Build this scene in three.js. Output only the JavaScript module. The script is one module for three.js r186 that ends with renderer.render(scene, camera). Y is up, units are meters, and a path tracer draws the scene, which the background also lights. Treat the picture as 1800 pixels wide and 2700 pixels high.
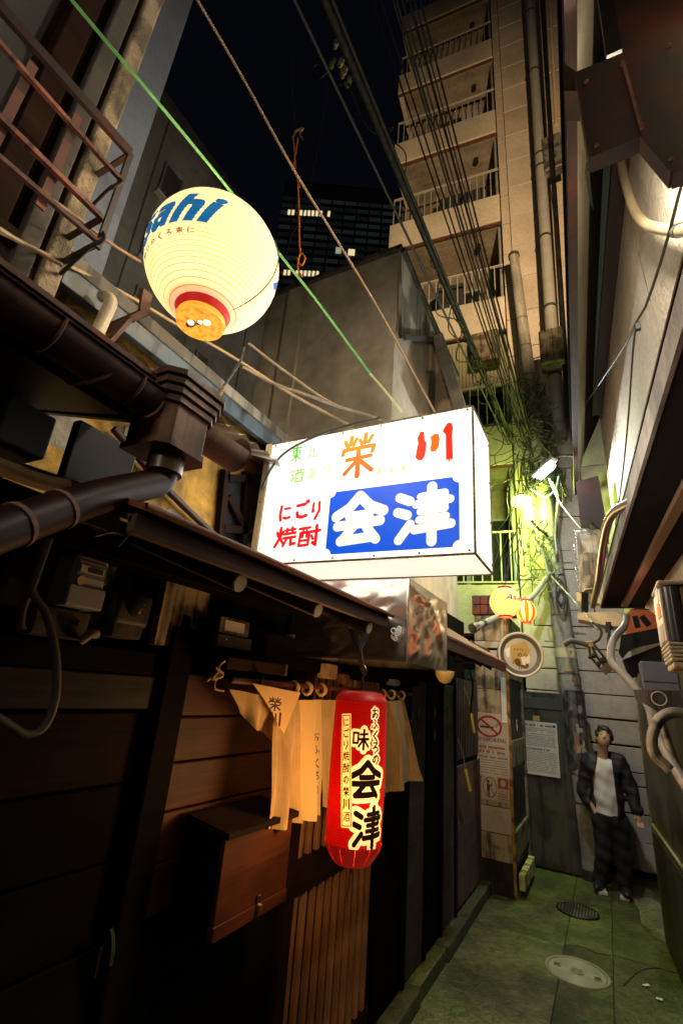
import * as THREE from 'three';
import { RoundedBoxGeometry } from 'three/addons/geometries/RoundedBoxGeometry.js';
import { MarchingCubes } from 'three/addons/objects/MarchingCubes.js';
import { mergeGeometries, mergeVertices, toCreasedNormals } from 'three/addons/utils/BufferGeometryUtils.js';

// ---------- camera, sky, exposure ----------
const scene = new THREE.Scene();
const camera = new THREE.PerspectiveCamera(2 * Math.atan(1350 / 1254.31) * 180 / Math.PI, 682 / 1024, 0.02, 600);
camera.position.set(0, 1.8, 0);
camera.rotation.order = 'YXZ';
camera.rotation.set(20.226 * Math.PI / 180, 28.999 * Math.PI / 180, 4.817 * Math.PI / 180);
camera.updateMatrixWorld(true);

const renderer = new THREE.WebGLRenderer({ antialias: true });
renderer.toneMapping = THREE.LinearToneMapping;
renderer.toneMappingExposure = 1.0;
renderer.shadowMap.enabled = true;

{ // night sky over a city: near black, a little lighter towards the horizon
  const W = 16, H = 64, d = new Float32Array(W * H * 4);
  for (let j = 0; j < H; j++) for (let i = 0; i < W; i++) {
    const e = Math.max(0, (j + 0.5) / H * 2 - 1), k = 1 - e, o = (j * W + i) * 4;
    d[o] = 0.0010 + 0.0022 * k * k; d[o + 1] = 0.0012 + 0.0022 * k * k; d[o + 2] = 0.0026 + 0.0026 * k * k; d[o + 3] = 1;
  }
  const t = new THREE.DataTexture(d, W, H, THREE.RGBAFormat, THREE.FloatType);
  t.mapping = THREE.EquirectangularReflectionMapping; t.magFilter = t.minFilter = THREE.LinearFilter; t.needsUpdate = true;
  scene.background = t; scene.environment = t;
}
const moon = new THREE.DirectionalLight(new THREE.Color(0.8, 0.85, 1), 0.012);
moon.position.set(6, 30, 8); moon.castShadow = true; moon.name = 'moon_light';
Object.assign(moon.shadow.camera, { left: -15, right: 15, top: 15, bottom: -15, near: 1, far: 80 });
scene.add(moon);

// ---------- pixel of the photograph -> point on a known plane ----------
const V = (x, y, z) => new THREE.Vector3(x, y, z);
const EYE = camera.position.clone(), ROT = new THREE.Matrix4().makeRotationFromEuler(camera.rotation);
const ray = (u, v) => V((u - 900) / 1254.31, (1350 - v) / 1254.31, -1).applyMatrix4(ROT);
const onPlane = (u, v, p, n) => { const r = ray(u, v); return EYE.clone().addScaledVector(r, p.clone().sub(EYE).dot(n) / r.dot(n)); };
const AX = V(1, 0, 0), AY = V(0, 1, 0), AZ = V(0, 0, 1);
const X = (u, v, x) => onPlane(u, v, V(x, 0, 0), AX);
const Y = (u, v, y) => onPlane(u, v, V(0, y, 0), AY);
const Z = (u, v, z) => onPlane(u, v, V(0, 0, z), AZ);
// the houses on the other side of the alley stand slightly askew: x = RX0 + off + RS * z
const RS = 0.05726, RX0 = 0.5965, RN = V(1, 0, -RS).normalize();
const rwx = (z, off = 0) => RX0 + off + RS * z;
const R = (u, v, off = 0) => onPlane(u, v, V(RX0 + off, 0, 0), RN);
// the apartment block closing the alley
const AP0 = V(-1, 0, -7.5), APA = 0.1, APX = V(Math.cos(APA), 0, -Math.sin(APA)), APZ = V(Math.sin(APA), 0, Math.cos(APA));
const ap = (x, y, z = 0) => AP0.clone().addScaledVector(APX, x).addScaledVector(APZ, z).setY(y);
const A = (u, v, dz = 0) => onPlane(u, v, ap(0, 0, dz), APZ);

// ---------- random and noise ----------
let seed = 7;
const rnd = () => { seed = (seed + 0x6d2b79f5) | 0; let t = Math.imul(seed ^ (seed >>> 15), 1 | seed); t = (t + Math.imul(t ^ (t >>> 7), 61 | t)) ^ t; return ((t ^ (t >>> 14)) >>> 0) / 4294967296; };
const rr = (a, b) => a + (b - a) * rnd();
const clamp = (x, a = 0, b = 1) => Math.min(b, Math.max(a, x));
const mix = (a, b, t) => a + (b - a) * t;
const sstep = (a, b, x) => { const t = clamp((x - a) / (b - a)); return t * t * (3 - 2 * t); };
const hash = (x, y, s) => { let h = Math.imul(x, 374761393) ^ Math.imul(y, 668265263) ^ Math.imul(s, 974634777); h = Math.imul(h ^ (h >>> 13), 1274126177); return ((h ^ (h >>> 16)) >>> 0) / 4294967296; };
function vn(x, y, px, py, s) {
  const ix = Math.floor(x), iy = Math.floor(y), fx = x - ix, fy = y - iy, a = fx * fx * (3 - 2 * fx), b = fy * fy * (3 - 2 * fy);
  const w = (i, p) => ((i % p) + p) % p, x0 = w(ix, px), x1 = w(ix + 1, px), y0 = w(iy, py), y1 = w(iy + 1, py);
  return mix(mix(hash(x0, y0, s), hash(x1, y0, s), a), mix(hash(x0, y1, s), hash(x1, y1, s), a), b);
}
function fbm(u, v, px, py, oct, s, gain = 0.5) { let a = 1, t = 0, n = 0; for (let i = 0; i < oct; i++) { t += a * vn(u * px, v * py, px, py, s + i); n += a; a *= gain; px *= 2; py *= 2; } return t / n; }
function tex(n, f, srgb = true) {
  const d = new Uint8Array(n * n * 4);
  for (let j = 0; j < n; j++) for (let i = 0; i < n; i++) {
    const c = f((i + 0.5) / n, (j + 0.5) / n), o = (j * n + i) * 4, g = Array.isArray(c);
    d[o] = 255 * clamp(g ? c[0] : c); d[o + 1] = 255 * clamp(g ? c[1] : c); d[o + 2] = 255 * clamp(g ? c[2] : c); d[o + 3] = 255;
  }
  const t = new THREE.DataTexture(d, n, n); t.wrapS = t.wrapT = THREE.RepeatWrapping; t.magFilter = t.minFilter = THREE.LinearFilter;
  if (srgb) t.colorSpace = THREE.SRGBColorSpace; t.needsUpdate = true; return t;
}
const rep = (t, x, y = x) => { const c = t.clone(); c.repeat.set(x, y); c.needsUpdate = true; return c; };
function canvas(w, h, draw) { const c = document.createElement('canvas'); c.width = w; c.height = h; const g = c.getContext('2d'); draw(g, w, h); const t = new THREE.CanvasTexture(c); t.colorSpace = THREE.SRGBColorSpace; t.magFilter = t.minFilter = THREE.LinearFilter; return t; }

// ---------- textures ----------
const T = {
  wood: tex(512, (u, v) => { const w = fbm(u, v, 3, 14, 4, 11); const g = fbm(u, v, 4, 90, 3, 21), k = fbm(u, v, 6, 6, 3, 31); return 0.52 + 0.3 * (g - 0.5) + 0.42 * (w - 0.5) + 0.3 * (k - 0.5) + 0.22; }),
  conc: tex(512, (u, v) => { const a = fbm(u, v, 4, 4, 6, 41), b = fbm(u, v, 48, 48, 2, 51), st = fbm(u, v, 22, 3, 4, 61); const k = 0.78 + 0.5 * (a - 0.5) + 0.16 * (b - 0.5) + 0.28 * (st - 0.5); return [k, k * 0.985, k * 0.96]; }),
  plaster: tex(512, (u, v) => { const a = fbm(u, v, 3, 3, 5, 71), b = fbm(u, v, 60, 60, 2, 81); const k = 0.88 + 0.22 * (a - 0.5) + 0.1 * (b - 0.5); return [k, k * 0.99, k * 0.97]; }),
  bump: tex(512, (u, v) => 0.6 * fbm(u, v, 40, 40, 3, 91) + 0.4 * fbm(u, v, 12, 12, 2, 95), false),
  fine: tex(512, (u, v) => fbm(u, v, 90, 90, 2, 101), false),
  wavy: tex(256, (u, v) => fbm(u, v, 3, 2, 3, 111, 0.45), false),
  rust: tex(512, (u, v) => { const a = sstep(0.42, 0.62, fbm(u, v, 6, 6, 6, 121)), b = fbm(u, v, 40, 40, 3, 131); return [mix(0.42, 0.6, a) + 0.2 * (b - 0.5), mix(0.34, 0.34, a) + 0.15 * (b - 0.5), mix(0.32, 0.2, a) + 0.1 * (b - 0.5)]; }),
  yellow: tex(512, (u, v) => {
    const a = fbm(u, v, 3, 3, 6, 141), b = fbm(u, v, 30, 30, 3, 151), st = fbm(u, v, 16, 2, 5, 161), peel = sstep(0.585, 0.6, fbm(u, v, 3, 4, 5, 171)), dirt = sstep(0.5, 0.75, 0.5 * st + 0.5 * a);
    let c = [0.74, 0.57, 0.2]; c = c.map((x, i) => mix(x, [0.33, 0.26, 0.13][i], 0.75 * dirt)); c = c.map((x, i) => mix(x, [0.62, 0.58, 0.5][i], peel));
    const k = 0.9 + 0.5 * (b - 0.5) + 0.4 * (a - 0.5); return c.map((x) => x * k);
  }),
  grime: tex(512, (u, v) => { const a = sstep(0.45, 0.7, fbm(u, v, 5, 5, 6, 181)), st = sstep(0.5, 0.75, fbm(u, v, 34, 2, 4, 191)); const k = 0.95 - 0.35 * a - 0.3 * st; return [k, k * 0.97, k * 0.92]; }),
  lampGreen: tex(512, (u, v) => { const a = fbm(u, v, 5, 5, 6, 201), b = fbm(u, v, 70, 70, 2, 211), p = sstep(0.55, 0.6, fbm(u, v, 7, 7, 5, 221)); const k = 0.72 + 0.6 * (a - 0.5) + 0.35 * (b - 0.5); return [k * mix(1, 0.82, p), k * mix(1, 0.88, p), k * mix(0.94, 0.72, p)]; }),  // random mottle with greenish patches, used on the lamp-tinted paving
  cloth: tex(256, (u, v) => { const w = 0.5 + 0.25 * Math.sin(u * 6.28318 * 64) + 0.25 * Math.sin(v * 6.28318 * 64), f = fbm(u, v, 4, 4, 4, 231), h = fbm(u, v, 60, 6, 2, 235); return 0.84 + 0.1 * (w - 0.5) + 0.2 * (f - 0.5) + 0.14 * (h - 0.5); }),
};
const lin = (r, g, b) => new THREE.Color().setRGB(r, g, b);
function M(r, g, b, o = {}) {
  const { tx, s = 1, sy = s, bump, bs = 0.002, bt = 3, phys, ...rest } = o;
  const m = new (phys ? THREE.MeshPhysicalMaterial : THREE.MeshStandardMaterial)({ color: lin(r, g, b), roughness: 0.85, ...rest });
  if (tx) m.map = rep(T[tx], s, sy);
  if (bump) { m.bumpMap = rep(T[bump], bt); m.bumpScale = bs; }
  return m;
}
const mat = {
  darkWood: M(0.022, 0.01, 0.006, { phys: true, specularIntensity: 0.12, tx: 'wood', s: 1.1, roughness: 0.75 }),
  blackWood: M(0.006, 0.0045, 0.004, { phys: true, specularIntensity: 0.06, tx: 'wood', s: 1.3, roughness: 0.7 }),
  redWood: M(0.075, 0.018, 0.0055, { phys: true, specularIntensity: 0.5, tx: 'wood', s: 1.5, roughness: 0.5 }),
  slatWood: M(0.4, 0.19, 0.075, { tx: 'wood', s: 2, roughness: 0.6 }),
  greyWood: M(0.07, 0.07, 0.075, { phys: true, specularIntensity: 0.3, tx: 'wood', s: 0.9, roughness: 0.8 }),
  soffit: M(0.12, 0.06, 0.04, { tx: 'wood', s: 1.2 }),
  beigeStucco: M(0.75, 0.67, 0.57, { tx: 'plaster', s: 0.7, bump: 'bump', bs: 0.014, bt: 1.6, roughness: 0.8 }),
  greyStucco: M(0.34, 0.3, 0.28, { tx: 'conc', s: 0.8, bump: 'bump', bs: 0.004, bt: 2 }),
  brownStucco: M(0.13, 0.085, 0.055, { tx: 'grime', s: 1.2, bump: 'bump', bs: 0.004, bt: 2 }),
  yellowStucco: M(0.85, 0.85, 0.85, { tx: 'yellow', s: 0.9, bump: 'bump', bs: 0.003, bt: 3 }),
  conc: M(0.32, 0.29, 0.25, { tx: 'conc', s: 0.35 }),
  stained: M(0.5, 0.45, 0.36, { tx: 'conc', s: 0.22 }),
  pale: M(0.5, 0.47, 0.4, { tx: 'grime', s: 0.6 }),
  panel: M(0.64, 0.56, 0.47, { tx: 'plaster', s: 0.5, roughness: 0.55 }),
  panel2: M(0.6, 0.52, 0.43, { tx: 'plaster', s: 0.7, roughness: 0.55 }),
  band: M(0.66, 0.6, 0.5, { tx: 'plaster', s: 0.5 }),
  ceiling: M(0.4, 0.34, 0.26, { tx: 'conc', s: 0.4 }),
  greyBuild: M(0.2, 0.205, 0.215, { tx: 'conc', s: 0.3 }),
  bluePillar: M(0.22, 0.26, 0.34, { tx: 'plaster', s: 0.8, roughness: 0.6 }),
  brownPVC: M(0.19, 0.1, 0.065, { tx: 'grime', s: 2, roughness: 0.36 }),
  brownMetal: M(0.085, 0.04, 0.03, { tx: 'rust', s: 1.3, roughness: 0.55 }),
  rust: M(0.55, 0.4, 0.35, { tx: 'rust', s: 1.5, roughness: 0.8 }),
  rustRed: M(0.28, 0.1, 0.07, { tx: 'grime', s: 2, roughness: 0.7 }),
  blackMetal: M(0.012, 0.012, 0.013, { phys: true, specularIntensity: 0.4, tx: 'grime', s: 1, roughness: 0.5 }),
  greyMetal: M(0.2, 0.2, 0.2, { tx: 'grime', s: 2, roughness: 0.5, metalness: 0.3 }),
  greyPaint: M(0.36, 0.36, 0.34, { tx: 'plaster', s: 1.2, roughness: 0.5 }),
  acWhite: M(0.55, 0.56, 0.5, { tx: 'grime', s: 1.2, roughness: 0.5 }),
  steel: M(0.62, 0.56, 0.48, { metalness: 1, roughness: 0.24, bump: 'wavy', bs: 0.004, bt: 1.3 }),
  brass: M(0.85, 0.62, 0.2, { metalness: 1, roughness: 0.18, bump: 'wavy', bs: 0.005, bt: 1.5 }),
  chrome: M(0.7, 0.68, 0.65, { metalness: 1, roughness: 0.2 }),
  cream: M(0.6, 0.53, 0.39, { tx: 'plaster', s: 3, roughness: 0.5 }),
  creamPipe: M(0.5, 0.4, 0.26, { tx: 'plaster', s: 2, roughness: 0.4 }),
  whitePVC: M(0.34, 0.31, 0.28, { tx: 'grime', s: 2, roughness: 0.4 }),
  yellowPlastic: M(0.62, 0.4, 0.02, { roughness: 0.5 }),
  pole: M(0.36, 0.35, 0.32, { tx: 'conc', s: 0.7 }),
  black: M(0.012, 0.012, 0.012, { roughness: 0.6 }),
  darkCable: M(0.03, 0.03, 0.028, { roughness: 0.6 }),
  greyCable: M(0.045, 0.043, 0.04, { roughness: 0.6 }),
  brownCable: M(0.24, 0.16, 0.1, { roughness: 0.8 }),
  hemp: M(0.42, 0.31, 0.18, { roughness: 0.9, tx: 'cloth', s: 8 }),
  greenRope: M(0.14, 0.42, 0.14, { roughness: 0.7, tx: 'cloth', s: 10 }),
  paleRope: M(0.42, 0.45, 0.26, { roughness: 0.7 }),
  vine: M(0.2, 0.26, 0.06, { roughness: 0.8 }),
  orange: M(0.7, 0.17, 0.02, { roughness: 0.5 }),
  darkGlass: M(0.02, 0.024, 0.028, { roughness: 0.12 }),
  paneGrey: M(0.05, 0.052, 0.055, { roughness: 0.45, tx: 'plaster', s: 1.4 }),
  greenFrame: M(0.04, 0.07, 0.05, { roughness: 0.45 }),
  white: M(0.75, 0.73, 0.68, { roughness: 0.5, tx: 'grime', s: 1 }),
  railPaint: M(0.4, 0.38, 0.33, { roughness: 0.5 }),
  lampGreen: M(0.15, 0.16, 0.06, { tx: 'lampGreen', s: 0.55, bump: 'bump', bs: 0.012, bt: 1.7, roughness: 0.58 }),  // these three pavings carry the green of the pole lamp in their colour
  lampGreen2: M(0.165, 0.172, 0.07, { tx: 'lampGreen', s: 0.45, bump: 'bump', bs: 0.012, bt: 1.3, roughness: 0.55 }),
  lampGreen3: M(0.12, 0.13, 0.05, { tx: 'lampGreen', s: 0.9, bump: 'fine', bs: 0.004, bt: 2, roughness: 0.8 }),
  iron: M(0.5, 0.5, 0.42, { tx: 'plaster', s: 4, roughness: 0.5, metalness: 0.2, bump: 'fine', bs: 0.003, bt: 6 }),
  noren: M(0.72, 0.48, 0.19, { phys: true, tx: 'cloth', s: 3, roughness: 1, transmission: 0.35, thickness: 0, side: THREE.DoubleSide }),
  norenDark: M(0.62, 0.42, 0.17, { phys: true, tx: 'cloth', s: 3, roughness: 1, transmission: 0.3, thickness: 0, side: THREE.DoubleSide }),
  skin: M(0.5, 0.29, 0.18, { roughness: 0.6 }),
  hair: M(0.012, 0.01, 0.009, { roughness: 0.6 }),
  jacket: M(0.014, 0.014, 0.016, { roughness: 0.65 }),
  shirt: M(0.76, 0.73, 0.71, { roughness: 0.9 }),
  trousers: M(0.007, 0.007, 0.008, { roughness: 0.85 }),
  paper: M(0.62, 0.57, 0.52, { roughness: 0.7 }),
  mint: M(0.36, 0.48, 0.4, { roughness: 0.5, tx: 'grime', s: 2 }),
};

// ---------- geometry helpers ----------
function wuv(g, swap = false) {   // uv in metres from each face's own plane
  g = g.index ? g.toNonIndexed() : g; const p = g.attributes.position, uv = new Float32Array(p.count * 2), a = V(), b = V(), c = V(), n = V();
  for (let i = 0; i < p.count; i += 3) {
    a.fromBufferAttribute(p, i); b.fromBufferAttribute(p, i + 1); c.fromBufferAttribute(p, i + 2); n.copy(b).sub(a).cross(c.sub(a));
    const x = Math.abs(n.x), y = Math.abs(n.y), z = Math.abs(n.z);
    for (let k = 0; k < 3; k++) {
      a.fromBufferAttribute(p, i + k); const q = x >= y && x >= z ? [a.z, a.y] : y >= z ? [a.z, a.x] : [a.x, a.y]; if (swap) q.reverse(); uv.set(q, (i + k) * 2);
    }
  }
  g.setAttribute('uv', new THREE.BufferAttribute(uv, 2)); return g;
}
const names = new Map();
const numbered = (n) => { const k = names.get(n) ?? 0; names.set(n, k + 1); return k ? n + '_' + String(k).padStart(3, '0') : n; };
function obj(name, geo, m, parent) {
  if (Array.isArray(geo)) geo = mergeGeometries(geo.map((g) => { g = g.index ? g.toNonIndexed() : g; for (const k of Object.keys(g.attributes)) if (!['position', 'normal', 'uv'].includes(k)) g.deleteAttribute(k); return g; }));
  const o = new THREE.Mesh(geo, m); o.name = name; o.castShadow = o.receiveShadow = true; if (parent) parent.add(o); return o;
}
const open = [];
function thing(name, label, category, group) { const o = new THREE.Group(); o.name = numbered(name); o.userData = { label, category }; if (group) o.userData.group = group; scene.add(o); open.push(o); return o; }
function struct(name) { const o = new THREE.Group(); o.name = numbered(name); o.userData = { kind: 'structure' }; scene.add(o); open.push(o); return o; }
function part(name, parent) { const o = new THREE.Group(); o.name = name; parent.add(o); return o; }
function bx(x0, x1, y0, y1, z0, z1, swap) { const g = new THREE.BoxGeometry(Math.abs(x1 - x0), Math.abs(y1 - y0), Math.abs(z1 - z0)); g.translate((x0 + x1) / 2, (y0 + y1) / 2, (z0 + z1) / 2); return wuv(g, swap); }
function rbx(x0, x1, y0, y1, z0, z1, r = 0.006, seg = 2) { const g = new RoundedBoxGeometry(Math.abs(x1 - x0), Math.abs(y1 - y0), Math.abs(z1 - z0), seg, r); g.translate((x0 + x1) / 2, (y0 + y1) / 2, (z0 + z1) / 2); return wuv(g); }
function frame(p, q, up = AY) { const d = q.clone().sub(p), l = d.length(); d.normalize(); if (Math.abs(d.dot(up)) > 0.98) up = AX; const s = d.clone().cross(up).normalize(), w = d.clone().cross(s); return new THREE.Matrix4().makeBasis(s, w, d).setPosition(p.clone().add(q).multiplyScalar(0.5)); }
function bar(p, q, w, h = w, up) { const g = wuv(new THREE.BoxGeometry(w, h, p.distanceTo(q)), false); return g.applyMatrix4(frame(p, q, up)); }
function cyl(p, q, r0, r1 = r0, n = 14, opened = false) { const l = p.distanceTo(q), g = new THREE.CylinderGeometry(r1, r0, l, n, 1, opened); const uv = g.attributes.uv; for (let i = 0; i < uv.count; i++) uv.setXY(i, uv.getX(i) * 6.28 * r0, uv.getY(i) * l); g.rotateX(Math.PI / 2); return g.applyMatrix4(frame(p, q)); }
function tube(pts, r, n = 40, rad = 8, closed = false) { const c = new THREE.CatmullRomCurve3(pts, closed, 'catmullrom', 0.5), g = new THREE.TubeGeometry(c, n, r, rad, closed), L = c.getLength(), uv = g.attributes.uv; for (let i = 0; i < uv.count; i++) uv.setXY(i, uv.getX(i) * L, uv.getY(i) * 6.28 * r); return g; }
const sag = (p, q, d, n = 10) => Array.from({ length: n + 1 }, (_, i) => { const t = i / n; return p.clone().lerp(q, t).add(V(0, -d * 4 * t * (1 - t), 0)); });
function wob(pts, a) { return pts.map((p, i) => (i === 0 || i === pts.length - 1 ? p : p.clone().add(V(rr(-a, a), rr(-a, a), rr(-a, a))))); }
function plate(pts, t, swap) {   // a flat polygon with thickness vector t
  const n = V(); for (let i = 0; i < pts.length; i++) { const a = pts[i], b = pts[(i + 1) % pts.length]; n.x += (a.y - b.y) * (a.z + b.z); n.y += (a.z - b.z) * (a.x + b.x); n.z += (a.x - b.x) * (a.y + b.y); } n.normalize();
  const e = (Math.abs(n.y) < 0.9 ? AY : AX).clone().cross(n).normalize(), f = n.clone().cross(e), o = pts[0], P2 = pts.map((p) => new THREE.Vector2(p.clone().sub(o).dot(e), p.clone().sub(o).dot(f)));
  const tri = THREE.ShapeUtils.triangulateShape(P2, []), back = pts.map((p) => p.clone().add(t)), pos = [], flip = n.dot(t) > 0;
  const push = (a, b, c) => pos.push(...a.toArray(), ...(flip ? c : b).toArray(), ...(flip ? b : c).toArray());
  for (const [a, b, c] of tri) { push(pts[a], pts[b], pts[c]); push(back[a], back[c], back[b]); }
  for (let i = 0; i < pts.length; i++) { const j = (i + 1) % pts.length; push(pts[i], back[i], back[j]); push(pts[i], back[j], pts[j]); }
  const g = new THREE.BufferGeometry(); g.setAttribute('position', new THREE.Float32BufferAttribute(pos, 3)); g.computeVertexNormals(); return wuv(g, swap);
}
function label2d(p00, p10, p01, nseg = 1) {   // a flat printed rectangle: origin lower-left, edge ends; uv 0..1
  const e = p10.clone().sub(p00), f = p01.clone().sub(p00), g = new THREE.PlaneGeometry(1, 1, nseg, nseg), p = g.attributes.position;
  for (let i = 0; i < p.count; i++) { const q = p00.clone().addScaledVector(e, p.getX(i) + 0.5).addScaledVector(f, p.getY(i) + 0.5); p.setXYZ(i, q.x, q.y, q.z); } g.computeVertexNormals(); return g;
}
function lathe(pts, n = 32, pos = V(0, 0, 0)) { const g = new THREE.LatheGeometry(pts.map(([r, y]) => new THREE.Vector2(r, y)), n); g.translate(pos.x, pos.y, pos.z); return g; }
function finish() { // put every thing's origin at its base
  for (const g of open) {
    const b = new THREE.Box3().setFromObject(g); if (b.isEmpty()) continue; const c = b.getCenter(V()); c.y = b.min.y;
    g.position.copy(c); for (const k of g.children) k.position.sub(c);
  }
}
// strokes: [[width, x,y, x,y, ...], ...] in a 0..100 square, y down
function glyph(g, strokes, x, y, w, h, k = 1) { for (const [wd, ...p] of strokes) { g.lineWidth = wd * k * w / 100; g.beginPath(); for (let i = 0; i < p.length; i += 2) { const a = x + p[i] * w / 100, b = y + p[i + 1] * h / 100; i ? g.lineTo(a, b) : g.moveTo(a, b); } g.stroke(); } }
const K = {   // brush characters
  ai: [[15, 50, 4, 32, 26, 6, 42], [15, 50, 4, 70, 26, 95, 38], [13, 32, 44, 70, 42], [14, 10, 62, 90, 57], [13, 42, 64, 22, 88], [14, 18, 92, 78, 87], [13, 66, 68, 84, 92]],
  zu: [[14, 8, 18, 26, 26], [14, 5, 44, 22, 50], [13, 8, 92, 28, 66], [14, 66, 4, 66, 97], [11, 46, 20, 88, 17, 87, 44], [12, 38, 33, 97, 29], [11, 46, 46, 88, 43], [11, 44, 60, 90, 57], [13, 36, 76, 98, 70]],
  ei: [[10, 28, 4, 26, 22], [10, 10, 14, 18, 26], [9, 42, 10, 34, 24], [10, 68, 2, 66, 22], [9, 52, 14, 58, 24], [9, 86, 8, 76, 22], [10, 8, 34, 92, 32], [10, 8, 34, 6, 44], [9, 92, 32, 88, 46], [10, 18, 58, 84, 55], [12, 50, 42, 50, 98], [10, 46, 62, 14, 90], [11, 54, 62, 88, 88]],
  sen: [[17, 18, 6, 20, 60, 8, 94], [15, 52, 14, 52, 70], [17, 88, 4, 88, 98]],
  ni: [[12, 18, 8, 12, 60, 20, 92], [10, 46, 26, 86, 24], [11, 44, 78, 62, 84, 90, 78]],
  go: [[12, 16, 24, 74, 18], [12, 18, 62, 24, 84, 54, 90, 86, 82], [8, 80, 2, 86, 12], [8, 92, -2, 98, 8]],
  ri: [[12, 22, 10, 18, 56, 28, 50], [13, 74, 6, 78, 52, 46, 96]],
  shou: [[10, 8, 26, 14, 44], [9, 38, 22, 30, 38], [11, 24, 4, 24, 52, 2, 94], [9, 26, 56, 40, 80], [8, 46, 18, 96, 14], [8, 56, 8, 56, 32], [8, 80, 4, 84, 32], [9, 44, 36, 98, 32], [9, 42, 56, 98, 52], [9, 60, 56, 42, 94], [10, 78, 54, 78, 88, 98, 84]],
  chuu: [[9, 2, 14, 52, 10], [9, 8, 34, 4, 96, 48, 92, 50, 32, 8, 34], [8, 22, 12, 18, 56], [8, 36, 12, 38, 54], [8, 8, 72, 46, 70], [10, 56, 32, 100, 28], [11, 84, 4, 84, 94, 70, 84], [9, 62, 50, 70, 66]],
  tou: [[9, 8, 16, 92, 14], [8, 20, 30, 80, 28, 80, 58, 20, 60, 20, 30], [7, 20, 44, 80, 43], [10, 50, 2, 50, 98], [9, 46, 62, 6, 92], [9, 54, 62, 96, 90]],
  hoku: [[9, 32, 6, 32, 92], [8, 8, 36, 30, 34], [8, 4, 80, 32, 66], [10, 64, 4, 64, 82, 96, 84, 96, 70], [8, 94, 28, 66, 44]],
  sake: [[8, 8, 10, 20, 22], [8, 2, 38, 16, 48], [9, 4, 94, 22, 60], [8, 30, 14, 98, 12], [8, 38, 34, 36, 96, 92, 94, 94, 32, 38, 34], [7, 56, 14, 52, 56], [7, 74, 14, 76, 54], [7, 38, 74, 92, 72]],
  a: [[9, 16, 24, 84, 20], [9, 44, 4, 42, 90], [9, 72, 36, 54, 80, 18, 92, 14, 66, 46, 46, 82, 52, 92, 76, 70, 94]],
  fu: [[10, 40, 6, 62, 18], [11, 50, 32, 66, 62, 46, 90, 34, 78], [9, 18, 60, 10, 82], [9, 82, 58, 94, 80]],
  o: [[10, 10, 28, 62, 24], [11, 36, 4, 36, 84, 14, 90, 18, 68, 56, 52, 84, 68, 66, 94], [9, 76, 14, 90, 30]],
  ku: [[14, 72, 4, 26, 48, 74, 96]],
  ro: [[11, 22, 10, 74, 8, 18, 58, 62, 44, 86, 68, 44, 96]],
  no: [[11, 50, 18, 34, 78, 12, 66, 24, 30, 62, 16, 90, 46, 58, 92]],
  ra: [[10, 40, 6, 60, 16], [11, 26, 24, 20, 64, 60, 46, 82, 68, 38, 96]],
  aji: [[9, 6, 20, 6, 70, 34, 68, 36, 20, 6, 20], [9, 48, 26, 92, 22], [10, 40, 50, 98, 46], [11, 70, 4, 70, 96], [9, 66, 52, 40, 84], [9, 74, 52, 98, 82]],
};
// ---------- ground and paving ----------
{
  const g = struct('ground'); obj('ground', bx(-120, 120, -0.4, -0.05, -160, 40), mat.lampGreen3, g);
  const p = struct('alley_pavement'); obj('bedding', bx(-1.5, 0.9, -0.05, -0.012, -8.6, 1.6), mat.black, p);
  const xs = [-1.3, -0.48, -0.14, 0.75], zr = [[1.5, -0.2, -1.5, -2.8, -4.02, -5.15, -5.72, -6.9, -8.5], [1.5, 0.3, -1.1, -2.3, -3.4, -5.2, -5.9, -7.2, -8.5], [1.5, -0.4, -1.8, -3.2, -4.25, -5.25, -6.1, -7.3, -8.5]], ms = [mat.lampGreen, mat.lampGreen2, mat.lampGreen3];
  for (let c = 0; c < 3; c++) for (let k = 0; k < 8; k++) {
    const y = rr(-0.003, 0.002), z0 = zr[c][k], z1 = zr[c][k + 1];
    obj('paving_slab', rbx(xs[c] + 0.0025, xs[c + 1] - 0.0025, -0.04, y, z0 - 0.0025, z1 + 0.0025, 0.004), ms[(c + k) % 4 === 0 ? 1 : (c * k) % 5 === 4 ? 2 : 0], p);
  }
  const patch = [[1668, 2372], [1716, 2366], [1748, 2392], [1757, 2486], [1722, 2470], [1690, 2436], [1684, 2400]].map(([u, v]) => Y(u, v, 0.007)); obj('concrete_patch', plate(patch, V(0, -0.012, 0)), M(0.36, 0.34, 0.25, { tx: 'lampGreen', s: 0.8, roughness: 0.7 }), p);
  for (const pts of [[[1290, 2500], [1360, 2512], [1420, 2506], [1470, 2520]], [[1500, 2490], [1540, 2500], [1570, 2512], [1612, 2520]], [[1250, 2600], [1300, 2570], [1380, 2580]], [[1640, 2600], [1690, 2560], [1742, 2552]]]) obj('crack', tube(wob(pts.map(([u, v]) => Y(u, v, 0.0015)), 0.01), 0.003, 30, 4), mat.black, p);
  const kb = struct('kerb');
  for (let z = 1.2; z > -5.6; z -= 0.61) obj('kerb_stone', rbx(-1.3, -1.19 + rr(-0.008, 0.008), -0.03, 0.09 + rr(-0.006, 0.006), z, z - 0.6, 0.012), ms[Math.floor(rnd() * 3)], kb);
}
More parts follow.
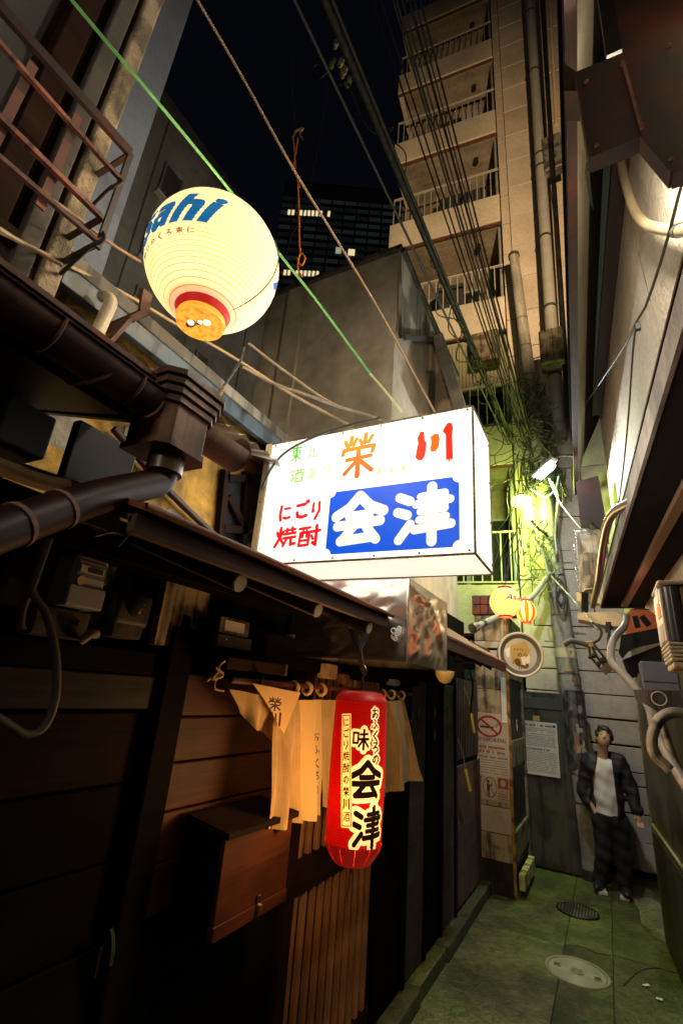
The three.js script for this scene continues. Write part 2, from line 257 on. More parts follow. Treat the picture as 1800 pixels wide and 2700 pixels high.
{ // cast-iron covers
  const mh = thing('manhole_cover', 'round cast iron manhole cover with two key slots in the paving', 'manhole cover'), c = V(-0.372, -0.002, -4.77), r = 0.218;
  obj('rim', lathe([[r - 0.022, 0], [r - 0.02, 0.01], [r - 0.004, 0.012], [r, 0.006], [r, -0.01]], 48, c), mat.iron, mh);
  obj('plate', lathe([[0.0001, 0.004], [r - 0.03, 0.004], [r - 0.024, 0.008], [r - 0.022, -0.01]], 48, c), mat.iron, mh);
  const em = part('emblem', mh);
  obj('emblem_ring', new THREE.TorusGeometry(0.042, 0.004, 6, 28).rotateX(Math.PI / 2).translate(c.x, c.y + 0.006, c.z), mat.iron, em);
  for (let k = 0; k < 3; k++) obj('emblem_loop', new THREE.TorusGeometry(0.014, 0.004, 6, 16).rotateX(Math.PI / 2).translate(c.x + 0.018 * Math.cos(k * 2.1 + 0.5), c.y + 0.006, c.z + 0.018 * Math.sin(k * 2.1 + 0.5)), mat.iron, em);
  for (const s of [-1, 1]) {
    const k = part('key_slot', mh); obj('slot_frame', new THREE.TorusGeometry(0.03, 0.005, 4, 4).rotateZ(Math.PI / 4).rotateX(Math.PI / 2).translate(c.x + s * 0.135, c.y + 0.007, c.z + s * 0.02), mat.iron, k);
    obj('slot_shade', bx(c.x + s * 0.135 - 0.016, c.x + s * 0.135 + 0.016, c.y + 0.001, c.y + 0.0058, c.z + s * 0.02 - 0.016, c.z + s * 0.02 + 0.016), mat.black, k);  // raised black block stands for the shade inside the slot
  }
  const studs = []; for (let a = 0; a < 34; a++) for (const q of [0.17, 0.155]) { const t = a / 34 * 6.2832 + q * 9, w = 0.006; if (Math.abs(Math.sin(t)) < 0.25) continue; studs.push(bx(-w, w, 0, 0.0018, -0.003, 0.003).rotateY(-t).translate(c.x + q * Math.cos(t), c.y + 0.004, c.z + q * Math.sin(t))); }
  obj('raised_marks', studs, mat.iron, mh);
  const gr = thing('drain_grate', 'dark round iron drain grate before the pole', 'grate'), d = V(-0.424, 0.003, -6.0), q = 0.185;
  obj('rim', lathe([[q - 0.014, 0], [q - 0.012, 0.007], [q, 0.007], [q, -0.01]], 40, d), mat.blackMetal, gr);
  obj('pit_shade', lathe([[0.0001, 0.002], [q - 0.012, 0.002]], 40, d), mat.black, gr);  // flat black disc stands for the shade below the bars
  for (let k = -6; k <= 6; k++) { const h = Math.sqrt(Math.max(0, (q - 0.012) ** 2 - (k * 0.026) ** 2)); if (h > 0.02) obj('bar', bx(d.x + k * 0.026 - 0.005, d.x + k * 0.026 + 0.005, d.y + 0.002, d.y + 0.008, d.z - h, d.z + h), mat.greyMetal, gr); }
  for (const [u, v, a, w, lb] of [[1702, 2598, 0.7, 0.05, 'thin torn strip of white paper on the paving by the manhole cover'], [1737, 2635, 0.1, 0.036, 'small crumpled square of white paper near the steel-clad wall']]) {
    const t = thing('paper_scrap', lb, 'litter', 'paper scraps on the paving'), c2 = Y(u, v, 0.006), g = new THREE.PlaneGeometry(w, 0.022, 5, 3), p = g.attributes.position; for (let i = 0; i < p.count; i++) p.setZ(i, rr(0, 0.005));
    g.rotateX(-Math.PI / 2).rotateY(a).translate(c2.x, 0.006, c2.z); g.computeVertexNormals(); obj('scrap', g, M(0.7, 0.68, 0.6, { side: THREE.DoubleSide }), t);
  }
}

// ---------- office tower far behind ----------
{
  const t = thing('office_tower', 'dark glass office tower with a few lit window rows in the distance', 'office tower');
  const az = 29 * Math.PI / 180, n = V(Math.sin(az), 0, Math.cos(az)), e = V(Math.cos(az), 0, -Math.sin(az)), D = 90, o = EYE.clone().addScaledVector(n, -D).setY(0);
  const loc = (u, v) => { const q = onPlane(u, v, o, n).sub(o); return [q.dot(e), q.y]; };
  const at = (x, y, z) => o.clone().addScaledVector(e, x).addScaledVector(n, z).setY(y);
  const [xl, yt] = loc(752, 480), [xr] = loc(1075, 500), box = (x0, x1, y0, y1, z0, z1) => bx(x0, x1, y0, y1, z0, z1).rotateY(az).translate(o.x, 0, o.z);
  obj('wall', box(xl, xr + 14, 0, yt, -22, 0), M(0.022, 0.026, 0.026, { roughness: 0.6 }), t);
  obj('roof_box', box(xl + 6, xr + 8, yt, yt + 5, -18, -4), M(0.02, 0.022, 0.024), t);
  obj('roof_rail', [box(xl + 1, xr + 12, yt + 1.2, yt + 1.4, -1.6, -1.4), box(xl + 1, xr + 12, yt + 2.2, yt + 2.4, -1.6, -1.4)], M(0.05, 0.05, 0.055), t);
  const cw = (xr - xl) / 10, [, yA] = loc(815, 567), [, yB] = loc(800, 726), [, yC] = loc(925, 671), rh = (yA - yB) / 8, rows = 15;
  const paneG = wuv(new THREE.BoxGeometry(cw * 0.9, rh * 0.5, 0.3)), dark = [0.006, 0.010, 0.004].map((k) => M(0.03, 0.04, 0.038, { roughness: 0.2, emissive: lin(0.8, 1, 0.9), emissiveIntensity: k }));  // faint glow added to the unlit panes to bring out the window grid
  const lit = M(0.5, 0.45, 0.3, { emissive: lin(1, 0.82, 0.42), emissiveIntensity: 0.85 }), lit2 = M(0.5, 0.45, 0.3, { emissive: lin(0.75, 0.9, 0.55), emissiveIntensity: 0.35 });
  for (let j = -2; j < rows; j++) for (let i = 0; i < 11; i++) {
    const y = yA - j * rh, x = xl + cw * (i + 0.5); if (y > yt - rh * 0.5) continue;
    const m = obj('window', paneG, dark[Math.floor(rnd() * 3)], t); m.position.copy(at(x, y, 0.1)); m.rotation.y = az;
    const sill = obj('spandrel', wuv(new THREE.BoxGeometry(cw, rh * 0.16, 0.5)), M(0.06, 0.062, 0.06), t); sill.position.copy(at(x, y - rh * 0.42, 0.1)); sill.rotation.y = az;
  }
  const strip = (u0, u1, v, k, h, m) => { for (let i = 0; i < k; i++) { if (k > 5 && (i === 2 || i === 9)) continue; const [x, y] = loc(mix(u0, u1, (i + 0.5) / k), v + 4 * i / k), w = obj('lit_window', wuv(new THREE.BoxGeometry((loc(u1, v)[0] - loc(u0, v)[0]) / k * 0.62, h, 0.3)), m, t); w.position.copy(at(x, y, 0.42)); w.rotation.y = az; } };
  strip(757, 872, 564, 11, rh * 0.62, lit); strip(746, 842, 722, 9, rh * 0.55, lit); strip(912, 940, 669, 1, rh * 0.7, lit); strip(880, 904, 664, 1, rh * 0.7, lit2);
}

// ---------- apartment block closing the alley ----------
{
  const t = thing('apartment_building', 'tall pale apartment block with stacked railed balconies and a panelled corner pier', 'building');
  const loc = (g) => g.rotateY(APA).translate(AP0.x, 0, AP0.z), box = (x0, x1, y0, y1, z0, z1) => loc(bx(x0, x1, y0, y1, z0, z1));
  obj('core', box(-2.5, 2.6, 0, 23, -6, -1.2), mat.ceiling, t);
  obj('backing', box(0.02, 1.75, 0, 23, -1.2, -0.03), mat.blackMetal, t);
  // facing panels of the pier: one row every 0.825 m, and narrow courses below
  const rowsY = []; for (let y = 2.87; y < 22; y += 0.825) rowsY.push([y, y + 0.825]);
  for (const y of [0.06, 0.35, 0.65, 0.95, 1.1, 1.4, 1.7, 1.99, 2.28, 2.57]) rowsY.push([y, y === 2.57 ? 2.87 : y === 0.95 ? 1.1 : y + (y < 1 ? 0.3 : 0.29)]);
  for (const [a, b] of rowsY) {
    const low = b < 2.9, cols = low ? [[0.02, 0.62], [0.62, 1.75]] : [[0.18, 0.98], [0.98, 1.75]];
    for (const [c, d] of cols) obj('facing_panel', loc(rbx(c + 0.006, d - 0.006, a + 0.007, b - 0.007, -0.03, rr(-0.004, 0.004), 0.008)), rnd() < 0.3 ? mat.panel2 : mat.panel, t);
    if (!low) obj('facing_panel', loc(rbx(0.02, 0.176, a - 0.14, b - 0.155, -0.05, -0.022, 0.006)), mat.panel2, t);
  }
  // balconies, one per storey
  const glassM = mat.darkGlass, ex = { ac: 0 };
  for (let k = 0; k < 7; k++) {
    const yb = 2.72 + 2.795 * k, yt = yb + 0.75, left = k >= 2 ? -2.4 : -1.9, bal = part('balcony', t);
    obj('parapet', loc(rbx(left, 0.0, yb, yt, -0.12, 0.005, 0.01)), mat.band, bal);
    obj('parapet_end', loc(rbx(left, left + 0.12, yb, yt, -1.2, -0.125, 0.01)), mat.band, bal);
    obj('floor_slab', box(left + 0.13, 0.0, yb + 0.02, yb + 0.16, -1.2, -0.125), mat.ceiling, bal);
    obj('drip_edge', box(left + 0.002, 0, yb - 0.03, yb - 0.002, -0.09, -0.03), mat.rust, bal);
    const rail = part('railing', bal), y2 = yt + 0.88;
    obj('top_rail', box(left + 0.05, 0, y2 - 0.03, y2, -0.08, -0.04), mat.railPaint, bal);
    obj('bottom_rail', box(left + 0.05, 0, yt + 0.04, yt + 0.065, -0.075, -0.045), mat.railPaint, bal);
    bal.remove(rail);
    const gB = loc(bx(-0.009, 0.009, yt + 0.065, y2 - 0.03, -0.069, -0.051)), step = 0.145;
    for (let x = left + 0.06; x < -0.02; x += step) { const b = obj('baluster', gB, mat.railPaint, bal); b.position.set(APX.x * x, 0, APX.z * x); }
    // glazed doors behind
    for (let x = left + 0.2; x < -0.5; x += 0.85) { const w = obj('window', box(x, x + 0.78, yb + 0.2, yb + 2.2, -1.2, -1.17), glassM, bal); obj('frame', [box(x - 0.03, x, yb + 0.2, yb + 2.2, -1.19, -1.15), box(x + 0.78, x + 0.81, yb + 0.2, yb + 2.2, -1.19, -1.15), box(x - 0.03, x + 0.81, yb + 2.2, yb + 2.24, -1.19, -1.15)], mat.greyPaint, bal); }
    if (k === 3 || k === 4) { obj('air_conditioner', loc(rbx(-0.85, -0.1, yb + 0.17, yb + 0.72, -0.55, -0.2, 0.02)), mat.greyPaint, bal); obj('laundry', loc(rbx(-0.8, -0.35, yt + 0.05, yt + 0.8, -0.4, -0.3, 0.04)), k === 4 ? M(0.35, 0.33, 0.36) : M(0.05, 0.05, 0.06), bal); }
    if (k > 1) { obj('storage_box', loc(rbx(left + 0.3, left + 0.85, yt - 0.2, yt + 0.55, -0.9, -0.5, 0.03)), M(0.3, 0.2, 0.1), bal); obj('hanging_cloth', loc(rbx(-1.4, -0.85, yt + 0.35, yt + 1.25, -0.7, -0.62, 0.03)), M(0.03, 0.03, 0.035), bal); }
    obj('vent_pipe', cyl(ap(-0.5, yb + 0.01, -0.5), ap(-0.5, yb - 0.1, -0.5), 0.06), mat.black, bal);
    obj('down_pipe', cyl(ap(-0.04, yt, -0.2), ap(-0.04, yb + 2.79, -0.2), 0.035), mat.greyPaint, bal);
  }
  obj('side_wall', box(-2.5, -2.41, 0, 23, -6, -1.2), mat.conc, t);
  // corrugated infill between the second and third storeys
  const cw = part('corrugated_screen', t);
  for (let x = -1.3; x < -0.02; x += 0.062) obj('rib', loc(bx(x, x + 0.045, 7.15, 8.2, -0.1, -0.07)), M(0.26, 0.24, 0.15, { roughness: 0.6 }), cw);
  obj('sheet', box(-1.35, 0, 7.12, 8.25, -0.12, -0.1), M(0.26, 0.24, 0.15), cw);
  for (const [u, v] of [[1280, 910]]) { const q = A(u, v, 0.1); obj('meter_cabinet', rbx(q.x - 0.24, q.x + 0.24, q.y - 0.45, q.y + 0.2, q.z - 0.1, q.z + 0.15, 0.02), M(0.2, 0.17, 0.12, { tx: 'grime', s: 2 }), t); }
  // ground floor beside the pier
  obj('ground_wall', box(-2.4, 0.0, 0, 2.6, -0.9, -0.75), M(0.06, 0.07, 0.05), t);
  const wf = part('window', t); obj('pane', box(-0.42, -0.06, 1.55, 2.5, -0.56, -0.54), glassM, wf);
  for (const x of [-0.46, -0.25, -0.04]) obj('window_frame', box(x - 0.02, x + 0.02, 1.5, 2.55, -0.54, -0.5), mat.mint, wf);
  for (const y of [1.52, 2.0, 2.53]) obj('window_frame', box(-0.44, -0.06, y - 0.02, y + 0.02, -0.545, -0.505), mat.mint, wf);
}
{ // drain pipes down the pier
  const t = thing('drainpipe', 'thick grey drainpipe with clamps running down beside the panelled pier', 'pipe'), p0 = Z(1470, 1125, -7.15), p1 = Z(1395, 0, -7.15), d = p1.clone().sub(p0);
  p1.copy(p0).addScaledVector(d, 1.2); obj('pipe', cyl(p0, p1, 0.095, 0.095, 20), mat.greyPaint, t);
  for (const f of [0.08, 0.2, 0.34, 0.5, 0.53, 0.76, 0.95]) { const q = p0.clone().addScaledVector(d, f); obj('clamp', cyl(q, q.clone().addScaledVector(d, 0.004), 0.106, 0.106, 20), mat.darkCable, t); }
  obj('box', rbx(p0.x + d.x * 0.52 + 0.05, p0.x + d.x * 0.52 + 0.4, p0.y + d.y * 0.48, p0.y + d.y * 0.56, p0.z - 0.1, p0.z + 0.1, 0.02), mat.greyMetal, t);
  obj('outlet_hopper', cyl(p0.clone().add(V(0, -0.28, 0)), p0, 0.1, 0.16, 20), mat.greyMetal, t);
  const c = thing('conduit', 'slim conduit beside the thick grey drainpipe', 'pipe'), a = Z(1448, 0, -6.9), b = Z(1466, 330, -6.9); obj('pipe', cyl(a.clone().lerp(b, -0.4), b, 0.035, 0.035), mat.creamPipe, c);
  const e = thing('conduit', 'dark cable conduit fixed along the drainpipe', 'pipe'), f0 = Z(1428, 0, -7.0), f1 = Z(1500, 1130, -7.0); obj('pipe', cyl(f0.clone().lerp(f1, -0.1), f1, 0.045), mat.blackMetal, e);
}

// ---------- stained concrete building over the shops ----------
{
  const t = thing('concrete_building', 'blank stained concrete building with a weathered parapet behind the lit box sign', 'building'), z = -3.3, pts = [[1050, 668], [1050, 1100], [700, 1180], [300, 1290], [300, 905]].map(([u, v]) => Z(u, v, z));
  const xr = -1.42, yt = 5.95; obj('wall', bx(-8, xr, 2.6, yt, z - 2.2, z), mat.stained, t);
  obj('coping', rbx(-8.05, xr + 0.04, yt, yt + 0.06, z - 2.2, z + 0.04, 0.01), M(0.07, 0.06, 0.045, { tx: 'grime', s: 2 }), t);
  obj('pilaster', bx(-2.72, -2.5, 2.6, yt - 0.02, z, z + 0.035), mat.stained, t);
  obj('ledge', rbx(-6, xr - 0.15, 3.62, 3.68, z, z + 0.05, 0.008), mat.conc, t);
  const a = V(xr, yt - 0.02, z + 0.02), b = X(1150, 900, xr), c = X(1050, 893, xr); obj('parapet_side', plate([a, b, c].map((p) => p.clone().setX(xr + 0.035)), V(-0.03, 0, 0)), mat.pale, t);
  obj('parapet_edge', bar(a.clone().setX(xr + 0.05), b.clone().setX(xr + 0.05), 0.05, 0.06), M(0.06, 0.055, 0.04, { tx: 'grime', s: 3 }), t);
  obj('joint', bar(c.clone().setX(xr + 0.06), b.clone().setX(xr + 0.06), 0.035, 0.05), M(0.05, 0.05, 0.04), t);
  const q = [[1052, 905], [1150, 895], [1222, 1130], [1062, 1150]].map(([u, v]) => Z(u, v, -4.3)); obj('stair_underside', plate(q, V(0, 0, -0.12)), M(0.4, 0.32, 0.22, { tx: 'grime', s: 0.6 }), t);
  obj('stair_edge', bar(q[1].clone().add(V(0.03, 0, 0.04)), q[2].clone().add(V(0.03, 0, 0.04)), 0.07, 0.12), mat.conc, t);
  obj('pipe', tube([Z(1055, 985, -4.22), Z(1140, 980, -4.22)], 0.012), mat.darkCable, t);
  obj('hook', tube([Z(1082, 990, -4.2), Z(1086, 1012, -4.2), Z(1098, 1015, -4.2)], 0.008), mat.darkCable, t);
}
// ---------- timber bar front ----------
const WX = -1.28;
{
  const t = thing('bar_front', 'dark timber bar front with lattice entrance and shallow tiled eave', 'bar front');
  obj('wall', bx(-1.75, -1.33, 0.06, 2.24, 1.4, -2.15), mat.blackWood, t); obj('wall', bx(-1.75, -1.33, 0.06, 2.24, -3.055, -3.7), mat.blackWood, t); obj('wall', bx(-1.75, -1.33, 1.87, 2.24, -2.151, -3.054), mat.blackWood, t);
  // weathered boards and plank cladding, near end
  obj('weathered_board', rbx(-1.33, WX + 0.004, 1.69, 1.786, 1.3, -1.18, 0.006), mat.greyWood, t);
  obj('weathered_board', rbx(-1.33, WX, 1.79, 1.86, 1.3, -1.18, 0.006), mat.blackWood, t);
  for (let k = 0; k < 8; k++) obj('plank', rbx(-1.33, WX - 0.012 + rr(-0.003, 0.003), 0.1 + k * 0.198, 0.292 + k * 0.198, 1.3, -1.18, 0.006), k > 6 ? mat.darkWood : mat.blackWood, t);
  obj('post', rbx(-1.34, WX + 0.03, 0.06, 1.95, -1.185, -1.29, 0.008), mat.blackWood, t);
  for (let k = 0; k < 5; k++) obj('wall_board', rbx(-1.33, WX - 0.01 + rr(-0.002, 0.002), 1.1 + k * 0.142, 1.236 + k * 0.142, -1.295, -2.07, 0.005), mat.redWood, t);
  obj('lower_panel', rbx(-1.33, WX - 0.006, 0.1, 1.095, -1.295, -2.07, 0.006), mat.blackWood, t);
  obj('lintel', rbx(-1.33, WX + 0.04, 1.86, 2.0, -1.295, -3.7, 0.008), mat.blackWood, t);
  obj('transom', rbx(-1.33, WX - 0.02, 2.0, 2.24, -1.2, -3.7, 0.004), mat.blackWood, t);
  obj('door_post', rbx(-1.33, WX + 0.02, 0.06, 1.86, -2.075, -2.15, 0.006), mat.darkWood, t);
  obj('door_post', rbx(-1.33, WX + 0.02, 0.06, 1.86, -3.06, -3.14, 0.006), mat.blackWood, t);
  obj('disc_ornament', cyl(X(770, 1700, WX + 0.01), X(770, 1700, WX + 0.03), 0.05, 0.045, 20), M(0.12, 0.08, 0.05, { tx: 'grime', s: 6 }), t);
  // boarded panels beyond the door
  for (let k = 0; k < 4; k++) {
    const z0 = -3.15 - k * 0.42, p = part('panel', t); obj('board', rbx(-1.34, WX, 0.1, 1.9, z0, z0 - 0.4, 0.008), k % 2 ? M(0.05, 0.045, 0.04, { tx: 'wood', s: 1 }) : mat.blackWood, p); obj('stile', rbx(-1.3, WX + 0.018, 0.1, 1.9, z0 - 0.395, z0 - 0.43, 0.004), mat.blackWood, p);
    if (k > 0) for (const y of [1.67, 1.5]) obj('diamond_cutout_shade', plate([V(WX + 0.002, y + 0.055, z0 - 0.2), V(WX + 0.002, y, z0 - 0.215 - 0.025), V(WX + 0.002, y - 0.055, z0 - 0.2), V(WX + 0.002, y, z0 - 0.16)], V(0.004, 0, 0)), mat.black, p);  // black plates painted in for the dark of diamond cut-outs
  }
  obj('gable_wall', bx(-1.75, -1.345, 0.06, 2.6, -3.72, -5.5), mat.blackWood, t);
  // lower eave
  const ev = part('eave', t), ex = -0.76, ey = 2.062, z0 = -0.56, z1 = -1.82;
  const sl = [V(ex, ey, z0), V(ex, ey, z1), V(-1.33, ey + 0.2, z1), V(-1.33, ey + 0.2, z0)];
  obj('soffit_boards', plate(sl, V(0, 0.014, 0)), mat.soffit, ev);
  obj('roof_sheet', plate(sl.map((p) => p.clone().add(V(p.x > -1 ? 0.03 : 0, 0.02, 0))), V(0, 0.012, 0)), mat.rust, ev);
  obj('fascia', rbx(ex - 0.012, ex + 0.012, ey - 0.022, ey + 0.016, z0, z1, 0.004), mat.soffit, ev);
  obj('gutter_edge', tube([V(ex + 0.03, ey + 0.028, z0), V(ex + 0.03, ey + 0.03, -1), V(ex + 0.03, ey + 0.026, z1)], 0.008, 20, 6), mat.rust, ev);
  obj('end_board', plate([V(ex, ey - 0.02, z1), V(ex, ey + 0.03, z1), V(-1.33, ey + 0.23, z1), V(-1.33, ey + 0.16, z1)], V(0, 0, -0.02)), mat.darkWood, ev);
  for (const z of [-0.905, -1.289, -1.677]) { obj('rafter', cyl(V(ex - 0.012, ey - 0.04, z), V(-1.33, ey + 0.16, z), 0.022, 0.028, 16), mat.soffit, ev); obj('rafter_end', cyl(V(ex - 0.011, ey - 0.0405, z), V(ex - 0.006, ey - 0.042, z), 0.0225, 0.0215, 16), M(0.5, 0.44, 0.33), ev); }
  obj('beam', rbx(-1.32, WX + 0.09, 2.09, 2.15, z0, z1, 0.006), mat.blackWood, ev);
  // second eave beyond the steel hood
  const e2 = part('eave', t), s2 = [V(-0.83, 2.1, -2.75), V(-0.83, 2.1, -4.9), V(-1.4, 2.42, -4.9), V(-1.4, 2.42, -2.75)];
  obj('soffit_boards', plate(s2, V(0, 0.02, 0)), mat.soffit, e2); obj('fascia', bar(V(-0.82, 2.1, -2.75), V(-0.82, 2.1, -4.9), 0.03, 0.07), mat.redWood, e2); obj('roof_sheet', plate(s2.map((p) => p.clone().add(V(0.03, 0.03, 0))), V(0, 0.015, 0)), mat.rust, e2);
  for (let z = -2.9; z > -4.9; z -= 0.4) obj('rafter', bar(V(-0.86, 2.07, z), V(-1.34, 2.34, z), 0.035, 0.05), mat.darkWood, e2);
}
{ // lattice door
  const t = thing('lattice_door', 'sliding lattice door with upright wooden slats under the hanging curtain', 'door');
  obj('inner_screen', bx(-1.9, -1.88, 0.06, 1.86, -2.1, -3.1), mat.slatWood, t);
  obj('bottom_rail', rbx(-1.31, WX + 0.008, 0.1, 0.22, -2.155, -3.05, 0.004), mat.darkWood, t);
  obj('middle_rail', rbx(-1.31, WX + 0.006, 0.93, 1.07, -2.155, -3.05, 0.004), mat.darkWood, t);
  const up = wuv(new RoundedBoxGeometry(0.022, 0.78, 0.034, 1, 0.003), true), lo = wuv(new RoundedBoxGeometry(0.022, 0.7, 0.034, 1, 0.003), true), sm = [mat.slatWood, M(0.34, 0.16, 0.065, { tx: 'wood', s: 2, roughness: 0.6 })];
  for (let k = 0; k < 11; k++) { const z = -2.2 - k * 0.0795; obj('slat', up, sm[k % 2], t).position.set(WX - 0.012, 1.46, z); obj('slat', lo, sm[(k + 1) % 2], t).position.set(WX - 0.012, 0.575, z); }
}
{ // menu cabinet
  const t = thing('menu_cabinet', 'closed wooden wall cabinet with a small latch beside the lattice door', 'cabinet');
  const z0 = -1.42, z1 = -1.8, xf = -1.1; obj('body', rbx(-1.275, xf - 0.02, 1.09, 1.33, z0, z1, 0.006), mat.blackWood, t);
  obj('front_board', rbx(xf - 0.018, xf, 1.075, 1.325, z0 + 0.006, z1 - 0.006, 0.005), mat.redWood, t);
  obj('lower_rail', rbx(xf - 0.02, xf + 0.004, 1.06, 1.1, z0 + 0.008, z1 - 0.008, 0.004), mat.redWood, t);
  obj('lid', plate([V(-1.27, 1.37, z0 + 0.015), V(xf + 0.02, 1.345, z0 + 0.015), V(xf + 0.02, 1.345, z1 - 0.015), V(-1.27, 1.37, z1 - 0.015)], V(0, -0.018, 0)), mat.darkWood, t);
  const lt = part('latch', t), q = X(681, 2376, xf + 0.006); obj('hasp', rbx(q.x - 0.002, q.x + 0.005, q.y - 0.018, q.y + 0.018, q.z - 0.007, q.z + 0.007, 0.002), mat.chrome, lt); obj('padlock', rbx(q.x, q.x + 0.014, q.y - 0.026, q.y - 0.006, q.z - 0.009, q.z + 0.009, 0.003), M(0.5, 0.36, 0.12, { metalness: 1, roughness: 0.35 }), lt);
}
{ // noren
  const t = thing('door_curtain', 'ochre split door curtain with a folded-over corner on a bamboo rod', 'curtain'), rx = -1.13, ry = 1.795;
  obj('rod', cyl(V(rx, ry, -1.36), V(rx, ry + 0.002, -3.18), 0.011, 0.011, 10), mat.redWood, t);
  for (const z of [-1.5, -3.05]) obj('bracket', tube([V(WX + 0.03, ry + 0.03, z), V(rx + 0.02, ry + 0.03, z), V(rx + 0.02, ry - 0.01, z)], 0.005, 12, 6), mat.blackMetal, t);
  const norenT = canvas(512, 512, (g) => { g.fillStyle = '#fff'; g.fillRect(0, 0, 512, 512); g.lineCap = g.lineJoin = 'round'; g.strokeStyle = '#1a120a'; glyph(g, K.ei, 160, 110, 170, 150); glyph(g, K.sen, 190, 275, 150, 150); });
  const sideT = canvas(256, 1024, (g) => { g.fillStyle = '#fff'; g.fillRect(0, 0, 256, 1024); g.lineCap = g.lineJoin = 'round'; g.strokeStyle = '#241708'; glyph(g, K.o, 150, 300, 70, 80); glyph(g, K.fu, 150, 420, 70, 80); glyph(g, K.ku, 150, 540, 70, 80); glyph(g, K.ro, 150, 650, 70, 80); glyph(g, K.no, 150, 770, 70, 90); glyph(g, K.aji, 150, 880, 80, 90); });
  function cloth(name, a, b, c, d, folds, amp, m, nx = 26, ny = 20) { // a,b along the top, d,c along the bottom
    const g = new THREE.PlaneGeometry(1, 1, nx, ny), p = g.attributes.position, uv = g.attributes.uv, n = b.clone().sub(a).cross(d.clone().sub(a)).normalize(), w = a.distanceTo(b), h = a.distanceTo(d);
    for (let i = 0; i < p.count; i++) { const s = p.getX(i) + 0.5, q = 0.5 - p.getY(i), k = a.clone().lerp(b, s).lerp(d.clone().lerp(c, s), q); k.addScaledVector(n, amp * (0.25 + q) * (Math.sin(s * folds * 6.28 + q * 1.3) + 0.45 * Math.sin(s * folds * 13 + 2 + q * 2) + 0.5 * Math.sin(q * 5 + s * 3 + folds * 9))); k.y += 0.006 * Math.sin(s * 9 + folds) * q; p.setXYZ(i, k.x, k.y, k.z); if (!m.userData.unit) uv.setXY(i, s * w, (1 - q) * h); }
    g.computeVertexNormals(); return obj(name, g, m, t);
  }
  const loop = (p) => obj('loop', new THREE.TorusGeometry(0.022, 0.007, 5, 14).scale(1, 1, 1.8).rotateY(Math.PI / 2 * 0).translate(p.x, p.y - 0.008, p.z), mat.noren, t);
  const Q = (u, v, x = rx) => X(u, v, x), prt = (tx, o = {}) => { const m = M(0.72, 0.48, 0.19, { phys: true, roughness: 1, transmission: 0.35, thickness: 0, side: THREE.DoubleSide, ...o }); m.map = tx; m.userData.unit = 1; return m; };
  cloth('cloth_panel', Q(606, 1818), Q(740, 1840), Q(728, 1965, -1.16), Q(640, 1890, -1.16), 1.6, 0.014, mat.norenDark);
  cloth('cloth_panel', Q(728, 1850), Q(790, 1846), Q(782, 2166, -1.1), Q(714, 2192, -1.08), 1.5, 0.02, mat.norenDark);
  cloth('cloth_panel', Q(788, 1846), Q(852, 1845), Q(853, 2148, -1.12), Q(779, 2166, -1.1), 1.3, 0.018, prt(sideT));
  cloth('cloth_panel', Q(851, 1845), Q(925, 1848), Q(915, 2126, -1.13), Q(852, 2132, -1.12), 1.4, 0.016, mat.noren);
  cloth('cloth_panel', Q(935, 1852), Q(1004, 1855), Q(1020, 2100, -1.13), Q(955, 2120, -1.13), 1.2, 0.01, mat.noren);
  cloth('cloth_panel', Q(1000, 1850), Q(1064, 1846), Q(1104, 2056, -1.1), Q(1018, 2096, -1.1), 1.5, 0.02, mat.noren);
  { // folded-over corner with the name of the sake
    const a = Q(666, 1802, -1.1), b = Q(790, 1826, -1.1), c = Q(752, 1936, -1.09), g = new THREE.BufferGeometry(), N = 10, pos = [], uv = [], P = (i, j) => { const s = i / N, q = j / N, k = a.clone().multiplyScalar(1 - s - q).addScaledVector(b, s).addScaledVector(c, q); k.x += 0.006 * Math.sin(s * 7 + q * 5); return [k, s + q * 0.75, 1 - q]; };
    for (let i = 0; i < N; i++) for (let j = 0; j < N - i; j++) for (const tr of i + j < N - 1 ? [[[i, j], [i, j + 1], [i + 1, j]], [[i + 1, j], [i, j + 1], [i + 1, j + 1]]] : [[[i, j], [i, j + 1], [i + 1, j]]]) for (const [x, y] of tr) { const [k, s, q] = P(x, y); pos.push(k.x, k.y, k.z); uv.push(s, q); }
    g.setAttribute('position', new THREE.Float32BufferAttribute(pos, 3)); g.setAttribute('uv', new THREE.Float32BufferAttribute(uv, 2)); g.computeVertexNormals(); obj('folded_corner', g, prt(norenT), t);
  }
  for (const [u, v] of [[808, 1832], [846, 1836], [1008, 1832], [1032, 1832], [1058, 1832], [772, 1834]]) { const p = Q(u, v); p.y = ry - 0.002; loop(p); }
}

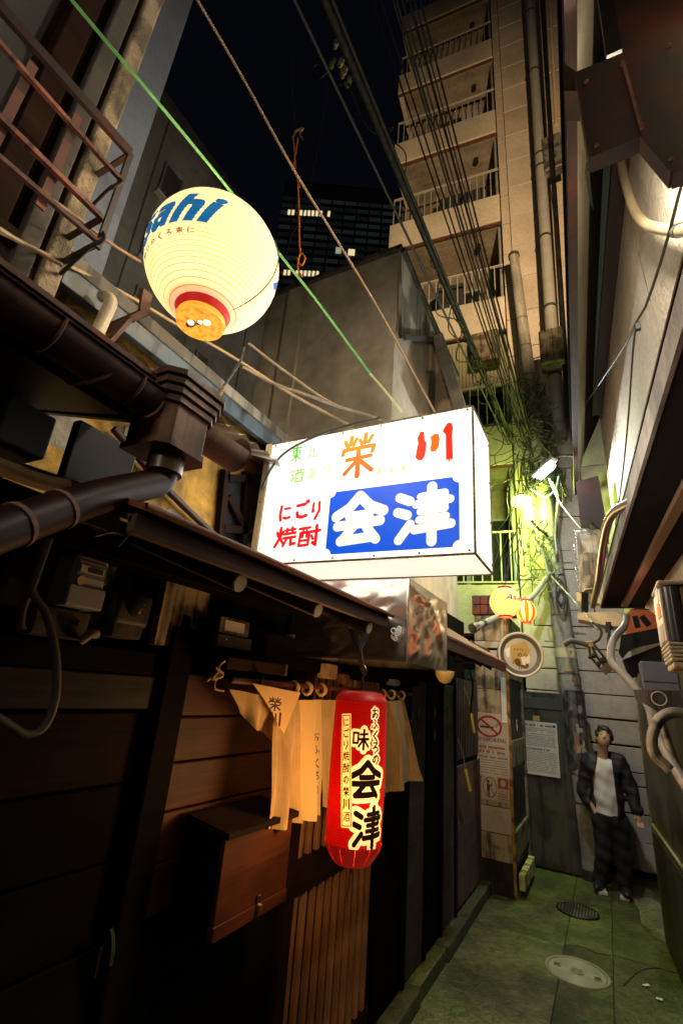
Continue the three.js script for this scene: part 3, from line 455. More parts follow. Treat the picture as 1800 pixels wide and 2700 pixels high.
// ---------- meters and cables under the eave ----------
{
  const face = X(240, 1520, WX + 0.06), m1 = thing('electricity_meter', 'grey electricity meter with a small display under the eave', 'meter');
  const px = (u, v, x) => X(u, v, x), a = px(205, 1475, WX + 0.075), b = px(278, 1585, WX + 0.075), z0 = a.z, z1 = X(292, 1500, WX + 0.075).z, y1 = X(240, 1465, WX + 0.075).y, y0 = b.y;
  obj('body', rbx(WX - 0.03, WX + 0.07, y0, y1, z0, z1, 0.012), M(0.36, 0.4, 0.5, { roughness: 0.4 }), m1);
  obj('window', rbx(WX + 0.068, WX + 0.074, y0 + 0.05, y1 - 0.015, z0 - 0.008, z1 + 0.008, 0.002), M(0.16, 0.17, 0.2, { roughness: 0.15 }), m1);
  obj('display_plate', bx(WX + 0.074, WX + 0.0765, mix(y0, y1, 0.56), mix(y0, y1, 0.74), z0 - 0.016, z1 + 0.016), M(0.5, 0.5, 0.47), m1);
  obj('display', bx(WX + 0.0765, WX + 0.078, mix(y0, y1, 0.59), mix(y0, y1, 0.71), mix(z0, z1, 0.38), mix(z0, z1, 0.8)), M(0.05, 0.06, 0.1, { roughness: 0.2 }), m1);
  obj('seal', cyl(V(WX + 0.072, mix(y0, y1, 0.36), mix(z0, z1, 0.25)), V(WX + 0.077, mix(y0, y1, 0.36), mix(z0, z1, 0.25)), 0.012), M(0.55, 0.42, 0.36), m1);
  obj('terminal_cover', rbx(WX - 0.02, WX + 0.078, y0 - 0.03, y0 + 0.028, z0 + 0.004, z1 - 0.004, 0.006), M(0.26, 0.29, 0.36, { roughness: 0.4 }), m1);
  obj('hook', rbx(WX + 0.03, WX + 0.06, mix(y0, y1, 0.4), mix(y0, y1, 0.6), z1, z1 - 0.012, 0.003), mat.black, m1);
  obj('mounting_board', rbx(WX - 0.04, WX - 0.005, y0 - 0.05, y1 + 0.05, z0 + 0.12, z1 - 0.085, 0.016), M(0.1, 0.075, 0.05, { tx: 'grime', s: 3 }), m1);
  const m2 = thing('electricity_meter', 'old black meter housing with flaking paint under the eave', 'meter'), c0 = X(318, 1545, WX + 0.05), c1 = X(395, 1665, WX + 0.05);
  obj('body', rbx(WX - 0.03, WX + 0.05, c1.y, c0.y, c0.z, c1.z, 0.025, 4), M(0.035, 0.032, 0.03, { tx: 'grime', s: 4, roughness: 0.6 }), m2); obj('dial_glass', lathe([[0.0001, 0.02], [0.025, 0.017], [0.036, 0.0]], 20).rotateZ(-Math.PI / 2).translate(WX + 0.05, mix(c1.y, c0.y, 0.62), (c0.z + c1.z) / 2), mat.darkGlass, m2); obj('terminal_box', rbx(WX - 0.02, WX + 0.045, c1.y - 0.03, c1.y + 0.02, c0.z - 0.01, c1.z + 0.02, 0.008), M(0.07, 0.06, 0.05, { tx: 'grime', s: 4 }), m2);
  const bq = thing('switch_box', 'dull grey switch box fixed low beneath the display meter', 'box'), d0 = X(100, 1590, WX + 0.04), d1 = X(225, 1690, WX + 0.04); obj('body', rbx(WX - 0.03, WX + 0.04, d1.y, d0.y, d0.z, d1.z, 0.008), M(0.06, 0.06, 0.062, { tx: 'grime', s: 3 }), bq); obj('knob', cyl(X(213, 1645, WX + 0.04), X(213, 1645, WX + 0.05), 0.006), mat.brass, bq); obj('spout', tube([X(212, 1690, WX + 0.05), X(240, 1672, WX + 0.07), X(258, 1672, WX + 0.07)], 0.012), M(0.3, 0.26, 0.2), bq);
  const pl = thing('plaster_panel', 'stained grey plaster panel with a dark jagged hole in it', 'panel'), e0 = X(425, 1560, WX + 0.012), e1 = X(520, 1715, WX + 0.012);
  { const za = X(412, 1640, WX).z, zb = X(535, 1640, WX).z, y0 = e1.y, shp = new THREE.Shape([[0, 0], [za - zb, 0], [za - zb, 2.1 - y0], [0, 2.1 - y0]].map(([x, y]) => new THREE.Vector2(x, y))), hole = new THREE.Path([[485, 1615], [505, 1625], [497, 1685], [483, 1690], [466, 1675], [478, 1645]].map(([u, v]) => { const q = X(u, v, WX + 0.012); return new THREE.Vector2(za - q.z, q.y - y0); })); shp.holes.push(hole); const g = new THREE.ExtrudeGeometry(shp, { depth: 0.03, bevelEnabled: false }); g.rotateY(Math.PI / 2); g.translate(WX - 0.018, y0, za); obj('panel', wuv(g), M(0.32, 0.28, 0.22, { tx: 'grime', s: 3, bump: 'bump', bs: 0.003 }), pl); }
  const m3 = thing('electricity_meter', 'small grey meter with a white label beside the plaster panel', 'meter'), f0 = X(583, 1622, WX + 0.06), f1 = X(650, 1718, WX + 0.06), fm = mix(f0.y, f1.y, 0.55);
  obj('upper_body', rbx(WX - 0.03, WX + 0.06, fm, f0.y, f0.z, f1.z, 0.006), M(0.14, 0.14, 0.135, { tx: 'grime', s: 4 }), m3); obj('lower_body', rbx(WX - 0.03, WX + 0.07, f1.y, fm - 0.004, f0.z + 0.01, f1.z - 0.014, 0.006), M(0.06, 0.06, 0.06, { roughness: 0.5 }), m3); obj('label_plate', bx(WX + 0.06, WX + 0.0625, mix(fm, f0.y, 0.2), mix(fm, f0.y, 0.8), mix(f0.z, f1.z, 0.15), mix(f0.z, f1.z, 0.8)), M(0.45, 0.44, 0.4), m3); obj('screw', cyl(V(WX + 0.07, mix(f1.y, fm, 0.6), mix(f0.z, f1.z, 0.2)), V(WX + 0.073, mix(f1.y, fm, 0.6), mix(f0.z, f1.z, 0.2)), 0.005), mat.chrome, m3);
  const cb = thing('cable', 'grey cable hanging in a long loop before the dark planks', 'cable');
  obj('cable', tube([[130, 1420], [95, 1520], [85, 1560], [118, 1610], [140, 1680], [150, 1760], [145, 1850], [115, 1918], [70, 1935], [30, 1915], [-40, 1870]].map(([u, v]) => X(u, v, -1.06)), 0.009, 80), mat.greyCable, cb);
  const cb2 = thing('cable', 'thin branch cable dropping to the wall beside the looped cable', 'cable'); obj('cable', tube([[90, 1555], [65, 1590], [55, 1640], [60, 1660]].map(([u, v]) => X(u, v, -1.1)), 0.009, 30), mat.greyCable, cb2);
  const cb3 = thing('cable', 'thin black wire tied in a knot where it drops off the gutter', 'cable');
  obj('wire', tube([[645, 915], [630, 960], [575, 1040], [520, 1130], [478, 1180], [420, 1250], [380, 1320], [355, 1365], [345, 1400], [310, 1440]].map(([u, v], i) => X(u, v, mix(-0.98, -1.0, i / 9))), 0.004, 80, 6), mat.darkCable, cb3); obj('twist', tube([[590, 1020], [560, 1075], [500, 1160], [470, 1190]].map(([u, v]) => X(u, v, -0.97)), 0.006, 30, 6), mat.hemp, cb3); obj('insulator', new THREE.SphereGeometry(0.012, 12, 8).translate(...X(358, 1376, -1.0).toArray()), mat.cream, cb3); obj('tail', tube([[350, 1365], [340, 1400], [325, 1412], [300, 1402], [250, 1412]].map(([u, v]) => X(u, v, -1.0)), 0.0045, 30, 6), mat.darkCable, cb3);
  const cb4 = thing('cord', 'cream cord tied round the curtain rod end', 'cord');
  obj('cord', tube([[592, 1742], [580, 1752], [570, 1775], [545, 1795]].map(([u, v]) => X(u, v, -1.12)), 0.005, 24, 6), mat.hemp, cb4); obj('cord', tube([[585, 1775], [570, 1790], [566, 1815], [590, 1822]].map(([u, v]) => X(u, v, -1.12)), 0.004, 24, 6), mat.hemp, cb4); obj('cord', tube([[570, 1760], [588, 1780], [560, 1790], [575, 1772]].map(([u, v]) => X(u, v, -1.115)), 0.005, 24, 6), mat.hemp, cb4);
  const dh = thing('door_pull', 'curved metal pull with a brass plate low on the dark planks', 'handle'); obj('pull', tube([[293, 2445], [298, 2470], [297, 2510], [291, 2545]].map(([u, v]) => X(u, v, WX + 0.03)), 0.006, 24, 8), mat.chrome, dh); obj('plate', rbx(WX - 0.012, WX + 0.004, X(270, 2570, WX).y, X(270, 2495, WX).y, X(258, 2530, WX).z, X(280, 2530, WX).z, 0.003), M(0.5, 0.35, 0.1, { metalness: 1, roughness: 0.3 }), dh); obj('hook', tube([[330, 2460], [328, 2490], [336, 2520], [334, 2545]].map(([u, v]) => X(u, v, WX + 0.02)), 0.003, 20, 6), mat.chrome, dh);
  const wb = thing('bracket_board', 'short wooden bracket board jutting over the curtain rod', 'bracket'), h0 = X(470, 1745, WX + 0.05), h1 = X(685, 1765, WX + 0.05); obj('board', rbx(WX + 0.02, WX + 0.15, 1.83, 1.87, -1.33, -1.68, 0.004), mat.darkWood, wb); obj('end_cap', rbx(WX + 0.03, WX + 0.152, 1.828, 1.872, -1.681, -1.7, 0.003), mat.greyWood, wb);
}

// ---------- upper gutter, rain hopper and pipes ----------
{
  const gx = -0.85, gy = 2.385, t = thing('gutter', 'brown half-round gutter on the upper eave', 'gutter'), arc = [], r = 0.05;
  for (let i = 0; i <= 12; i++) { const a = Math.PI + i / 12 * Math.PI; arc.push([Math.cos(a) * r, Math.sin(a) * r]); }
  const gut = (z0, z1) => { const pos = []; for (let i = 0; i < 12; i++) for (const [k, s] of [[r, 1], [r - 0.004, -1]]) { const p = (j, z) => [gx + arc[j][0] / r * k, gy + arc[j][1] / r * k, z], q = [p(i, z0), p(i, z1), p(i + 1, z1), p(i + 1, z0)]; const o = s > 0 ? [0, 1, 2, 0, 2, 3] : [0, 2, 1, 0, 3, 2]; for (const x of o) pos.push(...q[x]); } const g = new THREE.BufferGeometry(); g.setAttribute('position', new THREE.Float32BufferAttribute(pos, 3)); let h = wuv(g); h = mergeVertices(h.deleteAttribute('uv'), 1e-4); h.computeVertexNormals(); return wuv(h); };
  obj('trough', gut(1.0, -0.6), M(0.13, 0.065, 0.035, { tx: 'rust', s: 3, roughness: 0.7 }), t); obj('lip', cyl(V(gx + r, gy, 1), V(gx + r, gy, -0.6), 0.004), mat.darkWood, t);
  for (const z of [0.1, -0.2, -0.36, -0.54]) obj('strap', tube(Array.from({ length: 9 }, (_, i) => { const a = Math.PI + i / 8 * Math.PI; return V(gx + Math.cos(a) * (r + 0.002), gy + Math.sin(a) * (r + 0.002), z); }), 0.0035, 16, 5), mat.rust, t);
  const s = part('stub', t); obj('stub_trough', gut(-0.74, -0.9), mat.brownPVC, s); obj('stub_end', lathe([[0.0001, 0], [r, 0], [r, 0.006]], 20).rotateX(-Math.PI / 2).translate(gx, gy, -0.9), mat.rust, s);
  obj('hanger', tube([V(gx - r, gy, -0.42), V(gx - 0.02, gy - r - 0.02, -0.43), V(gx + 0.02, gy - r - 0.005, -0.46), V(gx + r, gy + 0.005, -0.5)], 0.004, 24, 6), mat.rust, t);
  const h = thing('rain_hopper', 'glossy brown rain hopper with stepped ribs at the gutter end', 'rain hopper');
  const oct = (w, d, y0, y1) => { const c = 0.32; const q = [[-w, d], [w * (1 - c), d], [w, d * (1 - c)], [w, -d * (1 - c)], [w * (1 - c), -d], [-w, -d]]; return plate(q.map(([x, z]) => V(gx + x, y0, -0.675 + z)), V(0, y1 - y0, 0)); };
  for (let k = 0; k < 4; k++) obj('rib', oct(0.07 + k * 0.006, 0.075 + k * 0.006, 2.372 + k * 0.019, 2.386 + k * 0.019), mat.brownPVC, h);
  obj('body', oct(0.062, 0.067, 2.28, 2.45), mat.brownPVC, h); obj('base_lip', oct(0.068, 0.073, 2.266, 2.28), mat.brownPVC, h);
  const d = thing('downpipe', 'glossy brown downpipe bending from the rain hopper back to the wall', 'pipe');
  const e = V(gx + 0.005, 2.27, -0.675), k = V(gx - 0.01, 2.2, -0.665), w = V(-0.69, 1.83, -0.16), dir = w.clone().sub(k).normalize();
  const path = new THREE.CatmullRomCurve3([e, V(e.x, 2.235, e.z), V(e.x - 0.004, 2.205, e.z + 0.004), V(-0.838, 2.172, -0.625), V(-0.815, 2.12, -0.545), V(-0.78, 2.05, -0.447), w], false, 'catmullrom', 0.4);
  obj('bend', new THREE.TubeGeometry(path, 60, 0.033, 20), M(0.05, 0.028, 0.022, { phys: true, specularIntensity: 0.25, tx: 'rust', s: 3, roughness: 0.5 }), d); obj('collar', cyl(V(e.x, 2.262, e.z), V(e.x, 2.225, e.z), 0.04, 0.041, 20), mat.brownPVC, d); for (const f of [0.5, 0.62]) { const p0 = path.getPointAt(f), p1 = path.getPointAt(f + 0.012); obj('clamp', cyl(p0, p1, 0.0355, 0.0355, 20), mat.rust, d); }
  // upper eave that carries the gutter
  const ev = thing('upper_eave', 'black upper eave overhanging the near end of the bar', 'eave');
  obj('soffit', plate([V(gx - 0.03, 2.35, 1.1), V(gx - 0.03, 2.35, -0.62), V(-1.45, 2.5, -0.62), V(-1.45, 2.5, 1.1)], V(0, 0.02, 0)), mat.blackMetal, ev); obj('roof_sheet', plate([V(gx + 0.02, 2.42, 1.1), V(gx + 0.02, 2.42, -0.6), V(-1.5, 2.66, -0.6), V(-1.5, 2.66, 1.1)], V(0, 0.012, 0)), mat.rust, ev); obj('fascia', rbx(gx - 0.075, gx - 0.055, 2.345, 2.43, 1.1, -0.6, 0.004), mat.darkWood, ev);
  obj('end_board', plate([V(gx - 0.06, 2.35, -0.63), V(gx - 0.06, 2.43, -0.63), V(-1.45, 2.66, -0.63), V(-1.45, 2.5, -0.63)], V(0, 0, -0.015)), mat.blackMetal, ev);
  const bb = thing('fuse_box', 'black metal fuse box hanging beneath the upper eave', 'fuse box'); obj('panel', rbx(-1.13, -1.1, 2.13, 2.38, -0.6, -0.78, 0.006), mat.blackMetal, bb); obj('small_box', rbx(-1.1, -1.0, 2.2, 2.3, -0.4, -0.5, 0.006), M(0.03, 0.033, 0.04), bb);
  const cc = thing('corrugated_conduit', 'cream corrugated conduit running beneath the brown downpipe', 'conduit'), cp = [[-40, 1215], [40, 1245], [130, 1275], [220, 1288], [300, 1298], [370, 1340], [440, 1375]].map(([u, v]) => X(u, v, -1.0)), cv = new THREE.CatmullRomCurve3(cp), L = cv.getLength(), NN = 170;
  const rib = new THREE.TubeGeometry(cv, NN * 2, 0.016, 10), rp = rib.attributes.position, cn = V(); for (let i = 0; i <= NN * 2; i++) { cv.getPointAt(i / (NN * 2), cn); for (let j = 0; j <= 10; j++) { const q = V().fromBufferAttribute(rp, i * 11 + j).sub(cn).multiplyScalar(i % 2 ? 1.1 : 0.92).add(cn); rp.setXYZ(i * 11 + j, q.x, q.y, q.z); } } rib.computeVertexNormals(); obj('conduit', rib, mat.creamPipe, cc);
  const yc = thing('capped_conduit', 'cream pipe end with a yellow rubber cap on the upper roof', 'pipe'), y0 = X(262, 930, -1.2), y1 = X(256, 880, -1.2), y2 = X(292, 800, -1.2), y3 = X(286, 786, -1.22), y4 = X(272, 782, -1.3); obj('pipe', tube([y1, y1.clone().lerp(y2, 0.5), y2, y3, y4], 0.019, 40, 14), mat.cream, yc); obj('cap', cyl(y0.clone().add(V(0, -0.02, 0)), y1, 0.045, 0.022, 18), mat.yellowPlastic, yc);
}

// ---------- upper storey: yellow wall, corrugated roof ----------
{
  const t = thing('yellow_wall', 'peeling yellow stucco upper wall behind the rain hopper', 'wall'); obj('stucco', bx(-1.9, -1.42, 2.24, 3.0, -0.62, -3.28), mat.yellowStucco, t);
  for (const [uv, w] of [[[[430, 1420], [400, 1380], [445, 1340], [480, 1360]], 0], [[[330, 1125], [350, 1130], [345, 1180], [322, 1170]], 0]]) obj('bare_patch', plate(uv.map(([u, v]) => X(u, v, -1.419)), V(0.003, 0, 0)), M(0.4, 0.37, 0.32, { tx: 'conc', s: 2 }), t);
  const wn = part('timber_window', t), p = (u, v) => X(u, v, -1.4); for (const [a, b] of [[[595, 1240], [575, 1440]], [[650, 1245], [640, 1440]], [[595, 1262], [710, 1262]], [[585, 1395], [690, 1400]], [[600, 1310], [640, 1390]]]) obj('frame_bar', bar(p(...a), p(...b), 0.035, 0.03, AX), mat.darkWood, wn); obj('pane', plate([p(600, 1250), p(700, 1250), p(690, 1430), p(580, 1430)].map((q) => q.setX(-1.416)), V(0.004, 0, 0)), mat.darkGlass, wn);
  for (const [a, b, r, lb, m] of [[[300, 1130], [620, 1462], 0.014, 'dark pipe running down across the yellow wall', mat.brownMetal], [[280, 1290], [470, 1420], 0.01, 'thin dark pipe low on the yellow wall', mat.brownMetal]]) { const c = thing('wall_pipe', lb, 'pipe'); obj('pipe', tube([X(...a, -1.39), X((a[0] + b[0]) / 2 - 8, (a[1] + b[1]) / 2 + 6, -1.39), X(...b, -1.39)], r, 30), m, c); }
  const cr = thing('corrugated_roof', 'corrugated sheet eave with a blue fascia and grey flashing', 'roof');
  const N = 150, pos = [], z0 = -0.55, z1 = -3.2, P = (i, s) => { const z = mix(z0, z1, i / N), w = 0.012 * Math.sin(i / N * (z0 - z1) / 0.076 * 6.283); return [mix(-1.22, -1.55, s), mix(2.74, 2.86, s) + w, z]; };
  for (let i = 0; i < N; i++) { const a = P(i, 0), b = P(i + 1, 0), c = P(i + 1, 1), d = P(i, 1); pos.push(...a, ...c, ...b, ...a, ...d, ...c); }
  const g = new THREE.BufferGeometry(); g.setAttribute('position', new THREE.Float32BufferAttribute(pos, 3)); let gg = mergeVertices(g, 1e-4); gg.computeVertexNormals(); obj('corrugated_sheet', wuv(gg), M(0.42, 0.38, 0.32, { tx: 'grime', s: 2, side: THREE.DoubleSide, roughness: 0.6 }), cr);
  obj('blue_fascia', rbx(-1.36, -1.33, 2.875, 2.945, z0, z1, 0.004), M(0.04, 0.075, 0.12, { roughness: 0.5, tx: 'grime', s: 2 }), cr); obj('flashing', rbx(-1.4, -1.325, 2.947, 3.0, z0, z1, 0.006), M(0.2, 0.2, 0.2, { tx: 'grime', s: 1 }), cr); obj('top_sheet', plate([V(-1.4, 3.0, z0), V(-1.4, 3.0, z1), V(-2.2, 3.12, z1), V(-2.2, 3.12, z0)], V(0, 0.02, 0)), mat.greyPaint, cr);
  const br = thing('angle_bracket', 'rusty angle iron bracket propped over the corrugated eave', 'bracket'), q0 = X(285, 905, -1.2), q1 = X(340, 845, -1.2), q2 = X(378, 825, -1.2), q3 = X(388, 770, -1.2), q4 = X(275, 870, -1.35); obj('arm', bar(q0, q1, 0.03, 0.012), mat.rustRed, br); obj('arm', bar(q1, q2, 0.03, 0.02), mat.rustRed, br); obj('upright', bar(q2, q3, 0.035, 0.012), mat.rustRed, br); obj('arm', bar(q2, q4, 0.025, 0.012), mat.rustRed, br);
}

// ---------- near upper storey: window, railing, timber post ----------
{
  const wx = -1.34, t = thing('upper_storey', 'old brown stuccoed upper storey with a frosted window and rough timber corner post', 'building');
  obj('wall', bx(-2.0, wx - 0.03, 2.5, 6.5, 1.6, -0.5), mat.brownStucco, t); obj('sill_wall', bx(wx - 0.03, wx + 0.04, 2.46, 2.83, 1.6, -0.47), mat.brownStucco, t);
  const wn = part('window', t); obj('pane', bx(wx - 0.02, wx, 2.86, 5.6, 1.5, -0.28), mat.paneGrey, wn); obj('jamb', rbx(wx - 0.02, wx + 0.05, 2.83, 5.8, -0.3, -0.37, 0.006), mat.darkWood, wn); obj('mullion', rbx(wx - 0.02, wx + 0.03, 2.83, 5.8, 0.15, 0.11, 0.004), mat.darkWood, wn); obj('sill', rbx(wx - 0.02, wx + 0.08, 2.83, 2.87, 1.6, -0.4, 0.004), mat.darkWood, wn);
  obj('timber_post', rbx(wx - 0.03, wx + 0.06, 2.5, 6.5, -0.4, -0.455, 0.008), M(0.05, 0.04, 0.035, { tx: 'wood', s: 1 }), t); obj('rough_post', rbx(wx - 0.03, wx + 0.065, 2.5, 6.5, -0.47, -0.53, 0.012), M(0.2, 0.165, 0.12, { tx: 'grime', s: 1.5, bump: 'bump', bs: 0.006 }), t);
  const rl = thing('window_railing', 'rusty iron window railing with flat uprights on the upper storey', 'railing'), rx = -1.12, pp = (u, v, x = rx) => X(u, v, x);
  const b = (n, a, c, w, h, m, up) => obj(n, bar(a, c, w, h, up), m, rl), ext = (a, c, k) => a.clone().lerp(c, k);
  const rails = [[[20, 40], [345, 405], 0.03, 0.014, mat.brownMetal], [[0, 115], [315, 470], 0.012, 0.012, mat.rustRed], [[0, 310], [270, 575], 0.014, 0.014, mat.rustRed], [[0, 415], [262, 640], 0.012, 0.012, mat.rust]];
  for (const [a, c, w, h, m] of rails) { const p = pp(...a), q = pp(...c); b('rail', ext(p, q, -2.2), q, w, h, m, AX); }
  const ye = [pp(345, 405), pp(315, 470), pp(270, 575), pp(262, 640)]; b('end_upright', ye[0], ye[3].clone().add(V(0, -0.02, 0)), 0.016, 0.01, mat.brownMetal);
  for (const [z, m] of [[-0.245, mat.rustRed], [-0.37, mat.rustRed], [-0.12, mat.rustRed], [0.05, mat.rustRed], [0.25, mat.rustRed]]) b('upright', V(rx - 0.014, 2.86, z), V(rx - 0.014, 3.22, z), 0.022, 0.006, m);
  for (const q of [ye[0], ye[2], ye[3]]) b('return_bar', q, q.clone().setX(wx + 0.04), 0.014, 0.01, mat.brownMetal);
  obj('scroll', tube([ye[1], ye[1].clone().add(V(0.02, -0.03, 0.0)), ye[1].clone().add(V(-0.01, -0.05, 0.01)), ye[1].clone().add(V(-0.1, -0.06, 0.0))], 0.005, 20, 6), mat.brownMetal, rl); obj('scroll', tube([ye[3].clone().add(V(0, 0.04, 0)), ye[3].clone().add(V(0.02, 0.0, 0.0)), ye[3].clone().add(V(-0.02, -0.02, 0.01)), ye[3].clone().add(V(-0.15, -0.05, 0.0))], 0.006, 20, 6), mat.brownMetal, rl);
  const pi = thing('pale_pillar', 'smooth pale blue grey metal pillar beside the timber corner post', 'pillar'), px = -2.1, a0 = X(432, 0, px), a1 = X(486, 0, px), c1 = X(262, 815, px); obj('shaft', rbx(px - 0.2, px, 3.285, 9, -0.84, (a1.z + c1.z) / 2 - 0.01, 0.006), mat.bluePillar, pi); obj('edge_strip', rbx(px - 0.18, px - 0.012, 3.3, 9, -0.795, -0.838, 0.004), M(0.24, 0.25, 0.26, { tx: 'plaster', s: 1 }), pi); obj('foot', rbx(px - 0.21, px + 0.012, 3.2, 3.3, -0.81, -1.09, 0.006), M(0.22, 0.22, 0.22, { tx: 'grime', s: 2 }), pi);
  const gb = thing('grey_building', 'grey concrete building with square dark windows beyond the pale pillar', 'building'), gx = -3.0; obj('wall', bx(-7, gx, 0, 6.52, -0.82, -3.28), mat.greyBuild, gb); obj('parapet', rbx(-7, gx + 0.06, 6.52, 6.62, -0.76, -3.28, 0.01), M(0.03, 0.03, 0.032), gb);
  for (const [u0, v0, u1, v1] of [[415, 440, 478, 545], [372, 590, 402, 700], [352, 755, 378, 800], [455, 905, 500, 960], [520, 770, 560, 860], [505, 930, 545, 1010]]) { const p = X(u0, (v0 + v1) / 2, gx), q = X(u1, (v0 + v1) / 2, gx), yt = X((u0 + u1) / 2, v0, gx).y, yb = X((u0 + u1) / 2, v1, gx).y, w = part('window', gb); obj('pane', bx(gx, gx + 0.006, yb, yt, p.z, q.z), M(0.045, 0.042, 0.04, { roughness: 0.3 }), w); obj('sill', bx(gx, gx + 0.05, yb - 0.03, yb - 0.003, p.z + 0.02, q.z - 0.02), mat.greyPaint, w); obj('frame', [bx(gx, gx + 0.025, yb, yt, p.z, p.z - 0.02), bx(gx, gx + 0.025, yb, yt, q.z, q.z + 0.02)], M(0.1, 0.1, 0.1), w); }
  for (const z of [-1.6, -2.3, -3.0]) obj('panel_joint', bx(gx, gx + 0.008, 2.9, 6.5, z, z - 0.012), M(0.04, 0.04, 0.042), gb);
}
// ---------- lit box sign ----------
const toS = (x) => { x = clamp(x); return Math.round(255 * (x <= 0.0031308 ? 12.92 * x : 1.055 * Math.pow(x, 1 / 2.4) - 0.055)); };
const css = (r, g, b) => `rgb(${toS(r)},${toS(g)},${toS(b)})`;
const rect = (name, color, I, w, h, pos, at) => { const l = new THREE.RectAreaLight(color, I, w, h); l.position.copy(pos); l.lookAt(at); l.name = name; scene.add(l); return l; };
const point = (name, color, I, pos, r = 1) => { const l = new THREE.PointLight(color, I); l.position.copy(pos); l.castShadow = true; l.shadow.radius = r; l.name = name; scene.add(l); return l; };
{
  const x0 = -1.29, x1 = -0.35, y0 = 2.268, y1 = 2.858, zf = -1.6, zb = -1.9, E0 = 1.0;
  const t = thing('lit_box_sign', 'white lit box sign with blue panel and red Japanese lettering over the eave', 'sign');
  const face = canvas(1504, 940, (g, W, H) => {
    g.fillStyle = css(1, 1, 0.985); g.fillRect(0, 0, W, H); g.lineCap = 'round'; g.lineJoin = 'round';
    const ink = (r, gg, b) => css(r / E0, gg / E0, b / E0);
    // blue plate with notched corners
    g.fillStyle = ink(0.0, 0.075, 0.66); g.fillRect(550, 462, 868, 434);
    g.fillStyle = css(0.92, 0.92, 0.9); for (const [a, b] of [[550, 462], [1418, 462], [550, 896], [1418, 896]]) { g.beginPath(); g.arc(a, b, 40, 0, 7); g.fill(); }
    g.strokeStyle = ink(0.35, 0.36, 0.4); glyph(g, K.ai, 588, 500, 370, 340, 1.36); glyph(g, K.zu, 1022, 492, 352, 372, 1.32);
    g.strokeStyle = css(0.86, 0.86, 0.83); glyph(g, K.ai, 588, 500, 370, 340, 1.24); glyph(g, K.zu, 1022, 492, 352, 372, 1.2);
    const og = g.createLinearGradient(0, 60, 0, 380); og.addColorStop(0, ink(0.95, 0.24, 0.0)); og.addColorStop(1, ink(0.9, 0.07, 0.0)); g.strokeStyle = og; glyph(g, K.ei, 604, 52, 268, 320, 1.15);
    // three broad brush strokes of the second character, with frayed ends
    const brush = (col, pts) => { g.fillStyle = col; g.beginPath(); pts.forEach(([a, b], i) => (i ? g.lineTo(a, b) : g.moveTo(a, b))); g.closePath(); g.fill(); };
    brush(ink(0.85, 0.01, 0.0), [[1172, 112], [1196, 124], [1200, 180], [1214, 205], [1206, 290], [1188, 322], [1160, 318], [1142, 296], [1150, 240], [1158, 200], [1152, 160]]);
    brush(ink(0.95, 0.1, 0.0), [[1238, 165], [1262, 150], [1290, 152], [1298, 190], [1294, 240], [1276, 272], [1246, 274], [1238, 250], [1246, 205]]);
    brush(ink(0.85, 0.01, 0.0), [[1350, 86], [1374, 92], [1382, 130], [1376, 180], [1382, 330], [1372, 360], [1366, 335], [1358, 366], [1350, 338], [1338, 352], [1336, 170], [1316, 140], [1330, 110]]);
    g.strokeStyle = ink(0.72, 0.0, 0.01); glyph(g, K.ni, 142, 512, 106, 124, 1.8); glyph(g, K.go, 276, 500, 112, 132, 1.8); glyph(g, K.ri, 406, 515, 86, 130, 1.9); glyph(g, K.shou, 140, 680, 166, 146, 1.35); glyph(g, K.chuu, 332, 684, 162, 146, 1.35);
    g.strokeStyle = ink(0.06, 0.45, 0.03); glyph(g, K.tou, 184, 52, 92, 132, 1.5); g.strokeStyle = ink(0.2, 0.5, 0.16); glyph(g, K.hoku, 320, 68, 90, 118, 1.1); g.strokeStyle = ink(0.45, 0.62, 0.42); glyph(g, K.ni, 444, 84, 78, 92, 0.9);
    g.strokeStyle = ink(0.16, 0.5, 0.1); glyph(g, K.sake, 206, 240, 106, 108, 1.35); g.strokeStyle = ink(0.3, 0.6, 0.22); glyph(g, K.a, 342, 250, 82, 92, 1.2); glyph(g, K.ri, 464, 238, 72, 86, 1.1);
    g.strokeStyle = ink(0.95, 0.42, 0.04); for (const [a, b, w] of [[898, 338, 12], [984, 344, 11], [1066, 336, 12], [1086, 316, 7]]) { g.lineWidth = w; g.beginPath(); g.moveTo(a, b); g.lineTo(a - 2, b + 34 - (w < 8 ? 24 : 0)); g.stroke(); }
    // drip stains under the fixings and along the lower edge
    for (let i = 0; i < 150; i++) { const a = 20 + hash(i, 3, 5) * 1460, b = 938 - hash(i, 4, 5) * 40, l = 5 + 26 * hash(i, 5, 5) ** 2; g.strokeStyle = `rgba(70,66,48,${0.05 + 0.3 * hash(i, 6, 5) ** 2})`; g.lineWidth = 1 + 2 * hash(i, 7, 5); g.beginPath(); g.moveTo(a, b); g.lineTo(a + 2, b - l); g.stroke(); }
    for (const [a, l] of [[1176, 112], [204, 52], [218, 46]]) for (let i = 0; i < 14; i++) { g.strokeStyle = `rgba(60,58,46,${0.25 * hash(i, a, 9)})`; g.lineWidth = 3; const q = a + (hash(i, a, 8) - 0.5) * (l > 100 ? 34 : 10); g.beginPath(); g.moveTo(q, 0); g.lineTo(mix(q, a, 0.5), l * (0.5 + 0.5 * hash(i, a, 7))); g.stroke(); }
  });
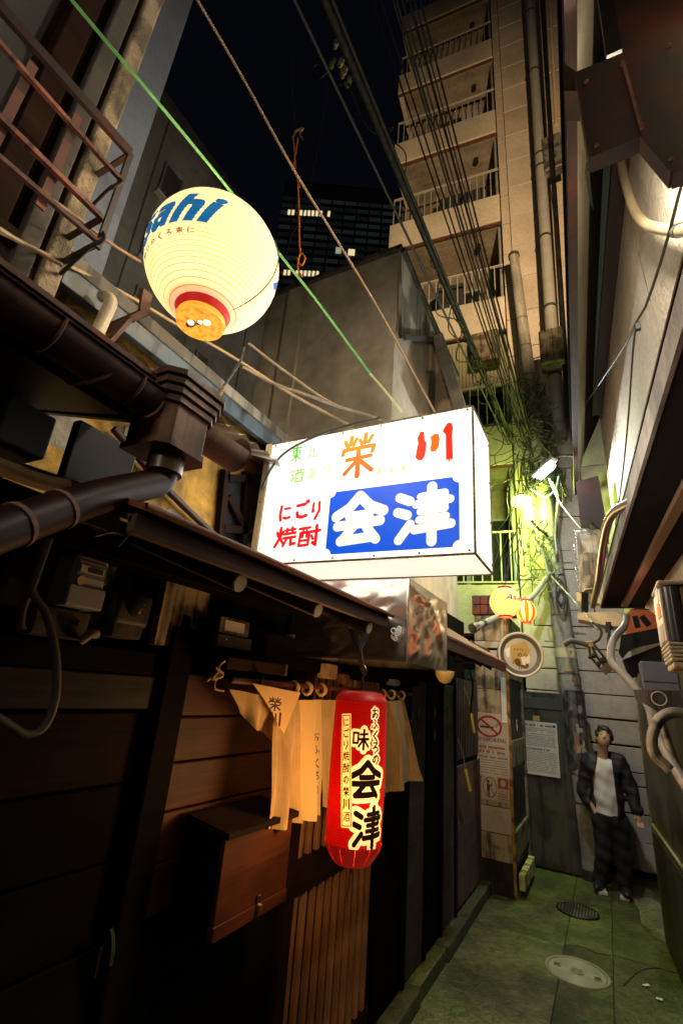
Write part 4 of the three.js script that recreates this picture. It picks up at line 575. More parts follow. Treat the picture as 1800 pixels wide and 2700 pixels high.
  const stain = canvas(512, 512, (g) => { g.fillStyle = '#f4f1e6'; g.fillRect(0, 0, 512, 512); for (let i = 0; i < 260; i++) { const a = hash(i, 1, 77) * 512, top = i % 2; g.strokeStyle = `rgba(88,74,40,${0.04 + 0.3 * hash(i, 2, 77) ** 3})`; g.lineWidth = 1 + 2 * hash(i, 3, 77); g.beginPath(); const b = top ? 0 : hash(i, 5, 77) * 512, l = 10 + 120 * hash(i, 4, 77) ** 3; g.moveTo(a, b); g.lineTo(a + 3, b + l); g.stroke(); } });
  const acr = (map, e, col = lin(1, 0.97, 0.9)) => { const m = new THREE.MeshPhysicalMaterial({ color: lin(0.8, 0.8, 0.78), roughness: 0.35, map, transmission: 0.03, thickness: 0, emissive: col, emissiveMap: map, emissiveIntensity: e }); return m; };
  obj('front_panel', label2d(V(x0, y0, zf), V(x1, y0, zf), V(x0, y1, zf)), acr(face, 0.74, lin(1, 1, 0.97)), t);
  obj('side_panel', label2d(V(x1, y0, zf - 0.003), V(x1, y0, zb), V(x1, y1, zf - 0.003)), acr(stain, 1.1), t);
  obj('bottom_panel', label2d(V(x0, y0, zb), V(x1, y0, zb), V(x0, y0, zf - 0.003)), acr(stain, 0.92), t);
  obj('top_panel', label2d(V(x0, y1, zf), V(x1, y1, zf), V(x0, y1, zb)), acr(stain, 0.7), t);
  obj('back_panel', label2d(V(x1, y0, zb), V(x0, y0, zb), V(x1, y1, zb)), acr(stain, 0.9), t);
  obj('wall_panel', label2d(V(x0, y0, zb), V(x0, y0, zf), V(x0, y1, zb)), mat.cream, t);
  const trim = M(0.3, 0.24, 0.16, { roughness: 0.5, tx: 'grime', s: 6 }), w = 0.0035;
  const ed = (a, b) => obj('edge_trim', bar(a, b, w * 2, w * 2), trim, t);
  ed(V(x1, y0, zf), V(x1, y1, zf)); ed(V(x0, y0, zf), V(x1, y0, zf)); ed(V(x0, y1, zf), V(x1, y1, zf)); ed(V(x1, y0, zf), V(x1, y0, zb)); ed(V(x1, y1, zf), V(x1, y1, zb)); ed(V(x1, y0, zb), V(x1, y1, zb)); ed(V(x0, y0, zb), V(x1, y0, zb));
  for (const y of [y0 + 0.012, y1 - 0.012]) for (let k = 0; k < 6; k++) obj('fixing_screw', new THREE.SphereGeometry(0.0045, 8, 6).translate(mix(x0 + 0.02, x1 - 0.02, k / 5), y, zf + 0.002), mat.greyMetal, t);
  for (let k = 0; k < 4; k++) obj('fixing_screw', new THREE.SphereGeometry(0.0045, 8, 6).translate(x1 + 0.002, mix(y0 + 0.03, y1 - 0.03, k / 3), zb + 0.02), mat.greyMetal, t);
  const st = part('wall_strip', t); obj('strip', rbx(x0 - 0.034, x0 - 0.002, y0 - 0.004, y1 + 0.004, zf - 0.1, zf + 0.006, 0.003), mat.cream, st); for (const y of [0.12, 0.5, 0.85]) obj('screw', new THREE.SphereGeometry(0.0055, 8, 6).translate(x0 - 0.018, mix(y0, y1, y), zf + 0.007), mat.chrome, st);
  for (const y of [0.22, 0.8]) for (const x of [0.12, 0.37, 0.63, 0.88]) point('sign_tube_light', lin(1, 0.97, 0.9), y > 0.5 ? 1.5 : 0.5, V(mix(x0, x1, x), mix(y0, y1, y), mix(zf, zb, 0.5)), 1);
  rect('sign_front_light', lin(1, 0.97, 0.9), 4.0, x1 - x0, y1 - y0, V((x0 + x1) / 2, (y0 + y1) / 2, zf + 0.01), V((x0 + x1) / 2, (y0 + y1) / 2, 5));
  rect('sign_side_light', lin(1, 0.95, 0.86), 8, zf - zb, y1 - y0, V(x1 + 0.01, (y0 + y1) / 2, (zf + zb) / 2), V(5, (y0 + y1) / 2, (zf + zb) / 2));
  rect('sign_bottom_light', lin(1, 0.96, 0.88), 1.6, x1 - x0, zf - zb, V((x0 + x1) / 2, y0 - 0.01, (zf + zb) / 2), V((x0 + x1) / 2, -5, (zf + zb) / 2 + 0.001));
  rect('sign_back_light', lin(1, 0.96, 0.88), 2.4, x1 - x0, y1 - y0, V((x0 + x1) / 2, (y0 + y1) / 2, zb - 0.01), V((x0 + x1) / 2, (y0 + y1) / 2, -9));
  // cable draped over the sign's corner
  const c = thing('cable', 'dark cable draped across the upper corner of the lit box sign', 'cable'); obj('cable', tube([[690, 1290], [715, 1235], [750, 1195], [800, 1165], [860, 1140], [910, 1130], [1000, 1108]].map(([u, v], i) => Z(u, v, i > 4 ? -1.62 : -1.585).add(V(0, i > 4 ? 0.012 : 0, 0))), 0.0055, 50), mat.darkCable, c);
}

// ---------- paper lanterns ----------
function lanternShell(rad, h, ribs, r0) { // profile from the lower to the upper opening, with a soft scallop between hoops
  const pts = [], n = ribs * 3; for (let i = 0; i <= n; i++) { const s = i / n * 2 - 1, a = Math.asin(clamp(s * Math.cos(Math.asin(r0 / rad)), -1, 1)); pts.push([rad * Math.cos(a) * (1 - 0.016 * Math.abs(Math.cos(i / 3 * Math.PI))), s * h / 2]); } return pts;
}
const paperLit = (map, e, col, tr) => { map.wrapS = THREE.RepeatWrapping; map.offset.x = 0.5; return new THREE.MeshPhysicalMaterial({ color: lin(0.8, 0.74, 0.6), map, roughness: 1, transmission: tr, thickness: 0, emissive: col, emissiveMap: map, emissiveIntensity: e, side: THREE.DoubleSide }); };
{ // big globe
  const c = V(-1.075, 3.15, -0.868), rad = 0.229, h = 0.425, t = thing('globe_lantern', 'large round cream paper lantern with blue brand lettering on a green rope', 'lantern');
  const map = canvas(2048, 1024, (g, W, H) => {
    g.fillStyle = '#fff6df'; g.fillRect(0, 0, W, H);
    for (let i = 0; i < 500; i++) { const a = hash(i, 1, 31) * W, b = hash(i, 2, 31) * H, r = 6 + 60 * hash(i, 3, 31) ** 3; const q = g.createRadialGradient(a, b, 0, a, b, r), al = 0.10 * hash(i, 4, 31); q.addColorStop(0, `rgba(214,160,60,${al})`); q.addColorStop(1, 'rgba(214,160,60,0)'); g.fillStyle = q; g.fillRect(a - r, b - r, 2 * r, 2 * r); }
    for (let i = 0; i < 90; i++) { g.fillStyle = `rgba(120,80,20,${0.25 * hash(i, 4, 33)})`; g.fillRect(hash(i, 1, 33) * W, hash(i, 2, 33) * H, 2 + 6 * hash(i, 5, 33), 2 + 3 * hash(i, 6, 33)); }
    for (let k = 1; k < 34; k++) { g.fillStyle = 'rgba(168,106,22,0.5)'; g.fillRect(0, k / 34 * H - 2, W, 4.5); }
    // lettering, slanted
    for (const az of [-4, 176]) {
      const cx = ((az + 540) % 360) / 360 * W; g.save(); g.translate(cx, H * 0.53); g.transform(1, 0, -0.28, 1, 0, 0); g.fillStyle = '#0a56b4'; g.font = 'bold 330px sans-serif'; g.textAlign = 'center'; g.textBaseline = 'middle'; g.scale(0.66, 1); g.fillText('Asahi', 0, -10); g.lineWidth = 22; g.strokeStyle = '#0a56b4'; g.strokeText('Asahi', 0, -10); g.restore();
      g.strokeStyle = '#2a2a26'; g.lineCap = 'round'; [K.shou, K.ri, K.no, K.ku, K.ro, K.tou, K.ni].forEach((k, i) => glyph(g, k, cx - 190 + i * 58, H * 0.685, 40, 44, 1.2));
      g.fillStyle = 'rgba(40,60,120,0.75)'; for (let i = 0; i < 46; i++) g.fillRect(cx - 260 + i * 12, H * 0.17 + 12 * Math.sin(i), 5, 34 + 14 * Math.sin(i * 2.3));
    }
  });
  obj('paper_shell', lathe(lanternShell(rad, h, 34, 0.084), 72, c), paperLit(map, 0.5, lin(1, 0.88, 0.62), 0.075), t);
  const rb = c.clone().add(V(0, -h / 2, 0));
  obj('red_collar', lathe([[0.082, -0.022], [0.094, 0.012], [0.104, 0.036], [0.09, 0.036], [0.079, -0.022]], 40, rb), new THREE.MeshStandardMaterial({ color: lin(0.5, 0.01, 0.01), roughness: 0.6, emissive: lin(0.4, 0.004, 0.004), emissiveIntensity: 0.7 }), t);
  const capT = canvas(256, 256, (g) => { g.fillStyle = '#ffd27a'; g.fillRect(0, 0, 256, 256); for (let i = 0; i < 200; i++) { const a = hash(i, 1, 91) * 256, b = hash(i, 2, 91) * 256; g.fillStyle = `rgba(120,66,0,${0.22 * hash(i, 3, 91)})`; g.beginPath(); g.arc(a, b, 2 + 14 * hash(i, 4, 91), 0, 7); g.fill(); } g.fillStyle = 'rgba(40,20,0,0.7)'; for (let i = 0; i < 60; i++) { g.beginPath(); g.arc(96 + 80 * (hash(i, 1, 92) - 0.5), 104 + 34 * (hash(i, 2, 92) - 0.5), 2 + 7 * hash(i, 3, 92), 0, 7); g.fill(); } });
  const cup = part('bottom_cup', t), cm = new THREE.MeshStandardMaterial({ color: lin(0.7, 0.5, 0.2), map: capT, roughness: 0.7, emissive: lin(1, 0.72, 0.22), emissiveMap: capT, emissiveIntensity: 0.9, side: THREE.DoubleSide });
  obj('cup_wall', lathe([[0.079, -0.021], [0.078, -0.045], [0.074, -0.05]], 40, rb), cm, cup); const disc = new THREE.CircleGeometry(0.077, 40).rotateX(Math.PI / 2).translate(rb.x, rb.y - 0.05, rb.z); obj('cup_floor', disc, cm, cup);
  for (const [a, b, r] of [[-0.018, 0.022, 0.0105], [0.012, 0.012, 0.007], [0.032, 0.001, 0.0115]]) obj('lit_hole', new THREE.CylinderGeometry(r, r, 0.002, 18).translate(rb.x + a, rb.y - 0.0515, rb.z + b), new THREE.MeshStandardMaterial({ color: lin(1, 1, 1), emissive: lin(1, 0.95, 0.8), emissiveIntensity: 3 }), cup);
  obj('top_ring', lathe([[0.058, 0.0], [0.066, 0.004], [0.066, 0.03], [0.06, 0.032], [0.058, 0.0]], 40, c.clone().add(V(0, h / 2 - 0.004, 0))), mat.black, t);
  obj('wire_bail', tube([c.clone().add(V(-0.06, h / 2 + 0.02, 0)), c.clone().add(V(-0.03, h / 2 + 0.08, 0)), c.clone().add(V(0, h / 2 + 0.1, 0)), c.clone().add(V(0.03, h / 2 + 0.08, 0)), c.clone().add(V(0.06, h / 2 + 0.02, 0))], 0.003, 24, 6), mat.darkCable, t);
  const hoop = []; for (let i = 0; i <= 24; i++) { const a = -1.25 + 2.5 * i / 24; hoop.push(c.clone().add(V(Math.cos(a) * (rad + 0.004) * Math.cos(0.35), Math.sin(a) * (h / 2 + 0.012), -Math.cos(a) * (rad + 0.004) * Math.sin(0.35)))); }
  obj('guard_wire', tube(hoop, 0.0022, 60, 6), mat.darkCable, t);
  point('globe_lantern_light', lin(1, 0.78, 0.45), 2.1, c.clone().add(V(0.035, -0.045, 0.0)), 6);
}
{ // long red lantern
  const c = V(-0.816, 0, -1.75), rad = 0.1, y0 = 1.305, y1 = 1.765, t = thing('red_lantern', 'long red paper lantern with black brush lettering hanging before the door curtain', 'lantern');
  const S = 2048 / 360, PY = 2900, yy = (y) => (y1 - y) * PY, xx = (az) => ((az + 180) % 360) * S, H = Math.round((y1 - y0) * PY);
  const map = canvas(2048, H, (g, W) => {
    g.fillStyle = '#9a0805'; g.fillRect(0, 0, W, H); for (let k = 0; k < 60; k++) { g.fillStyle = 'rgba(60,0,0,0.38)'; g.fillRect(0, k / 60 * H, W, 5); }
    for (let i = 0; i < 300; i++) { g.fillStyle = `rgba(90,0,0,${0.12 * hash(i, 4, 51)})`; g.fillRect(hash(i, 1, 51) * W, hash(i, 2, 51) * H, 6 + 60 * hash(i, 3, 51), 4 + 30 * hash(i, 5, 51)); }
    g.lineCap = g.lineJoin = 'round';
    const put = (k, az, yt, w, h, k1, k2) => { const x = xx(az) - w / 2; g.strokeStyle = '#fff2cc'; glyph(g, k, x, yy(yt), w, h, k1); };
    const ink = (k, az, yt, w, h, k2) => { g.strokeStyle = '#120a08'; glyph(g, k, xx(az) - w / 2, yy(yt), w, h, k2); };
    const set = [[K.o, 58, 1.742, 105, 100], [K.fu, 58, 1.705, 105, 100], [K.ku, 60, 1.668, 100, 100], [K.ro, 62, 1.632, 105, 105], [K.no, 64, 1.594, 110, 100], [K.aji, 28, 1.67, 190, 190]], big = [[K.ai, 46, 1.57, 400, 330], [K.zu, 55, 1.435, 380, 350]];
    for (const s of [0, 180]) { for (const [k, a, y, w, h] of set) put(k, a + s, y, w, h, 4.4); for (const [k, a, y, w, h] of big) put(k, a + s, y, w, h, 2.5); for (const [k, a, y, w, h] of set) ink(k, a + s, y, w, h, 1.25); for (const [k, a, y, w, h] of big) ink(k, a + s, y, w, h, 0.95); }
    for (const s of [0, 180]) { // pale slip with small writing along one side
      g.save(); g.translate(xx(352 + s), yy(1.715)); g.rotate(-0.1); g.fillStyle = '#ffe29a'; g.fillRect(-60, 0, 130, 1010); g.strokeStyle = '#3a1a08'; g.lineWidth = 8; g.strokeRect(-46, 16, 102, 978); g.fillStyle = '#241008'; g.strokeStyle = '#241008'; [K.ni, K.go, K.ri, K.shou, K.chuu, K.no, K.ei, K.sen, K.sake].forEach((k, i) => glyph(g, k, -34, 40 + i * 104, 78, 84, 1.3)); g.restore();
    }
  });
  const n = 44, pr = []; for (let i = 0; i <= n * 2; i++) { const s = i / (n * 2); pr.push([rad * (0.965 + 0.035 * Math.sin(Math.PI * s)) * (i % 2 ? 1 : 0.982), mix(y0, y1, s)]); }
  const shell = obj('paper_shell', lathe(pr, 64, c), paperLit(map, 0.8, lin(1, 0.78, 0.45), 0.1), t); shell.material.color.set(1, 0.9, 0.8); shell.material.color.multiplyScalar(0.7);
  const redP = M(0.42, 0.012, 0.01, { roughness: 0.35 }); redP.emissive = lin(0.5, 0.01, 0.006); redP.emissiveIntensity = 0.35;
  obj('top_cap', lathe([[0.05, y1 + 0.03], [0.075, y1 + 0.026], [rad - 0.004, y1 + 0.004], [rad - 0.004, y1 - 0.01]], 48, c), redP, t); obj('top_plate', lathe([[0.0001, y1 + 0.034], [0.052, y1 + 0.034], [0.052, y1 + 0.026]], 32, c), mat.black, t);
  const cap = part('bottom_cap', t); for (let k = 0; k < 12; k++) { const a0 = k / 12 * Math.PI * 2, g = new THREE.LatheGeometry([[0.058, y0 - 0.056], [0.068, y0 - 0.05], [rad - 0.012, y0 - 0.022], [rad - 0.004, y0 - 0.008], [rad - 0.002, y0 + 0.006]].map(([r, y]) => new THREE.Vector2(r, y)), 4, a0 + 0.003, Math.PI / 6 - 0.006); g.translate(c.x, 0, c.z); obj('cap_gore', g, redP, cap); } obj('cap_ring', lathe([[0.0001, y0 - 0.057], [0.06, y0 - 0.057], [0.06, y0 - 0.049]], 36, c), redP, cap);
  for (let k = 0; k < 5; k++) obj('tassel_strand', tube([V(c.x + rr(-0.006, 0.006), y0 - 0.055, c.z + rr(-0.006, 0.006)), V(c.x + rr(-0.01, 0.01), y0 - 0.12, c.z), V(c.x + rr(-0.012, 0.012), y0 - rr(0.16, 0.19), c.z + rr(-0.01, 0.01))], 0.003, 12, 5), mat.hemp, t);
  const top = V(c.x, y1 + 0.034, c.z); obj('stem', cyl(top, top.clone().add(V(0, 0.05, 0)), 0.006), mat.greyMetal, t); obj('hook', tube([top.clone().add(V(0, 0.05, 0)), top.clone().add(V(0.012, 0.07, 0)), top.clone().add(V(0, 0.09, 0)), top.clone().add(V(-0.014, 0.075, 0))], 0.003, 24, 6), mat.chrome, t);
  obj('hanging_cord', tube([top.clone().add(V(0, 0.088, 0)), top.clone().add(V(-0.012, 0.14, 0)), V(c.x - 0.012, 2.0, c.z + 0.03)], 0.003, 24, 6), mat.hemp, t);
  point('red_lantern_light', lin(1, 0.52, 0.18), 1.15, V(c.x, 1.44, c.z), 4); point('red_lantern_light', lin(1, 0.52, 0.2), 0.35, V(c.x, 1.62, c.z), 4);
}
function smallLantern(name, label, c, rad, h, stripes, I, e) {
  const t = thing(name, label, 'lantern', 'small round lanterns over the pipe arm');
  const map = canvas(1024, 512, (g, W, H) => { g.fillStyle = stripes ? '#ffe9c0' : '#fff0cc'; g.fillRect(0, 0, W, H); if (stripes) for (let k = 0; k < 8; k++) { g.fillStyle = '#ff6a08'; g.fillRect(k * W / 8, 0, W / 16, H); } else { for (const az of [60, 240]) { const cx = ((az + 180) % 360) / 360 * W; g.save(); g.translate(cx, H * 0.48); g.transform(0.8, 0, -0.25, 1, 0, 0); g.fillStyle = '#0b4fae'; g.font = 'bold 130px sans-serif'; g.textAlign = 'center'; g.fillText('Asahi', 0, 0); g.restore(); g.fillStyle = '#c44'; for (let i = 0; i < 16; i++) g.fillRect(cx - 70 + i * 9, H * 0.22 + 4 * Math.sin(i * 2), 4, 14); } } for (let k = 1; k < 18; k++) { g.fillStyle = 'rgba(170,100,20,0.25)'; g.fillRect(0, k / 18 * H, W, 2); } });
  obj('paper_shell', lathe(lanternShell(rad, h, 16, rad * 0.42), 40, c), paperLit(map, e, lin(1, 0.52, 0.13), 0.035), t);
  const rim = M(0.45, 0.015, 0.01, { roughness: 0.5 }); for (const s of [-1, 1]) obj(s > 0 ? 'top_rim' : 'bottom_rim', lathe([[rad * 0.44, -0.008], [rad * 0.46, 0], [rad * 0.44, 0.012], [rad * 0.4, 0.012], [rad * 0.4, -0.008], [rad * 0.44, -0.008]], 28, c.clone().add(V(0, s * (h / 2 + 0.002), 0))), rim, t);
  for (let k = 0; k < 4; k++) obj('tie', tube([c.clone().add(V(rr(-0.04, 0.04), h / 2 + 0.008, rr(-0.02, 0.02))), c.clone().add(V(rr(-0.03, 0.03), h / 2 + 0.035, 0)), c.clone().add(V(0, h / 2 + 0.03, 0))], 0.004, 12, 5), mat.hemp, t);
  point(name + '_light', lin(1, 0.7, 0.34), I, c, 2); return t;
}
smallLantern('small_lantern', 'small round white lantern with red rims below the box sign corner', Z(1331, 1588, -4.5), 0.138, 0.25, false, 1.6, 0.8);
smallLantern('striped_lantern', 'small orange and white striped lantern beside the white one', Z(1386, 1612, -4.85), 0.092, 0.2, true, 0.6, 0.9);

// ---------- steel hood beside the sign ----------
{
  const t = thing('steel_hood', 'creased stainless steel hood with a bright folded corner beneath the box sign', 'hood'), zf = -1.9, zb = -2.5, x1 = -0.7, x0 = -1.27, y0 = 1.922, y1 = 2.262;
  const sheet = (p00, p10, p01, amp, sd) => { const g = label2d(p00, p10, p01, 24), p = g.attributes.position, e = p10.clone().sub(p00), f = p01.clone().sub(p00), n = e.clone().cross(f).normalize(), uv = g.attributes.uv; for (let i = 0; i < p.count; i++) { const u = uv.getX(i), v = uv.getY(i), k = Math.min(u, 1 - u, v, 1 - v) * 6; const d = amp * clamp(k) * (fbm(u * 0.99, v * 0.99, 5, 4, 3, sd) - 0.5); p.setXYZ(i, p.getX(i) + n.x * d, p.getY(i) + n.y * d, p.getZ(i) + n.z * d); } g.computeVertexNormals(); return g; };
  obj('front_sheet', sheet(V(x0, y0, zf), V(x1, y0, zf), V(x0, y1, zf), 0.035, 300), mat.steel, t); obj('side_sheet', sheet(V(x1, y0 - 0.004, zf), V(x1, y0 - 0.004, zb), V(x1, y1, zf), 0.04, 310), mat.steel, t);
  obj('bottom_sheet', plate([V(x0, y0, zf), V(x1, y0, zf), V(x1, y0, zb), V(x0, y0, zb)], V(0, 0.003, 0)), mat.steel, t); obj('top_sheet', plate([V(x0, y1, zf), V(x1, y1, zf), V(x1, y1, zb), V(x0, y1, zb)], V(0, 0.003, 0)), mat.greyMetal, t); obj('back_sheet', plate([V(x0, y0, zb), V(x1, y0, zb), V(x1, y1, zb), V(x0, y1, zb)], V(0, 0, 0.003)), mat.greyMetal, t);
  obj('corner_fold', cyl(V(x1, y0, zf), V(x1, y1, zf), 0.005), mat.chrome, t); obj('bottom_fold', bar(V(x0, y0, zf), V(x1, y0, zf), 0.008), mat.chrome, t);
  const st = X(1045, 1675, x1); const cx = Z(1045, 1675, zf + 0.012); for (let k = 0; k < 9; k++) obj('sticker_petal', new THREE.TorusGeometry(0.007 + 0.004 * rnd(), 0.0025, 5, 12).translate(cx.x + rr(-0.014, 0.014), cx.y + rr(-0.03, 0.03), zf + 0.018), M(0.75, 0.74, 0.72), t);
  const b = thing('bracket_strap', 'black flat iron strap bracing the steel hood', 'bracket'); obj('strap', bar(V(-0.93, 2.04, -1.84), V(-0.9, 1.86, -1.95), 0.022, 0.006), mat.blackMetal, b);
  const d = thing('plastic_dish', 'yellowed plastic dish hanging under the steel hood', 'dish'), q = Z(1172, 1775, -2.7); obj('dish', lathe([[0.0001, -0.055], [0.03, -0.045], [0.05, -0.01], [0.052, 0.01], [0.05, 0.012]], 24, q), M(0.6, 0.5, 0.2, { roughness: 0.4 }), d);
  for (const [u, v, w, h, m, lb] of [[862, 1770, 0.1, 0.07, mat.hemp, 'faded paper charm pinned over the door curtain'], [900, 1790, 0.07, 0.05, mat.rust, 'rusty tin box fixed above the door curtain'], [1035, 1800, 0.09, 0.04, mat.greyPaint, 'grey junction box above the door curtain']]) { const o = thing('small_box', lb, 'box'), p = X(u, v, -1.23); obj('body', rbx(p.x - 0.03, p.x + 0.03, p.y - h / 2, p.y + h / 2, p.z - w / 2, p.z + w / 2, 0.006), m, o); obj('lid', rbx(p.x + 0.03, p.x + 0.036, p.y - h / 2 + 0.006, p.y + h / 2 - 0.006, p.z - w / 2 + 0.006, p.z + w / 2 - 0.006, 0.002), m, o); }
}
{ // white lantern behind the photographer, further up the alley
  const c = V(-0.6, 2.95, 1.35), t = thing('hanging_lantern', 'plain white paper lantern hanging over the alley behind the viewer', 'lantern');
  const map = canvas(256, 256, (g) => { g.fillStyle = '#fff6e2'; g.fillRect(0, 0, 256, 256); for (let k = 1; k < 20; k++) { g.fillStyle = 'rgba(170,120,40,0.3)'; g.fillRect(0, k / 20 * 256, 256, 2); } });
  obj('paper_shell', lathe(lanternShell(0.2, 0.38, 20, 0.07), 40, c), paperLit(map, 1, lin(1, 0.86, 0.62), 0.02), t); obj('top_ring', lathe([[0.06, 0], [0.075, 0.01], [0.06, 0.03]], 28, c.clone().add(V(0, 0.19, 0))), mat.black, t); obj('cord', cyl(c.clone().add(V(0, 0.2, 0)), c.clone().add(V(0, 0.6, 0)), 0.005), mat.hemp, t);
  point('hanging_lantern_light', lin(1, 0.86, 0.66), 3.0, c, 6);
}
// ---------- tiled corner with notices ----------
const sheetOf = (w, h, draw) => canvas(w, h, (g) => { g.fillStyle = '#c9bfae'; g.fillRect(0, 0, w, h); draw(g); });
const printed = (map, o = {}) => { const m = M(0.85, 0.83, 0.8, { roughness: 0.6, ...o }); m.map = map; return m; };
const lines = (g, x, y, w, n, dy, th, col, sd) => { for (let i = 0; i < n; i++) { let q = x; while (q < x + w - 8) { const l = 5 + 16 * hash(i, Math.round(q), sd); if (hash(Math.round(q), i, sd + 1) > 0.12) { g.fillStyle = col; g.fillRect(q, y + i * dy, Math.min(l, x + w - q), th); g.fillRect(q + 2, y + i * dy - th, 2, th * 3); } q += l + 4; } } };
{
  const t = thing('corner_wall', 'pale tiled corner wall carrying the smoking ban notice', 'wall'), x0 = -1.32, x1 = -0.95, zf = -5.9, zb = -6.95;
  obj('core', bx(x0, x1 - 0.02, 0, 2.75, zb, zf - 0.02), mat.black, t);
  const ys = [0.28, 0.52, 0.76, 1.02, 1.32, 1.62, 1.92, 2.2, 2.45, 2.75]; for (let i = 0; i < ys.length - 1; i++) { const p = M(0.46, 0.39, 0.27, { tx: 'grime', s: 1.5, roughness: 0.5 }); obj('tile', rbx(x0, x1 - 0.03, ys[i] + 0.003, ys[i + 1] - 0.003, zf - 0.02, zf + rr(-0.002, 0.002), 0.005), i % 3 === 1 ? mat.panel2 : p, t); }
  obj('plinth', rbx(x0, x1 - 0.025, 0, 0.277, zf - 0.02, zf + 0.012, 0.006), M(0.03, 0.028, 0.024, { tx: 'grime', s: 2 }), t);
  obj('corner_trim', rbx(x1 - 0.028, x1, 0.0, 2.75, zf - 0.05, zf + 0.006, 0.004), M(0.45, 0.24, 0.06, { tx: 'grime', s: 3, roughness: 0.4 }), t);
  obj('cream_strip', rbx(x1 - 0.085, x1 - 0.03, 1.58, 2.05, zf + 0.003, zf + 0.022, 0.004), M(0.7, 0.68, 0.55), t);
  obj('side_frame', [bx(x1 - 0.02, x1 + 0.01, 0, 2.75, zb, zb + 0.06), bx(x1 - 0.02, x1 + 0.01, 2.05, 2.75, zb, zf - 0.05), bx(x1 - 0.02, x1 + 0.006, 0.3, 0.55, zb, zf - 0.05), bx(x1 - 0.02, x1 + 0.006, 1.15, 1.4, zb, zf - 0.05)], M(0.2, 0.19, 0.14, { tx: 'grime', s: 2 }), t);
  obj('door_handle', cyl(V(x1 + 0.02, 1.5, zf - 0.3), V(x1 + 0.02, 1.62, zf - 0.32), 0.012), mat.chrome, t);
  for (let k = 0; k < 5; k++) for (const r of [0, 1]) obj('cap_block', rbx(x0 - 0.02 + k * 0.095, x0 + 0.068 + k * 0.095, 2.76 + r * 0.12, 2.87 + r * 0.12, zf - 0.3, zf + 0.02 + rr(-0.008, 0.008), 0.008), mat.rust, t);
  const st = thing('door_step', 'yellowish step block at the side of the tiled corner', 'step'); for (let k = 0; k < 3; k++) obj('step_tile', rbx(x1 + 0.012, x1 + 0.075, 0.06, 0.2, zf - 0.05 - k * 0.26, zf - 0.3 - k * 0.26, 0.01), M(0.55, 0.56, 0.3, { tx: 'grime', s: 4 }), st);
  const np = thing('no_smoking_notice', 'paper smoking ban notice with a red crossed cigarette on the tiled corner', 'notice'), a = Z(1248, 2040, zf), b = Z(1338, 1885, zf), w = b.x - a.x;
  const nt = sheetOf(512, 880, (g) => {
    g.fillStyle = '#cfc3b2'; g.fillRect(0, 0, 512, 880); g.fillStyle = '#1c1714'; g.fillRect(110, 190, 190, 26); g.strokeStyle = '#1c1714'; g.lineWidth = 9; g.lineCap = 'round'; g.beginPath(); g.moveTo(318, 190); g.bezierCurveTo(318, 150, 370, 160, 360, 120); g.stroke(); g.beginPath(); g.moveTo(342, 196); g.bezierCurveTo(345, 160, 392, 170, 386, 120); g.stroke();
    g.strokeStyle = '#a3141a'; g.lineWidth = 30; g.beginPath(); g.ellipse(240, 190, 170, 140, 0, 0, 7); g.stroke(); g.beginPath(); g.moveTo(120, 92); g.lineTo(360, 288); g.stroke();
    g.fillStyle = '#1c1714'; g.font = 'bold 74px serif'; g.textAlign = 'center'; g.save(); g.translate(250, 402); g.scale(0.9, 1); g.fillText('NO SMOKING', 0, 0); g.restore(); lines(g, 40, 470, 420, 2, 66, 26, '#8a3a2a', 41); lines(g, 20, 612, 470, 1, 40, 14, '#3a2a22', 43); lines(g, 20, 660, 470, 6, 34, 6, '#4a3a32', 45);
  });
  obj('sheet', label2d(V(a.x, a.y, zf + 0.006), V(a.x + w, a.y, zf + 0.008), V(a.x, b.y, zf + 0.009)), printed(nt), np);
  const pf = thing('plastic_sleeve', 'glossy clear plastic sleeve over the smoking ban notice', 'sleeve'); { const g = label2d(V(a.x - 0.012, a.y - 0.01, zf + 0.014), V(a.x + w + 0.012, a.y - 0.01, zf + 0.014), V(a.x - 0.012, b.y + 0.012, zf + 0.016), 14), p = g.attributes.position; for (let i = 0; i < p.count; i++) p.setZ(i, p.getZ(i) + rr(-0.003, 0.003)); g.computeVertexNormals(); obj('film', g, new THREE.MeshPhysicalMaterial({ color: 0xffffff, transmission: 1, thickness: 0, roughness: 0.12, ior: 1.45 }), pf); }
  const ph = thing('photo_ban_notice', 'small notice with a crossed-out figure below the smoking ban', 'notice'), c = Z(1271, 2106, zf), d = Z(1341, 2048, zf);
  const pt = sheetOf(384, 256, (g) => { g.fillStyle = '#c2b49c'; g.fillRect(0, 0, 384, 256); g.fillStyle = '#5a2418'; g.beginPath(); g.arc(88, 78, 18, 0, 7); g.fill(); g.fillRect(70, 98, 40, 74); g.fillRect(72, 172, 14, 50); g.fillRect(94, 172, 14, 50); g.fillRect(104, 104, 40, 14); g.fillRect(134, 74, 12, 36); g.strokeStyle = '#8a3a22'; g.lineWidth = 9; g.beginPath(); g.arc(112, 132, 94, 0, 7); g.stroke(); g.beginPath(); g.moveTo(60, 52); g.lineTo(178, 206); g.stroke(); g.fillStyle = '#a04a34'; g.fillRect(226, 20, 146, 110); g.fillStyle = '#c2b49c'; g.beginPath(); g.arc(300, 74, 34, 0, 7); g.fill(); lines(g, 230, 150, 140, 4, 24, 9, '#9a4a34', 47); });
  obj('sheet', label2d(V(c.x, c.y, zf + 0.005), V(d.x, c.y, zf + 0.006), V(c.x, d.y, zf + 0.006)), printed(pt), ph);
}
